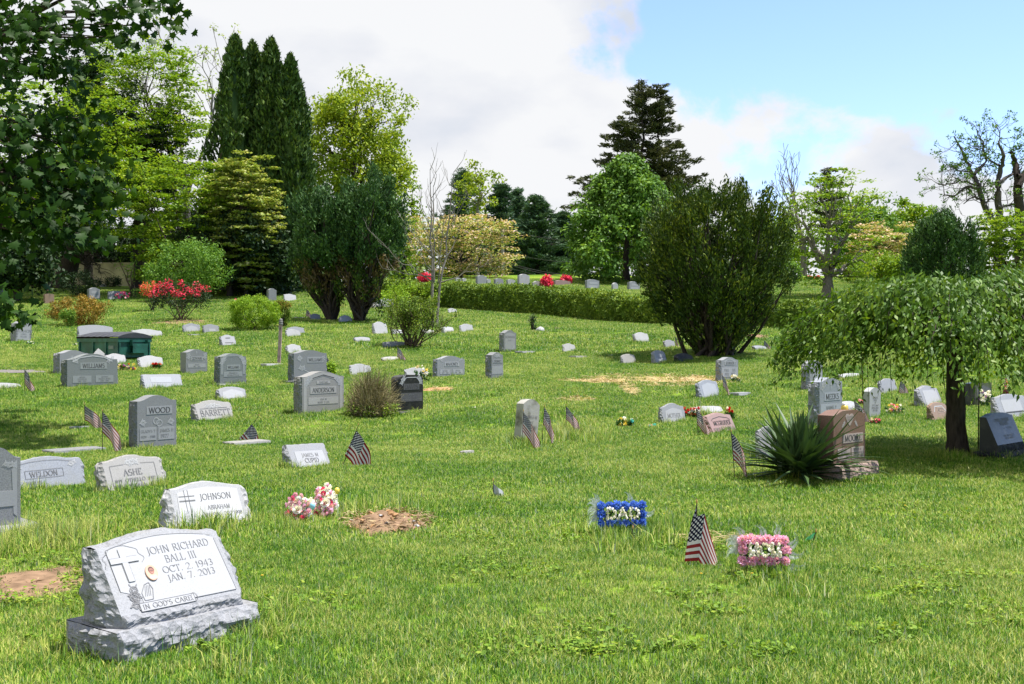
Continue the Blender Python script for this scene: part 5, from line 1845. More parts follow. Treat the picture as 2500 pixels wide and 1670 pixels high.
# ------------------------------------------------------------------ headstones, row by row
def flat(label, xl, xr, y0, y1, gk='light', h=.045, yaw=YAW, asp=.5):
    """flush slab just showing above the turf"""
    _seed[0] += 1
    c = P((xl + xr) / 2, (y0 + y1) / 2 + 1); th = R(yaw)
    k = pxm(xr - xl, c.y) / (math.cos(th) + asp * math.sin(th))
    w, t = k, k * asp
    f, r_, pn = gmats(gk)
    root = tag(empty('flat_marker', (c.x, c.y, c.z - .01), th), label, 'grave marker', LOW)
    st = Stone(w, h + .01, t, None, h * .5, .01, 'flat', .012, _seed[0], .008, .006)
    link('slab', st.mesh('slab', [f, r_]), root, (0, -t / 2, 0))
    FEET.append((root.location.x, root.location.y - .0, w, t, th, 1))


SR = (('roses', -.36, .83, .045, -35, 3), ('roses', .36, .83, .045, 35, 3))

# nearest stones
r0, st = slant('nearest pale granite slant headstone with an oval portrait and carved cross, on a rough plinth', 296, 588, 1606, 1299, 'light', 206, .15, .24, .1, 'serp', yaw=51, hp=.15, pm=.06, tr=.012, side=.035, group=SLN, sink=.0, res=2.4)
so = next(o for o in r0.children if o.name.startswith('stone'))
w, L = st.w, st.L
f, k, pn = gmats('light')
# polished field with an arched upper edge
arcp = [(x * w, (.985 - .13 * abs(2 * x) ** 1.8 - .03) * L) for x in np.linspace(.44, -.44, 15)]
panel(st, so, 'face_panel', [(-.3 * w, .05 * L), (.47 * w, .05 * L), (.455 * w, .8 * L)] + arcp[1:] + [(-.44 * w, .3 * L), (-.3 * w, .2 * L)], pn, .0025)
quads_obj('border_line', st, line_q(arcp + [(-.44 * w, .3 * L)], .0012) + line_q([(-.3 * w, .05 * L), (.47 * w, .05 * L), (.455 * w, .8 * L)], .0012), .004, INKL, so)
for tx, a, b_, hh in (('JOHN RICHARD', .13, .76, .095), ('BALL III', .12, .62, .095), ('OCT. 2. 1943', .15, .48, .085), ('JAN. 7. 2013', .15, .36, .085)):
    quads_obj('inscription', st, text_ribbons(tx, hh * L, a * w, b_ * L, .075, .5 * w / (9.2 * hh * L) * (1 if len(tx) > 9 else 1.0)), .0045, INKL, so)
# cross standing proud, with shadow lines painted along its arms and a scalloped halo
m = MB(); cx, cy = -.33 * w, .62 * L
extrude_poly(m, st, rect(cx, cy, .045 * w, .44 * L), .002, .008); extrude_poly(m, st, rect(cx, cy + .07 * L, .22 * w, .07 * L), .002, .0085)
m.build('cross_carving', pn, so)
quads_obj('cross_shadow_and_halo', st, line_q([(cx - .11 * w, cy + .03 * L), (cx - .025 * w, cy + .03 * L)], .0025) + line_q([(cx + .025 * w, cy + .03 * L), (cx + .11 * w, cy + .03 * L)], .0025) + line_q([(cx - .11 * w, cy + .108 * L), (cx - .025 * w, cy + .108 * L)], .003) + line_q([(cx + .025 * w, cy + .108 * L), (cx + .11 * w, cy + .108 * L)], .003)
          + line_q([(cx + .026 * w, cy - .22 * L), (cx + .026 * w, cy + .03 * L)], .002) + line_q([(cx - .026 * w, cy - .22 * L), (cx - .026 * w, cy + .03 * L)], .0014)
          + line_q([(cx + (.15 + .012 * math.cos(9 * t)) * w * math.cos(t), cy + .07 * L + .2 * L * math.sin(t)) for t in np.linspace(-.3, 3.5, 40)], .0012), .0045, INKL, so)
quads_obj('rose_carving', st, spray(-.35 * w, .2 * L, .055 * L, R(80), 3), .0045, INKL, so)
hx, hy = -.24 * w, .235 * L     # praying hands, as outline
quads_obj('hands_carving', st, line_q([(hx - .045 * w, hy - .1 * L), (hx - .05 * w, hy), (hx - .01 * w, hy + .1 * L), (hx + .03 * w, hy + .12 * L), (hx + .045 * w, hy + .03 * L), (hx + .02 * w, hy - .1 * L), (hx - .045 * w, hy - .1 * L)], .0018)
          + sum([line_q([(hx - .03 * w + i * .014 * w, hy - .05 * L), (hx - .005 * w + i * .012 * w, hy + .09 * L)], .001) for i in range(4)], []), .0046, INKL, so)
ban = panel(st, so, 'banner', rect(-.12 * w, .055 * L, .44 * w, .105 * L), pn, .005)
quads_obj('inscription', st, text_ribbons("IN GOD'S CARE", .06 * L, -.125 * w, .055 * L, .1, 1.15), .0065, INKG, ban)
quads_obj('border_line', st, line_q(rect(-.12 * w, .055 * L, .44 * w, .105 * L) + [(-.34 * w, .0025 * L)], .0012) + line_q([(.1 * w + .025 * w * math.cos(t), .06 * L + .055 * L * math.sin(t)) for t in np.linspace(-1.7, 4, 16)], .0012), .006, INKG, ban)
ox, oy = -.16 * w, .47 * L
def oval(rx, ry, dx=0, dy=0, n=26): return [(ox + dx + rx * math.cos(t), oy + dy + ry * math.sin(t)) for t in np.linspace(0, 2 * math.pi, n, endpoint=False)]
pm_ = MB(); extrude_poly(pm_, st, oval(.047 * w, .105 * L), .002, .010)
po = pm_.build('portrait_plaque', plain('peach enamel', (.5, .31, .22), .3, .5, .05), so)
for nm, pts, c0, col in (('portrait_shirt', [(ox - .034 * w, oy - .065 * L), (ox - .02 * w, oy - .035 * L), (ox, oy - .045 * L), (ox + .02 * w, oy - .035 * L), (ox + .034 * w, oy - .065 * L), (ox + .02 * w, oy - .09 * L), (ox - .02 * w, oy - .09 * L)], .0105, (.5, .38, .28)),
                         ('portrait_hair', oval(.023 * w, .046 * L, 0, .03 * L), .0108, (.07, .035, .025)), ('portrait_face', oval(.019 * w, .04 * L, 0, .016 * L), .0111, (.26, .11, .075)),
                         ('portrait_glasses', rect(ox, oy + .022 * L, .032 * w, .009 * L), .0114, (.12, .06, .05)), ('portrait_smile', rect(ox, oy - .006 * L, .014 * w, .006 * L), .0114, (.4, .25, .2))):
    m = MB(); m.add([st.face(a, b_, c0) for a, b_ in pts], [tuple(range(len(pts)))]); m.build(nm, plain('enamel ' + nm, col, .35, .5, .05), po)

slant('bright white slant marker with a carved cross, right behind the portrait stone', 436, 607, 1300, 1178, 'white', 399, .1, .26, .11, 'serp', (
    ('panel', [(-.33, .1), (.46, .1), (.44, .82), (.25, .87), (0, .9), (-.25, .87), (-.42, .8), (-.44, .3)]), ('text', .1, .68, .13, 'JOHNSON', INKG), ('text', .12, .44, .09, 'ABRAHAM', INKG), ('text', .15, .28, .08, 'JAN 1915 - DEC 1998', INKG),
    ('line', [(-.41, .62), (-.19, .62)], .006), ('line', [(-.41, .72), (-.19, .72)], .004), ('line', [(-.325, .35), (-.325, .86)], .003), ('line', [(-.275, .35), (-.275, .86)], .003), ('roses', -.36, .22, .07, 70, 3),
    ('line', [(-.3, .1), (.1, .1), (.46, .13)], .002)), yaw=50, side=.05)
slant('blue grey slant marker with corner roses, beside the tall stone at the picture edge', 28, 207, 1200, 1117, 'blue', 10, .05, .3, .12, 'serp', (
    ('text', -.03, .52, .15, 'WELDON', INKG), ('line', [(-.28, .4), (.24, .4), (.24, .64), (-.28, .64), (-.28, .4)], .002), ('roses', -.38, .76, .06, -20, 2), ('roses', .38, .76, .06, 20, 2), ('text', -.2, .26, .1, 'CHARLES', INKG), ('text', -.2, .13, .09, 'CURTIS', INKG), ('line', [(-.42, .82), (-.2, .9), (0, .92), (.2, .9), (.42, .8)], .002)), yaw=46)
slant('stained grey slant marker with a carved rose above the name, next to two crossed flags', 268, 404, 1200, 1113, 'pale', 241, .06, .3, .13, 'serp', (
    ('text', -.02, .54, .17, 'ASHE', INKG), ('roses', 0, .83, .07, 0, 3), ('text', 0, .32, .1, 'OTHELLO', INKG), ('text', -.3, .32, .08, '1899', INKG), ('text', .3, .32, .08, '1992', INKG), ('text', 0, .16, .09, 'DRUSILLA', INKG), ('text', -.3, .16, .08, '1903', INKG),
    ('line', [(-.4, .08), (.4, .08), (.4, .76), (.15, .78)], .002), ('line', [(-.4, .08), (-.4, .76), (-.15, .78)], .002)), yaw=49, side=.045)
upright('tall grey headstone cut by the picture edge, carved with lilies', -60, 50, 1310, 1092, 'mid', None, .1, .12, .14, 'serp', .0, (('panel', [(-.42, .06), (-.3, .06), (-.3, .78), (-.42, .84)]), ('panel', [(.34, .14), (.42, .1), (.42, .84), (.36, .8), (.3, .7)]), ('roses', .26, .78, .03, -10, 3), ('name', 0, .4, .5, .2, 'SMITH')[:0] or ('dates', .12, .34, .5, .2, [])), yaw=44, t=.26)

slant('small grey slant marker with a square panel, alone between two flags', 719, 809, 1143, 1086, 'light', 690, .06, .3, .06, 'flat', (('panel', [(-.36, .05), (.44, .05), (.4, .74), (-.36, .74)]), ('text', .02, .56, .15, 'JAMES M', INKG), ('text', .03, .33, .18, 'CUPID')), yaw=50)

# second row
upright('grey headstone with two carved rings and an open book, on a thin plinth', 335, 430, 1095, 965, 'mid', 315, .02, .06, .1, 'serp', .03, (
    ('name', .06, .72, .66, .15, 'WOOD'), ('roses', -.36, .5, .045, 90, 1), ('roses', .36, .5, .045, 90, 1), ('line', [(-.02 + .07 * math.cos(t), .52 + .06 * math.sin(t)) for t in np.linspace(0, 6.3, 18)], .004, CARVE), ('line', [(.06 + .07 * math.cos(t), .48 + .06 * math.sin(t)) for t in np.linspace(0, 6.3, 18)], .004, CARVE),
    ('dates', -.23, .28, .42, .24, ['GLADYS T', '1929 - 1988']), ('dates', .24, .28, .42, .24, ['JAMES H', '1927 -'])), yaw=50)
slant('small light slant marker with a floral band, in front of the grey ridge marker', 487, 570, 1027, 978, 'pale', 469, .12, .3, .14, 'serp', (('text', .02, .36, .3, 'BARRETT', INKG), ('roses', 0, .72, .1, 0, 5), ('line', [(-.4, .6), (.4, .6)], .004)), yaw=49, side=.04)
slant('small grey ridge marker with an arched border, in front of the narrow rose carved headstone', 541, 604, 976, 945, 'light', 527, .14, .35, .2, 'arc', (('panel', [(-.42, .05), (.42, .05), (.38, .6), (0, .84), (-.38, .6)]),))
upright('wide grey headstone with roses in the upper corners, nearest the flag at the far side', 164, 286, 947, 864, 'green', 151, .0, .1, .16, 'serp', .04, (
    ('name', .02, .66, .53, .185, 'WILLIAMS'), ('dates', -.21, .28, .37, .2, ['FATHER', 'STEPHEN W', '1901 - 1971']), ('dates', .24, .28, .36, .2, ['MOTHER', 'FRANCES MARIE', '1908 - 1990'])) + SR + (('line', [(-.4, .78), (-.24, .9), (0, .945), (.24, .9), (.4, .78)], .012, CARVE),), yaw=50)
upright('grey headstone half hidden behind the wide one with corner roses', 146, 214, 914, 855, 'light', 131.5, 0, .1, .12, 'serp', .04)
upright('small upright headstone leaning slightly, with a large pale panel, alone on the lawn', 38, 75, 834, 782, 'light', 25, 0, .1, .14, 'serp', .035, (('panel', [(-.42, .14), (.42, .12), (.42, .82), (-.1, .76), (-.42, .6)]), ('text', .05, .52, .12, 'MORAGNE', INKG), ('text', 0, .38, .07, '1930   LEWIS   1992', INKG), ('text', 0, .27, .07, '1934   HELEN   2001', INKG), ('roses', -.3, .8, .07, 60, 2)), lean=R(3))
upright('smooth sided grey headstone with a small cross and roses', 454, 506, 911, 853, 'mid', 440, .03, .08, .12, 'serp', 0, (('name', .0, .62, .56, .17, 'GOVAN'), ('cross', 0, .86, .15), ('roses', -.38, .72, .06, 75, 2), ('roses', .38, .72, .06, 75, 2), ('dates', 0, .32, .84, .17, ['HELEN', '1902 - 1987'])))
upright('narrow grey headstone framed by carved roses, on a rough plinth', 537, 600, 941, 863, 'green', 523.5, .075, .1, .1, 'serp', .04, (('panel', [(-.47, .3), (-.38, .3), (-.38, .74), (-.2, .9), (.2, .9), (.38, .74), (.38, .3), (.47, .3), (.47, .82), (.25, .96), (0, .985), (-.25, .96), (-.47, .82)]), ('name', .02, .54, .52, .17, 'WILLIAMS'), ('dates', 0, .31, .72, .17, ['EDWARD A', 'CHARLOTTE M']), ('roses', -.38, .78, .06, 60, 3), ('roses', .38, .78, .06, -60, 3)))
upright('grey headstone with a long stemmed rose, behind the largest monument', 717.5, 797, 934, 855, 'blue' if 0 else 'mid', 704, .08, .1, .1, 'serp', .04, (('name', .15, .68, .5, .19, 'WILLIAMS'), ('roses', -.33, .74, .07, 0, 1), ('roses', -.26, .42, .06, 0, 2), ('line', [(-.2, .36), (0, .24), (.25, .2)], .006, CARVE), ('roses', .4, .72, .045, 80, 2)))
upright('largest grey monument, arched with carved grapevines, beside the straw coloured broom', 738, 839, 1012, 907, 'warm', 718, .05, .06, .12, 'serp', .045, (
    ('panel', [(-.47, .02), (-.4, .02), (-.4, .66), (-.28, .8), (0, .9), (.28, .8), (.4, .66), (.4, .02), (.47, .02), (.47, .84), (.24, .94), (0, .975), (-.24, .94), (-.47, .84)]), ('dates', .0, .74, .33, .07, ['TOGETHER']), ('name', 0, .55, .63, .17, 'ANDERSON'),
    ('dates', .0, .29, .72, .17, ['ASA W', 'MARY E LEE']), ('roses', -.37, .77, .05, 55, 3), ('roses', .37, .77, .05, -55, 3), ('line', [(-.26, .84), (0, .92), (.26, .84)], .007, INK)), yaw=50)
upright('black polished headstone with silver roses, beside the straw coloured broom', 975, 1033, 1007, 915, 'black', 955, .06, .08, .1, 'cap', .03, (('name', 0, .67, .66, .17, 'DAVIS'), ('dates', 0, .38, .9, .24, ['JEAN A', 'OCT 12 1927 - JAN 20 1991', 'BELOVED WIFE AND MOTHER']), ('roses', -.36, .86, .05, 60, 3), ('roses', .36, .86, .05, -60, 3), ('line', [(-.34, .84), (-.2, .93), (.2, .93), (.34, .84)], .006, CARVE)))
upright('low wide grey headstone with rose corners and twin date panels, in the open lawn', 1067.6, 1134, 921, 869, 'light', 1057, 0, .1, .14, 'serp', .035, (('name', .03, .64, .54, .2, 'MAHONEY'), ('dates', -.22, .3, .36, .2, ['MICHAEL', '1899 - 1966']), ('dates', .25, .3, .36, .2, ['ESTELLE', '1901 - 1989'])) + SR)
upright('narrow deep grey headstone with rough side and dogwood carving at its top', 1200, 1228, 924, 860, 'mid', 1185, .02, .08, .1, 'serp', .04, (('name', .03, .67, .8, .13, 'DENNEY'), ('panel', [(-.46, .18), (.46, .2), (.46, .5), (-.46, .48)]), ('roses', 0, .88, .05, 0, 3)), yaw=46)
upright('small grey headstone with a tall pale arched panel, farther up the lawn', 1230, 1260, 859, 806, 'mid', 1219, 0, .08, .12, 'serp', .04, (('panel', [(-.4, .16), (.4, .14), (.4, .82), (0, .9), (-.4, .82)]), ('text', 0, .7, .1, 'NEWMAN', INKG), ('text', 0, .55, .06, 'ELLIS J', INKG), ('roses', .3, .24, .05, 50, 2)), yaw=46)
upright('thin weathered marble tablet leaning, lichen stained, among three flags', 1270, 1310, 1084, 974, 'stained', 1253, 0, 0, .12, 'arc', 0, (('text', .05, .62, .06, 'JAMES W', INKG), ('text', .05, .5, .05, 'PVT', INKG), ('text', .05, .4, .05, 'CO A INF', INKG)), yaw=46, lean=R(7), name='tablet_headstone')
upright('grey headstone with a broad pale panel, beside the straw strewn strip', 1761, 1802, 931, 872, 'light', 1747, .03, .1, .12, 'serp', .04, (('name', .0, .76, .6, .15, 'JOHNSON'), ('dates', 0, .38, .94, .38, ['PAUL    EVE', '1920 - 1987']), ('line', [(-.4, .64), (-.36, .82), (0, .93), (.36, .82), (.4, .64)], .006, CARVE)), yaw=46)
upright('tall blue grey headstone with a very rough dark side, behind the red one', 2001, 2056, 1040, 922, 'blue', 1973, 0, .1, .08, 'serp', .055, (('name', .05, .62, .7, .16, 'MEEKS'), ('dates', .0, .3, .92, .34, ['NANNIE P', 'NICOLE', 'OCT 8 1914 - JULY 1 1999']), ('cross', 0, .84, .16), ('roses', -.32, .86, .05, 45, 3), ('roses', .32, .86, .05, -45, 3)), yaw=45)
upright('pale rough sided headstone partly under the weeping shoots', 1977, 2008, 952, 880, 'light', 1956, .04, .08, .1, 'serp', .05, (('dates', .1, .42, .7, .3, []),), yaw=45)
upright('speckled red granite headstone with a heart, behind the yucca', 2035, 2112, 1170, 1001, 'red', 1996, .19, .1, .08, 'ogee', 0, (('name', .1, .47, .64, .17, 'MOORE'), ('panel', [(0, .7), (.09, .8), (.13, .88), (.1, .93), (.05, .935), (0, .9), (-.05, .935), (-.1, .93), (-.13, .88), (-.09, .8)]), ('text', 0, .87, .035, 'TOGETHER', INKG), ('text', 0, .82, .035, 'FOREVER', INKG),
    ('roses', -.2, .74, .02, 50, 4), ('roses', .2, .74, .02, -50, 4), ('dates', -.18, .18, .4, .22, ['MARY', '1942 - 2001']), ('dates', .25, .18, .4, .22, ['JOSEPH W', 'AUG 11 1937', 'DEC 28 2006'])), yaw=44)
upright('small white government style tablet with a cross, near the weeping cherry', 2122, 2149, 1020, 946, 'white', 2109.5, 0, 0, .14, 'arc', 0, (('cross', 0, .86, .1), ('text', .0, .68, .055, 'EDMOND B', INK), ('text', 0, .6, .055, 'ROUSE', INK), ('text', 0, .52, .05, 'NJ', INK), ('text', 0, .44, .05, 'SGT US ARMY', INK), ('text', 0, .36, .05, 'WORLD WAR II', INK), ('text', 0, .28, .05, 'APR 8 1919', INK)), yaw=48, lean=R(3), name='tablet_headstone')
upright('black headstone with a pale shield shaped name panel and a flat grey top', 2380, 2421, 992, 932, 'dark', 2354, 0, 0, .05, 'peak', 0, (('panel', [(-.38, .45), (.4, .45), (.4, .72), (.05, .86), (-.38, .72)]), ('text', 0, .58, .15, 'HARRISON')), yaw=48)

# slant markers, middle and far lawn
slant('grey slant marker with an arched panel beside the ragged folded flag', 1716, 1759, 972, 928, 'blue', 1699, .08, .3, .12, 'serp', (('panel', [(-.38, .1), (.42, .1), (.4, .72), (0, .86), (-.38, .72)]),), yaw=46, side=.04)
slant('rough white slant marker near the aqua scraps, its letters worn', 1622, 1675, 1033, 986, 'light', 1610, .06, .35, .16, 'serp', (('panel', [(-.4, .08), (.4, .08), (.38, .66), (0, .8), (-.36, .64)]), ('text', 0, .4, .2, 'MOTHER', INKG)), yaw=46)
slant('pink granite slant marker beside a flag and red flowers', 1744, 1801, 1059, 1009, 'pink', 1713, .05, .3, .12, 'serp', (('line', [(-.4, .66), (-.3, .76), (0, .84), (.3, .76), (.4, .66)], .004, INK), ('text', .02, .54, .2, 'MCGRUDER'), ('text', 0, .26, .11, 'ROBERT L    PAULINE B', INKG)), yaw=48)
slant('grey slant marker mostly hidden by the yucca', 1866, 1912, 1122, 1042, 'light', 1852, .08, .3, .08, 'serp', (), yaw=46)
slant('white slant marker under the cherry with a flag against its side', 2157, 2193, 960, 925, 'light', 2143, .06, .3, .12, 'serp', (), yaw=46)
slant('large pale slant marker under the cherry with a small dark vase mark', 2262, 2305, 994, 942, 'light', 2231, .04, .3, .14, 'serp', (('panel', [(-.4, .1), (.42, .1), (.4, .8), (-.36, .8)]), ('line', [(-.06, .18), (.1, .18)], .02, INK)), yaw=45, side=.05)
slant('brown granite slant marker with a small name plate next to the cherry trunk', 2284, 2322, 1028, 983, 'brown', 2262, .1, .3, .14, 'arc', (('name', .06, .58, .46, .3, 'REED'), ('line', [(-.38, .5), (-.26, .8), (.2, .8), (.36, .5)], .008, CARVE)), yaw=45)
slant('pale slant marker with a sunken tablet, on a rough plinth by the purple flowers', 2445, 2515, 1027, 963, 'light', 2418, .22, .3, .1, 'serp', (('panel', [(-.34, .2), (.3, .2), (.3, .76), (-.34, .76)]), ('line', [(-.3, .16), (.32, .16)], .008, INK)), yaw=45, side=.05)
slant('black polished slant headstone in the shade beside the cherry trunk', 2436, 2498, 1118, 1008, 'dark', 2391, .2, .3, .08, 'ogee', (('panel', [(-.42, .02), (.46, .02), (.42, .94), (.2, .98), (-.4, .94)][:0] or rect(0, .5, .01, .01)), ('text', .02, .77, .1, 'LOUISE JOHNSON'), ('text', .05, .65, .1, 'WILLIAMS'), ('text', .18, .5, .06, '8-5-2005'), ('text', .05, .26, .055, 'LOVING AND DEVOTED'), ('text', .05, .18, .055, 'WIFE AND MOTHER')), yaw=46, hp=.1, pm=.06, side=0, tr=0)

FARS = [
    ('wide double slant marker with two arches just behind the dumpster lid', 194, 276, 824, 794, 'light', 189, .2, {'topk': 'arc'}), ('wide white slant marker on the far side of the dumpster', 327, 396, 826, 804, 'white', 321, .15, {}),
    ('small white marker against the dumpster, its corner broken off', 233, 258, 880, 851, 'white', 229, .2, {'topk': 'peak', 'shoulder': .4}), ('white slant marker in front of the dumpster beside the yellow flowers', 264, 308, 889, 864, 'white', 256, .1, {}),
    ('white slant marker with grass and a red bloom before it, beside the dumpster', 346, 400, 898, 869, 'white', 336, .1, {}), ('low wide grey pillow marker with a pale panel, in front of the dumpster', 356, 447, 949, 915, 'blue', 344, .08, {'topk': 'flat', 'decor': (('panel', [(-.32, .45), (.24, .45), (.24, .85), (-.32, .85)]),)}),
    ('light slant marker with an arched face, paired with a darker one below the azalea', 451, 489, 813, 790, 'light', 447, .1, {'decor': (('panel', [(-.38, .05), (.38, .05), (.36, .6), (0, .8), (-.36, .6)]),)}), ('dark faced slant marker with a pale name strip below the azalea', 500, 535, 813, 792, 'mid', 495, .1, {'decor': (('panel', [(-.16, .2), (.28, .2), (.28, .5), (-.16, .5)]),)}),
    ('white slant marker with two dark lines, alone above the headstone with the small cross', 545, 577, 844, 818, 'light', 536, .1, {'decor': (('line', [(-.18, .72), (.18, .72)], .012, INK), ('line', [(-.3, .28), (.34, .28)], .008, INK))}),
    ('nearer of two overlapping white markers beside the globe shrub', 702, 733, 823, 804, 'white', 697, .1, {}), ('farther of two overlapping white markers beside the globe shrub', 706, 744, 817, 798, 'light', 701, .1, {}),
    ('white slant marker peeking over the headstone with the long stemmed rose', 706, 737, 862, 841, 'white', 698, .1, {}), ('dark slant marker in juniper shade beside a leaning flag', 762, 783, 781, 766, 'blue', 757, .1, {}),
    ('slant marker in shade between the two juniper trunks', 832, 860, 787, 770, 'blue', 828, .1, {'topk': 'arc', 'shoulder': .3}), ('tall white slant marker on a thin plinth in front of the junipers', 917, 947, 816, 786, 'white', 908.6, .12, {'hp': .03}),
    ('white slant marker topped by a dark plant, behind the broom shrub', 860, 906, 914, 889, 'white', 853, .1, {}), ('white slant marker behind the black headstone, with lilies', 996, 1046, 925, 898, 'white', 990, .1, {}),
    ('white slant marker under the hedge, the nearest to the sapling', 1097, 1116, 764, 753, 'white', 1094, .12, {}), ('white slant marker with a broken lower corner beside the sapling', 1128, 1156, 811, 791, 'white', 1122, .12, {}),
    ('white pointed slant marker standing alone in the middle lawn', 1380, 1406, 859, 839, 'white', 1373, .1, {'topk': 'peak'}), ('wide white slant marker before the hedge, alone', 1556, 1587, 836, 812, 'white', 1545, .1, {}),
    ('white slant marker with a tiny flag, near the vase shaped yew', 1627, 1650, 849, 830, 'light', 1619, .1, {}), ('rounded grey marker at the edge of the yew shade', 1524, 1554, 888, 865, 'pale', 1515, .1, {'topk': 'arc'}),
    ('grey slant marker with two pale plates at the edge of the yew shade', 1604, 1630, 887, 856, 'light', 1590, .1, {'topk': 'arc', 'decor': (('panel', [(-.1, .5), (.3, .5), (.3, .72), (-.1, .72)]), ('panel', [(-.36, .2), (.4, .2), (.4, .38), (-.36, .38)]))}),
    ('black slant marker lying in the yew shade', 1662, 1698, 884, 863, 'dark', 1645, .1, {'topk': 'arc', 'shoulder': .25}),
]
for lb, a, b_, ba, tp_, gk, xl, hn, kw in FARS:
    slant(lb, a, b_, ba, tp_, gk, xl, hn, kw.pop('tt', .3), kw.pop('shoulder', .14), kw.pop('topk', 'serp'), kw.pop('decor', ()), 46 + 5 * math.sin(a), side=.03, **kw)

LOWS = [
    ('low grey pillow marker cut by the picture edge beside a flag', -20, 52, 951, 935, 'light', None), ('low white pillow marker in the middle of the upper lawn', 869, 904, 836, 823, 'light', 864), ('white pillow marker half behind the twiggy shrub', 960, 985, 817, 805, 'white', 956),
    ('dark slab in the shade of the twiggy shrub', 940, 992, 849, 834, 'mid', 935), ('low grey marker in front of a flag in the middle lawn', 938, 974, 882, 871, 'pale', 933), ('white pillow marker right beside the sapling foot', 1083, 1108, 813, 798, 'white', 1077),
    ('pale stone behind the twiggy shrub, next to the sapling foot', 1036, 1061, 815, 805, 'pale', 1030), ('low white block behind the pink slant marker, between red flowers', 1698, 1765, 1014, 992, 'white', 1691), ('low grey block with a flag standing on the far lawn beyond the yew', 1844, 1872, 856, 844, 'light', 1839),
    ('low white slab half under the cherry shoots beyond the tall pale headstone', 2058, 2102, 926, 912, 'white', 2052), ('white sloping marker behind the jar on the red headstone', 2062, 2090, 1003, 980, 'white', 2052), ('white stone glimpsed through the outermost cherry shoots', 1975, 1988, 868, 856, 'white', 1971),
]
for lb, a, b_, ba, tp_, gk, xl in LOWS: low(lb, a, b_, ba, tp_, gk, xl, .3, 46)
for lb, a, b_, y0, y1, gk in (('flat slab in deep maple shade behind the stained slant marker', 113, 250, 1096, 1112, 'mid'), ('thin flat slab in the turf under the crossed flags', 172, 216, 1042, 1048, 'light'), ('flat slab under the strongly tilted flag', 547, 657, 1077, 1092, 'pale'), ('flat marker below the pair of small slants under the azalea', 458, 500, 815, 822, 'light'),
                              ('white slab at the foot of the pinkish post', 638, 691, 885, 899, 'white'), ('flat pale slab under the flag in juniper shade', 718, 756, 772, 781, 'white'), ('flat slab beside the small headstone with the arched panel', 1256, 1310, 857, 864, 'light'), ('flat brownish slab in the middle of the lawn', 1389, 1434, 867, 878, 'warm'),
                              ('thin flat stone strip near the yew shade', 1482, 1512, 866, 870, 'pale'), ('small brown flat stone below the hedge', 1352, 1373, 798, 807, 'brown'), ('tiny flat stone below the hedge, the farthest one', 1476, 1486, 801, 806, 'pale'), ('sunken flat slab beside the ragged folded flag', 1777, 1836, 957, 970, 'light'),
                              ('small flat stone sunk in the turf left of the leaning tablet'.replace('left of', 'near'), 1123, 1158, 1104, 1114, 'pale')):
    flat(lb, a, b_, y0, y1, gk, .03 if 'thin' in lb else .05)
# stones on the upper terrace and along the wood
for lb, a, b_, ba, tp_, gk, xl, d, sk in (
    ('white headstone on the terrace, tallest of those behind the hedge', 1268, 1293, 0, 669, 'white', 1263, 62, .1), ('grey headstone with pale panels on the terrace in front of the linden', 1433, 1463, 0, 682, 'light', 1428, 60, .1), ('grey headstone on the terrace next to the vase shaped yew', 1537, 1562, 0, 687, 'light', 1531, 58, .1),
    ('grey headstone on the terrace behind the hedge, first of a close pair', 1166, 1188, 0, 672, 'light', 1161, 64, .12), ('wide grey headstone on the terrace beside the utility pole', 1210, 1229, 0, 680, 'light', 1205, 63, .1), ('white low headstone on the terrace between the pole and the tallest white one', 1240, 1258, 0, 682, 'white', 1236, 63, .1),
    ('brown headstone on the terrace half hidden by a red azalea', 1356, 1393, 0, 684, 'pink', 1347, 63, .15), ('small pinkish stone on the terrace beside the red azalea', 1302, 1322, 0, 686, 'pale', 1298, 61, .2), ('reddish headstone on the terrace at the edge of the yew', 1584, 1604, 0, 697, 'brown', 1579, 57, .1),
    ('narrow white stone on the terrace between two grey headstones', 1497, 1509, 0, 690, 'white', 1493, 59, .2), ('small white stone on the terrace, first of two thin ones near the sapling', 1114, 1125, 0, 678, 'white', 1111, 64, .1), ('small white stone on the terrace, second of two thin ones near the sapling', 1130, 1139, 0, 679, 'white', 1127, 64, .1),
    ('white headstone on the terrace just touching the close pair', 1190, 1198, 0, 681, 'white', 1187, 64.5, .1), ('brown granite headstone with pale plates beyond the low hedge', 2073, 2105, 0, 710, 'brown', 2062, 55, .08), ('pale blue grey headstone next to the brown granite one beyond the low hedge', 2043, 2062, 0, 712, 'blue', 2037, 56, .08),
    ('grey headstone behind the thin twiggy shrub', 2154, 2172, 0, 711, 'blue', 2149, 57, .1), ('white draped headstone beyond the low hedge, first of two', 1976, 1990, 0, 712, 'white', 1971, 58, .3), ('white draped headstone beyond the low hedge, second of two', 1992, 2012, 0, 712, 'white', 1986, 57.4, .3),
    ('brown low stone in front of the white draped headstones', 1982, 2008, 0, 724, 'brown', 1977, 55, .2), ('dark headstone in tree shade at the very edge of the lawn', 2, 27, 722, 673, 'mid', -6, None, .1), ('small tan headstone on a base with flowers on top', 110, 132, 742, 717, 'brown', 106, None, .05),
    ('pale upright headstone behind the orange tipped shrub', 218, 244, 733, 702, 'light', 213, None, .12), ('small upright headstone with a dark side in front of the arborvitae', 656, 675, 735, 704, 'mid', 651, None, .12)):
    dec = (('panel', [(-.3, .55), (.35, .55), (.35, .75), (-.3, .75)]), ('panel', [(-.36, .2), (.36, .2), (.36, .45), (-.36, .45)])) if 'panels' in lb or 'plates' in lb or 'next to the vase' in lb or 'pale upright' in lb else ()
    upright(lb, a, b_, ba, tp_, gk, xl, 0 if 'base' not in lb else .06, .06, sk, 'serp', .02, dec, 46, .25, d, UPR)
slant('white slant marker beside the small dark sided headstone near the arborvitae', 697, 724, 735, 718, 'white', 692, .1, .3, .1, 'serp', (), 46)
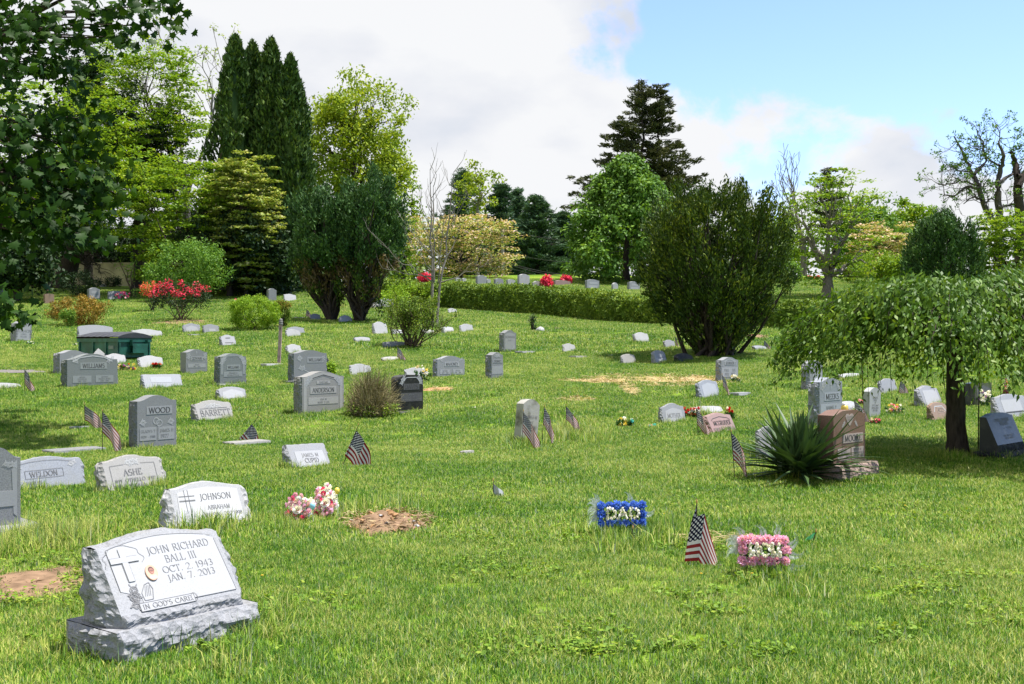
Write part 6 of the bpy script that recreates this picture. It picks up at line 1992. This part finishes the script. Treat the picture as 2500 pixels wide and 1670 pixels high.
slant('dark green slant marker with magenta flowers before it in the shade', 268, 312, 732, 711, 'mid', 263, .1, .3, .1, 'serp', (), 46)
for lb, a, b_, ba, tp_ in (('white stone under the junipers, lowest of the pale group', 884, 904, 752, 737), ('white stone under the junipers, middle of the pale group', 906, 930, 752, 734), ('white boulder like marker under the junipers beside the hedge end', 932, 962, 750, 728)):
    low(lb, a, b_, ba, tp_, 'white', a - 4, .3, 46)


def boulder(name, label, px, base, wpx, hpx, mat, cat='rock'):
    b = P(px, base); w, h = pxm(wpx, b.y), pxm(hpx, b.y); g = []
    for i, t in enumerate(np.linspace(-.25, 1, 8)):
        rr = math.sqrt(max(0, 1 - max(0, t) ** 2.2))
        g.append([(math.cos(a) * rr * w / 2 * (1 + .35 * mnoise.noise(Vector((math.cos(a), math.sin(a), t * 1.4 + px)))), math.sin(a) * rr * w / 2 * (1 + .35 * mnoise.noise(Vector((math.cos(a) + 5, math.sin(a), t * 1.4 + px)))), t * h) for a in np.linspace(0, 2 * math.pi, 15)])
    m = MB(); m.grid(g)
    tag(m.build(name, mat, None, False, b), label, cat)


WROCK = granite('white rock', (.4, .4, .4), .3, .9, .6, .3)
boulder('rock', 'white angular rock beside the thin dark sprig below the hedge', 1319, 811, 21, 14, WROCK)
boulder('rock', 'white rock in the shade before the tan wall', 252, 700, 15, 7, WROCK)

# ------------------------------------------------------------------ flags on the graves
flag('flag with a dark staff nearest the wide headstone with corner roses', 60, 958, 60, 900, 1, 62, 78, .30, .45)
flag('flag farther back of the crossed pair by the ringed headstone', 208, 1048, 206, 988, 1, 30, 58, .24, .46, swirl=.2)
flag('flag nearer of the crossed pair, its tail almost touching the stained marker', 250, 1108, 250, 1003, 1, 55, 70, .27, .47)
flag('strongly tilted flag whose cloth rests on a flat slab', 576, 1080, 632, 1015, 1, 58, 88, .3, .47, gap=.17)
flag('tilted flag with its staff leaning over beside the small square paneled marker', 829, 1140, 875, 1038, 1, 50, 80, .33, .45, gap=.07)
flag('flag in front of the leaning tablet, wrapped close to its staff', 1273, 1100, 1278, 1004, 1, 64, 72, .26, .5, swirl=.7)
flag('flag just beside the leaning tablet, hanging open', 1322, 1088, 1329, 992, 1, 70, 82, .24, .42, swirl=.5)
flag('flag in a clump of tall grass, the last of three near the leaning tablet', 1382, 1068, 1382, 990, 1, 55, 66, .2, .43, swirl=.3)
flag('largest flag, hanging like a tent between the blue and the pink flower frames', 1700, 1382, 1701, 1228, 1, 30, 70, .34, .5, fold=.008, tent=True)
flag('flag beside the yucca, hanging to the turf', 1796, 1172, 1785, 1054, 1, 48, 82, .3, .42, swirl=.4)
flag('flag leaning on the pink slant marker', 1706, 1066, 1699, 994, 1, 62, 68, .26, .42)
flag('ragged faded flag folded on itself beside the arched panel marker', 1769, 968, 1763, 914, 1, 66, 80, .24, .4, swirl=.9)
flag('tiny flag furled beside the white marker near the yew', 1650, 850, 1648, 820, 1, 74, 80, .2, .36, swirl=.8)
flag('flag on the far lawn beside the low grey block beyond the yew', 1864, 854, 1866, 830, 1, 50, 60, .26, .4)
flag('flag seen through the outer cherry shoots', 1996, 850, 1994, 828, 1, 62, 70, .22, .34)
flag('flag hung high beside the white marker under the cherry', 2192, 964, 2199, 927, 1, 48, 70, .24, .38, swirl=.2)
flag('flag between the red headstone and the white tablet, half hidden', 2094, 1036, 2085, 975, 1, 50, 62, .24, .5)
flag('flag in the middle lawn beside the low grey marker', 970, 882, 970, 845, 1, 55, 66, .26, .42)
flag('tiny flag in front of the headstone with the long stemmed rose', 743, 918, 743, 880, 1, 76, 84, .22, .4, swirl=.9)
flag('flag at the far side of the headstone with the long stemmed rose', 796, 902, 795, 868, 1, 58, 70, .24, .4)
flag('flag leaning in the juniper shade above a pale slab', 745, 778, 749, 755, 1, 45, 62, .26, .4)
TORN = plain('bleached cloth', (.42, .43, .45), .9, .1, .3, 12)
flag('bleached torn flag, grey white, low in the grass of the open lawn', 1206, 1216, 1204, 1174, 1, 28, 60, .13, .17, gap=.03, mat=TORN)
GRN = plain('green pennant', (.12, .5, .2), .6, .2)
flag('small bright green pennant on a wire beyond the pink flower frame', 1976, 1330, 1992, 1299, -1, 30, 42, .055, .09, gap=.0, mat=GRN, fold=.004, swirl=.1, group=None)
# striped cloth tail under the blue frame
flag('fallen flag whose striped tail shows under the blue flower frame', 1532, 1332, 1545, 1290, 1, 52, 58, .14, .30, gap=.02, fold=.006, swirl=.2)

# ------------------------------------------------------------------ flowers and keepsakes
wreath('rectangular frame of blue blossoms with white letters, on a wire easel', 1455, 1586, 1220, 1290, 1318, 'blue', 'DAD', 4)
wreath('rectangular frame of pink blossoms with white letters, on a wire easel', 1800, 1937, 1303, 1386, 1412, 'pink', 'MOM', -4)
heart_bouquet('lower pink and white rose pillow, the one nearer the white cross marker', 719, 1274, 72, 72, -14, .18, 3)
heart_bouquet('taller pink and rose pillow with a yellow egg beside it', 793, 1266, 60, 88, 0, -.05, 8)
for lb, px, y0, y1, gr, c in (('pale blue plastic egg on a stick between the two pink pillows', 763, 1226, 1245, 1280, (.3, .6, .75)), ('yellow plastic egg on a stick beside the taller pink pillow', 823, 1190, 1207, 1268, (.8, .62, .08))):
    b = P(px, gr); z0, z1 = hgt(b.y, y1) - b.z, hgt(b.y, y0) - b.z; hh = z1 - z0
    root = tag(empty('easter_egg', b), lb, 'egg', FLOW)
    m = MB(); lathe(m, [(max(.0005, hh * .36 * math.sin(t) * (1 - .12 * math.cos(t))), z0 + hh * .5 * (1 - math.cos(t))) for t in np.linspace(0, math.pi, 12)]); m.build('shell', plain('egg ' + lb[:6], c, .35, .5, .05), root, True)
    m = MB(); m.tube([(0, 0, z0 + .01), (.01, 0, -.05)], [.002, .002], 5); m.build('stick', plain('white stick', (.7, .68, .62)), root)
posy('purple and yellow bouquet in front of the dumpster', 306, 906, 44, 20, ['yellow', 'purple', 'orange', 'cream'], 26, .045)
posy('red bloom in the grass before the white marker by the dumpster', 382, 900, 20, 16, ['red', 'red', 'orange'], 9, .05)
posy('white lilies and dry stems behind the black headstone', 1030, 932, 36, 42, ['white', 'cream', 'white', 'yellow'], 12, .05)
posy('dark leafy plant on top of the white marker behind the broom', 889, 905, 16, 22, ['magenta'], 2, .02)
posy('white bouquet at the foot of the headstone with the broad panel', 1795, 934, 18, 22, ['white', 'white', 'cream'], 14, .05)
posy('yellow bouquet with a little aqua, alone in the lawn', 1527, 1044, 40, 26, ['yellow', 'yellow', 'yellow', 'white', 'aqua'], 16, .045)
posy('aqua and pink scraps lying in the grass near the worn white marker', 1590, 1044, 28, 10, ['aqua', 'aqua', 'blush'], 6, .03, leaf=False)
posy('red and white flowers beside the worn white marker', 1686, 1022, 44, 30, ['red', 'red', 'red', 'white'], 22, .045)
posy('red and white spray behind the pink slant marker', 1780, 1026, 24, 34, ['red', 'red', 'white'], 18, .035)
posy('faded pink and yellow spray on the lawn under the cherry', 2186, 1012, 44, 28, ['blush', 'white', 'yellow', 'rose', 'cream'], 22, .035)
posy('red and cream roses at the foot of the red headstone', 2136, 1038, 26, 18, ['rose', 'rose', 'cream'], 12, .04)
posy('pink flowers behind the white tablet', 2104, 990, 14, 16, ['rose', 'blush'], 9, .035)
posy('white and purple flowers in a dark pot beside the pale sunken tablet marker', 2406, 994, 34, 44, ['white', 'white', 'purple', 'white'], 24, .045)
posy('yellow blooms in the grass below the purple flowers', 2424, 1000, 12, 10, ['yellow'], 6, .03)
posy('white bloom on the corner of the pale sunken tablet marker', 2434, 985, 18, 16, ['white', 'cream'], 6, .04)
posy('red bloom beside the cherry trunk', 2318, 990, 10, 10, ['orange'], 4, .04)
posy('small white and teal flowers in the grass by the leaning small headstone', 78, 842, 24, 10, ['white', 'aqua', 'white'], 9, .03)
posy('white flowers in the grass behind the dumpster', 187, 845, 16, 8, ['white'], 7, .04)
posy('magenta flowers in front of the dark green marker', 298, 736, 40, 26, ['magenta', 'magenta', 'blush', 'magenta'], 26, .08)
posy('pink flowers on top of the small tan headstone', 121, 742, 10, 10, ['rose', 'blush'], 5, .06, z0=.62)
posy('pink bloom behind the globe shrub', 574, 742, 14, 14, ['rose', 'white'], 8, .07)
posy('two tiny white scraps on the open lawn', 1158, 998, 11, 6, ['white'], 3, .02, leaf=False)
posy('orange red low blooms beyond the low hedge', 1985, 722, 30, 8, ['orange'], 10, .08, d=60, z0=.5)
for px, w_, h_, d, lb in ((1335, 28, 24, 61.5, 'small round red azalea on the terrace beside the pinkish stone'), (1382, 26, 14, 65, 'red azalea behind the brown terrace headstone'), (1040, 42, 18, 66, 'red azalea on the terrace behind the sapling')):
    ro, b, C, w, h = bush('azalea', px, 0, w_, h_, lb, F_HED, 30, 20, .1, .25, d=d, group='red azaleas on the terrace', lift=-.1)
    V, F = clump_leaves(C + [0, -.12, .06], .28, 30, .13, 'ball', .8); link('blossoms', np_mesh('blossoms', V - np.array(b), F, F_RED), ro)
# candle jar on the red headstone
q = next(o for o in bpy.data.objects if o.get('label', '').startswith('speckled red granite'))
jz = at(2058, 1001, q.location.y + .2)
root = tag(empty('candle_jar', (jz.x, q.location.y + .14, jz.z - .01)), 'yellow candle jar with a white lid standing on the red headstone', 'jar')
m = MB(); lathe(m, [(.001, 0), (.036, 0), (.04, .02), (.04, .05), (.028, .07), (.001, .071)]); m.build('glass', plain('yellow wax glass', (.6, .45, .08), .25, .5, .1), root, True)
m = MB(); lathe(m, [(.027, .071), (.028, .092), (.001, .094)]); m.build('lid', plain('white lid', (.72, .7, .66), .5), root, True)
# lantern with a swirl of ribbons, shepherd hook
b = P(2456, 968); z = [hgt(b.y, y) - b.z for y in (962, 948, 928)]
root = tag(empty('grave_lantern', b), 'dark red grave lantern with a spiral of coloured ribbon flowers on top', 'lantern')
m = MB(); lathe(m, [(.001, 0), (.055, .0), (.06, z[0] + .05), (.05, z[1]), (.001, z[1])]); m.build('glass', plain('dark red glass', (.12, .008, .01), .25, .5), root, True)
m = MB(); lathe(m, [(.056, z[1] - .03), (.062, z[1] - .02), (.062, z[1]), (.001, z[1] + .01)]); m.build('collar', plain('gilded tip', (.35, .22, .06)), root, True)
for i in range(16):
    t = i / 15; o = link('ribbon_blossom', petal_mesh(['white', 'rose', 'yellow', 'purple'][i % 4]), root, (.045 * (1 - t) * math.cos(i * 1.3), .045 * (1 - t) * math.sin(i * 1.3), z[1] + .02 + t * (z[2] - z[1]))); o.scale = [.026] * 3
b = P(2388, 1108); m = MB(); m.tube([(0, 0, -.1), (.005, 0, .45), (.02, 0, hgt(b.y, 905) - b.z)], [.008, .007, .006], 6)
tag(m.build('plant_stake', plain('dark rusted iron', (.03, .022, .018), .8), None, False, b), 'thin dark iron stake standing beside the black slant headstone', 'stake')

# pinkish post with a ringed cap
b = P(681, 889); t_ = at(686, 778, b.y); h = t_.z - b.z; lean = math.atan2(t_.x - b.x, h)
root = tag(empty('boundary_post', b, 0, 0, lean), 'slender pinkish post with a ringed grey cap rising from a white slab', 'post')
pk = plain('pinkish weathered post', (.36, .26, .23), .85, .15, .3, 7, bump=.3)
m = MB(); m.box(-.04, .04, -.04, .04, -.05, h * .86); m.build('shaft', pk, root)
m = MB(); m.box(-.006, .006, -.043, -.0405, h * .76, h * .82); m.build('slot', INK, root)
m = MB(); lathe(m, [(.045, h * .86), (.06, h * .872), (.06, h * .89), (.045, h * .9), (.055, h * .92), (.055, h * .94), (.04, h * .95), (.05, h * .97), (.03, h), (.001, h * 1.005)]); m.build('cap', plain('grey cast cap', (.17, .165, .15), .8), root, True)
dumpster()

# utility pole and its wires
b = G(1227, 86); zt = hgt(86, 560) - b.z
m = MB(); m.tube([(0, 0, -.3), (0, 0, zt)], [.15, .11], 10)
tag(m.build('utility_pole', plain('grey pole wood', (.24, .21, .19), .9), None, True, b), 'grey utility pole rising behind the terrace headstones', 'pole')
for i, (x0, y0, x1, y1) in enumerate(((1227, 612, 1440, 641), (1227, 637, 1450, 676), (1227, 641, 1450, 681), (1227, 648, 1450, 690), (1227, 556, 1440, 590))):
    p0, p1 = np.array(at(x0, y0, 86)), np.array(at(x1, y1, 72)); t = np.linspace(0, 1, 12)[:, None]
    pts = p0 + (p1 - p0) * t; pts[:, 2] -= .25 * np.sin(t[:, 0] * math.pi)
    m = MB(); m.tube(pts, .02 if i in (1, 2) else .014, 4)
    tag(m.build('utility_wire', plain('black cable', (.02, .02, .02), .6)), ('upper single black wire sagging past the broad pine', 'thick black cable, upper of the close pair', 'thick black cable, lower of the close pair', 'lowest thin wire running down towards the linden', 'highest faint wire against the pines')[i], 'wire', 'utility wires beyond the terrace')

# ------------------------------------------------------------------ bare and straw strewn ground, path
SOIL = plain('bare brown soil', (.2, .13, .08), .95, .05, .35, 9, bump=.6)
STRAW = plain('dead straw', (.3, .24, .1), .95, .05, .3, 14, bump=.5)
CLAY = plain('orange clay soil', (.34, .2, .1), .95, .05, .3, 12, bump=.4)
F_HAY = foliage('hay stalks', (.24, .18, .08), (.44, .34, .17), (.58, .47, .28), .1)
F_DEAD = foliage('dead weed stalks', (.09, .06, .03), (.22, .15, .08), (.35, .27, .16), .1)
s1 = patch('bare_soil', 92, 1425, 150, 1378, 1478, SOIL, .015, 2, .35, .03)
litter('dead_stalks', s1, 160, .07, F_DEAD, .08)
s2 = patch('soil_mound', 944, 1284, 108, 1258, 1308, SOIL, .06, 5, .1, .06)
litter('dead_stalks', s2, 520, .06, F_DEAD, .14, .05); litter('dry_straw', s2, 160, .07, F_HAY, .07, .06)
x, y, rx, ry = s2
cl = []
for i in range(46):
    a = rng.random() * 6.283; q = math.sqrt(rng.random()) * .9; px_, py_ = x + math.cos(a) * q * rx, y + math.sin(a) * q * ry
    r_ = rng.uniform(.01, .034); D = rand_unit(9) * r_ * [1.2, 1, .7]
    me = bpy.data.meshes.new('clod'); bm_v = [(d_[0], d_[1], d_[2]) for d_ in D]
    import bmesh
    bm = bmesh.new(); [bm.verts.new(v) for v in bm_v]; bmesh.ops.convex_hull(bm, input=bm.verts); bm.to_mesh(me); bm.free(); me.materials.append(WROCK if i % 9 == 0 else (CLAY if i % 3 else SOIL))
    cl.append((me, (px_, py_, H(px_, py_) + .08 * (1 - q * q) + r_ * .3)))
rt = tag(empty('clod_heap', (x, y, H(x, y))), 'loose clods and stones scattered over the bare soil mound', 'clods')
for me, p_ in cl: link('clod', me, rt, Vector(p_) - Vector((x, y, H(x, y))))
s3 = patch('straw_strip', 1600, 935, 165, 914, 944, STRAW, .01, 9, .8, .02); litter('dry_straw', s3, 1900, .12, F_HAY, .12)
s3b = patch('straw_strip', 1720, 930, 70, 918, 940, STRAW, .01, 12, .8, .02); litter('dry_straw', s3b, 900, .12, F_HAY, .12)
s4 = patch('straw_strip', 1538, 951, 22, 936, 966, STRAW, .01, 14, .8, .02); litter('dry_straw', s4, 500, .1, F_HAY, .12)
s5 = patch('straw_strip', 1405, 974, 48, 968, 982, STRAW, .0, 17, .5, .02); litter('dry_straw', s5, 420, .1, F_HAY, .12)
s5b = patch('straw_strip', 1440, 930, 80, 926, 935, STRAW, .0, 19, .6, .02); litter('dry_straw', s5b, 420, .1, F_HAY, .12)
s6 = patch('clay_strip', 1072, 951, 44, 945, 956, CLAY, .01, 21, .2, .01); litter('dry_straw', s6, 160, .1, F_HAY, .1)
s7 = patch('dead_leaves', 1845, 822, 30, 816, 827, SOIL, .02, 23, .3, .03); litter('dead_stalks', s7, 200, .12, F_DEAD, .3)
s8 = patch('bare_soil', 440, 788, 80, 781, 794, SOIL, .01, 25, .4, .02)
s9 = (P(1760, 1330).x, P(1760, 1330).y, .3, .25); litter('dry_straw', s9, 130, .12, F_HAY, .05, .05)
# asphalt path
ASPH = plain('grey asphalt', (.15, .14, .13), .95, .1, .25, 20)
g = []
for px in np.linspace(-260, 150, 14):
    a_, c_ = P(px, 896 - px * .01), P(px, 912 - px * .015)
    g.append([(p_.x, p_.y, H(p_.x, p_.y) + .012) for p_ in (c_, c_.lerp(a_, .33), c_.lerp(a_, .66), a_)])
m = MB(); m.grid(g, 0, True)
pth = m.build('path', ASPH, None, True); tag(pth, kind='structure')
STAMPS.append(((g[0][0][0] + g[-1][0][0]) / 2, g[6][1][1], abs(g[-1][0][0] - g[0][0][0]) / 2, .42, 3, .05))

# ------------------------------------------------------------------ grass
def blade_mat():
    m, n, l, out = base_mat('grass blades')
    g = n.new('ShaderNodeNewGeometry'); oi = n.new('ShaderNodeObjectInfo')
    a = n.new('ShaderNodeTexNoise'); a.inputs['Scale'].default_value = .42; a.inputs['Detail'].default_value = 6; a.inputs['Roughness'].default_value = .6
    l.new(g.outputs['Position'], a.inputs['Vector'])
    c = n.new('ShaderNodeTexNoise'); c.inputs['Scale'].default_value = 2.6; c.inputs['Detail'].default_value = 4
    l.new(g.outputs['Position'], c.inputs['Vector'])

    def M(op, x, y):
        q = n.new('ShaderNodeMath'); q.operation = op
        for i, v in enumerate((x, y)):
            if isinstance(v, (int, float)): q.inputs[i].default_value = v
            else: l.new(v, q.inputs[i])
        return q.outputs[0]
    k = M('ADD', M('SUBTRACT', M('MULTIPLY', a.outputs['Fac'], 1.15), .2), M('MULTIPLY', c.outputs['Fac'], .5))
    k = M('ADD', k, M('MULTIPLY', M('SUBTRACT', g.outputs['Random Per Island'], .5), .8))
    k = M('ADD', k, M('MULTIPLY', M('SUBTRACT', oi.outputs['Random'], .5), .3))
    r = ramp(n.new('ShaderNodeValToRGB'), [(.34, GRASS[0]), (.55, GRASS[1]), (.74, GRASS[2]), (.92, GRASS[3])])
    l.new(k, r.inputs['Fac'])
    b = n.new('ShaderNodeBsdfPrincipled'); b.inputs['Roughness'].default_value = .45; b.inputs['Specular IOR Level'].default_value = .2
    nm = n.new('ShaderNodeVectorMath'); nm.operation = 'MULTIPLY_ADD'      # shading normals pulled upwards to brighten the lawn, beyond the blades' real bend
    nm.inputs[1].default_value = (.5, .5, .5); nm.inputs[2].default_value = (0, 0, .62)
    nn = n.new('ShaderNodeVectorMath'); nn.operation = 'NORMALIZE'
    l.new(g.outputs['Normal'], nm.inputs[0]); l.new(nm.outputs[0], nn.inputs[0]); l.new(nn.outputs[0], b.inputs['Normal'])
    tr = n.new('ShaderNodeBsdfTranslucent')
    l.new(r.outputs[0], b.inputs['Base Color']); l.new(r.outputs[0], tr.inputs['Color'])
    mx = n.new('ShaderNodeMixShader'); mx.inputs[0].default_value = .45
    l.new(b.outputs[0], mx.inputs[1]); l.new(tr.outputs[0], mx.inputs[2]); l.new(mx.outputs[0], out.inputs[0])
    return m


GRASS = [(.05, .15, .008), (.14, .29, .014), (.23, .37, .026), (.46, .48, .12)]
GM = blade_mat()
tufts = bpy.data.collections.new('turf tufts')


def tuft(i, n, rad, h, w, lean=.5, hv=.4):
    a = rng.random(n) * 6.283; q = np.sqrt(rng.random(n)) * rad
    P0 = np.stack([np.cos(a) * q, np.sin(a) * q, np.full(n, -.012)], 1)
    hh = h * (1 - hv + 2 * hv * rng.random(n))
    th = rng.random(n) * 6.283; ln = lean * rng.random(n) ** 1.2
    D = np.stack([np.cos(th), np.sin(th), np.zeros(n)], 1); S = np.stack([-np.sin(th), np.cos(th), np.zeros(n)], 1)
    tw = rng.random(n) * 3.14; S = S * np.cos(tw)[:, None] + D * np.sin(tw)[:, None] * .8
    W = (w * (.7 + .6 * rng.random(n)))[:, None]
    up = np.array([0, 0, 1.])
    m1 = P0 + up * (hh * .55)[:, None] + D * (hh * ln * .3)[:, None]
    t1 = P0 + up * (hh * (1 - .3 * ln))[:, None] + D * (hh * ln)[:, None]
    V = np.stack([P0 - S * W / 2, P0 + S * W / 2, m1 + S * W * .42, m1 - S * W * .42, t1], 1).reshape(-1, 3)
    k = np.arange(n)[:, None] * 5
    F = np.concatenate([k + np.array([[0, 1, 2]]), k + np.array([[0, 2, 3]]), k + np.array([[3, 2, 4]])])
    o = bpy.data.objects.new('turf_tuft_%02d' % i, np_mesh('turf_tuft', V, F, GM))
    tufts.objects.link(o)


for i in range(4): tuft(i, 120, .11, .05, .0055, .8)            # 0-3 near
for i in range(4): tuft(4 + i, 140, .18, .055, .0095, .8)         # 4-7 middle
for i in range(4): tuft(8 + i, 150, .42, .075, .02, .8)          # 8-11 far
for i in range(2): tuft(12 + i, 60, .1, .12, .006, .7, .5)   # 12-13 unmown grass round stones

pts, idx, scl = [], [], []


def scatter(d0, d1, dens, kinds, s0, s1):
    area = .5 * (d1 * d1 - d0 * d0) + 1.5 * 2 * (d1 - d0)
    n = int(dens * area * 1.3)
    y = np.sqrt(rng.random(n) * (d1 * d1 - d0 * d0) + d0 * d0)
    x = (rng.random(n) * 2 - 1) * (.5 * y + 1.5)
    pts.append(np.stack([x, y], 1)); idx.append(rng.choice(kinds, n)); scl.append(rng.uniform(s0, s1, n))


scatter(3.9, 8.5, 150, [0, 1, 2, 3], .75, 1.2)
scatter(8.5, 17, 62, [4, 5, 6, 7], .75, 1.2)
scatter(17, 34, 30, [4, 5, 6, 7], .9, 1.4)
scatter(34, 72, 9, [8, 9, 10, 11], .8, 1.25)
# taller fringe at the foot of every stone
for x, y, w, t, th, *rest in FEET:
    if rest or y > 45: continue
    n = int((w + t) * 2 * (30 if y < 18 else 16))
    s_ = rng.random(n) * 2 * (w + t); e = rng.normal(size=n) * .035 + .03
    lx = np.where(s_ < w, s_ - w / 2, np.where(s_ < w + t, w / 2 + e, np.where(s_ < 2 * w + t, s_ - w - t - w / 2, -w / 2 - e)))
    ly = np.where(s_ < w, -e, np.where(s_ < w + t, s_ - w, np.where(s_ < 2 * w + t, t + e, s_ - 2 * w - t)))
    pts.append(np.stack([x + lx * math.cos(th) - ly * math.sin(th), y + lx * math.sin(th) + ly * math.cos(th)], 1)); idx.append(rng.choice([12, 13, 4], n)); scl.append(rng.uniform(.5, 1.15, n))
# rough clumps: tablet and flags, soil mound, hollow by the tall edge stone
for px, py, rp, n, s0, s1 in ((1290, 1088, 50, 60, .7, 1.5), (1400, 1070, 50, 90, .8, 1.9), (1455, 1075, 30, 26, .7, 1.4), (905, 1258, 70, 50, .7, 1.5), (1000, 1265, 50, 34, .7, 1.3), (150, 1325, 90, 90, .7, 1.5), (60, 1340, 60, 50, .8, 1.5), (1600, 1310, 80, 70, .7, 1.4), (1500, 1320, 60, 50, .7, 1.3), (1880, 1410, 80, 50, .7, 1.3), (520, 1290, 60, 50, .7, 1.6),
                              (80, 1330, 90, 60, .6, 1.2), (700, 1280, 50, 30, .6, 1.0), (1385, 1060, 20, 30, 1., 2.), (340, 900, 30, 24, .7, 1.4), (1720, 1010, 20, 10, 1., 2.2), (2330, 1125, 40, 30, .6, 1.2), (600, 1560, 60, 30, .5, 1.0)):
    c = P(px, py); n = int(n)
    pts.append(np.stack([c.x + rng.normal(size=n) * pxm(rp, c.y) * .5, c.y + rng.normal(size=n) * .28], 1)); idx.append(rng.choice([12, 13], n)); scl.append(rng.uniform(s0, s1, n))

XY = np.concatenate(pts); ID = np.concatenate(idx); SC = np.concatenate(scl)
keep = np.ones(len(XY), bool)
for x, y, rx, ry, seed, soft in STAMPS:
    q = np.hypot((XY[:, 0] - x) / rx, (XY[:, 1] - y) / ry)
    q = q + .35 * np.sin(XY[:, 0] * 9 + seed) * np.sin(XY[:, 1] * 5 + seed) * .6
    keep &= (q > 1) | (rng.random(len(XY)) < soft * q * .5)
for x, y, w, t, th, *rest in FEET:
    dx, dy = XY[:, 0] - x, XY[:, 1] - y
    lx = dx * math.cos(th) + dy * math.sin(th); ly = -dx * math.sin(th) + dy * math.cos(th) - (0 if rest else t / 2)
    keep &= ~((np.abs(lx) < w / 2 - .005) & (np.abs(ly) < t / 2 - .005))
XY, ID, SC = XY[keep], ID[keep], SC[keep]
# the lawn is longer in some places than in others
SC = SC * (.88 + .3 * np.array([mnoise.noise(Vector((p[0] * .5, p[1] * .5, 3.))) for p in XY]))
gp = bpy.data.meshes.new('grass')
gp.vertices.add(len(XY))
gp.vertices.foreach_set('co', np.stack([XY[:, 0], XY[:, 1], Hn(XY[:, 0], XY[:, 1])], 1).astype(np.float32).ravel())
for nm, ty, val in (('pick', 'INT', ID.astype(np.int32)), ('size', 'FLOAT', SC.astype(np.float32)), ('turn', 'FLOAT', (rng.random(len(XY)) * 6.283).astype(np.float32))):
    at_ = gp.attributes.new(nm, ty, 'POINT'); at_.data.foreach_set('value', val)
gp.update()
go = tag(link('grass', gp), kind='stuff')
ng = bpy.data.node_groups.new('scatter grass', 'GeometryNodeTree')
ng.interface.new_socket('Geometry', in_out='INPUT', socket_type='NodeSocketGeometry')
ng.interface.new_socket('Geometry', in_out='OUTPUT', socket_type='NodeSocketGeometry')
N_, K_ = ng.nodes, ng.links
gi, goo = N_.new('NodeGroupInput'), N_.new('NodeGroupOutput')
ci = N_.new('GeometryNodeCollectionInfo'); ci.inputs['Collection'].default_value = tufts
ci.inputs['Separate Children'].default_value = True; ci.inputs['Reset Children'].default_value = True
ip = N_.new('GeometryNodeInstanceOnPoints'); ip.inputs['Pick Instance'].default_value = True


def attr(nm, ty):
    q = N_.new('GeometryNodeInputNamedAttribute'); q.data_type = ty; q.inputs['Name'].default_value = nm
    return q.outputs['Attribute']


cxyz = N_.new('ShaderNodeCombineXYZ'); K_.new(attr('turn', 'FLOAT'), cxyz.inputs['Z'])
e2r = N_.new('FunctionNodeEulerToRotation'); K_.new(cxyz.outputs[0], e2r.inputs[0])
K_.new(gi.outputs[0], ip.inputs['Points']); K_.new(ci.outputs[0], ip.inputs['Instance']); K_.new(attr('pick', 'INT'), ip.inputs['Instance Index'])
K_.new(e2r.outputs[0], ip.inputs['Rotation']); K_.new(attr('size', 'FLOAT'), ip.inputs['Scale'])
K_.new(ip.outputs[0], goo.inputs[0])
md = go.modifiers.new('scatter', 'NODES'); md.node_group = ng

# low weeds with broad leaves, and a few dandelions
for nm, spots in (('weeds', ((60, 1375, 110, 20), (120, 1352, 120, 30), (180, 1440, 40, 60), (215, 1395, 40, 30), (230, 1110, 22, 30), (560, 1590, 70, 16), (640, 1500, 40, 20), (1650, 1340, 60, 14), (870, 1265, 60, 10), (1010, 1280, 40, 8), (1850, 1418, 60, 14), (40, 1480, 60, 12), (420, 1010, 30, 6))),):
    C = []
    spots = spots + tuple((rng.uniform(60, 2440), 1180 + 440 * rng.random() ** .8, rng.uniform(60, 160), rng.uniform(10, 30)) for _ in range(40))
    for px, py, rx, ry in spots:
        for k in range(46):
            p = P(px + rng.normal() * rx * .6, min(1640, py + rng.normal() * ry * .6)); C.append((p.x, p.y, p.z + rng.uniform(.02, .055)))
    V, F = clump_leaves(np.array(C), .02, 4, .026, 'pad', .7)
    tag(link('low_weeds', np_mesh('low_weeds', V, F, F_WEED)), kind='stuff')
YD = petal_mesh('yellow')
for px, py, where in ((1712, 1424, 'near the tent shaped flag'), (1866, 1392, 'under the pink flower frame'), (1836, 1424, 'just before the pink flower frame'), (1622, 1272, 'beside the blue flower frame'), (820, 1132, 'at the staff foot of the tilted flag'), (640, 1430, 'beside the nearest pale headstone'), (2210, 1250, 'alone below the weeping cherry')):
    b = P(px, py); root = tag(empty('dandelion', b), 'single yellow dandelion ' + where, 'flower', 'dandelions in the grass')
    o = link('flower_head', YD, root, (0, 0, .06)); o.scale = (.014, .014, .007)
    m = MB(); m.tube([(0, 0, 0), (0, 0, .06)], [.0015, .0015], 4); m.build('stalk', plain('green stalk', (.1, .18, .04)), root)
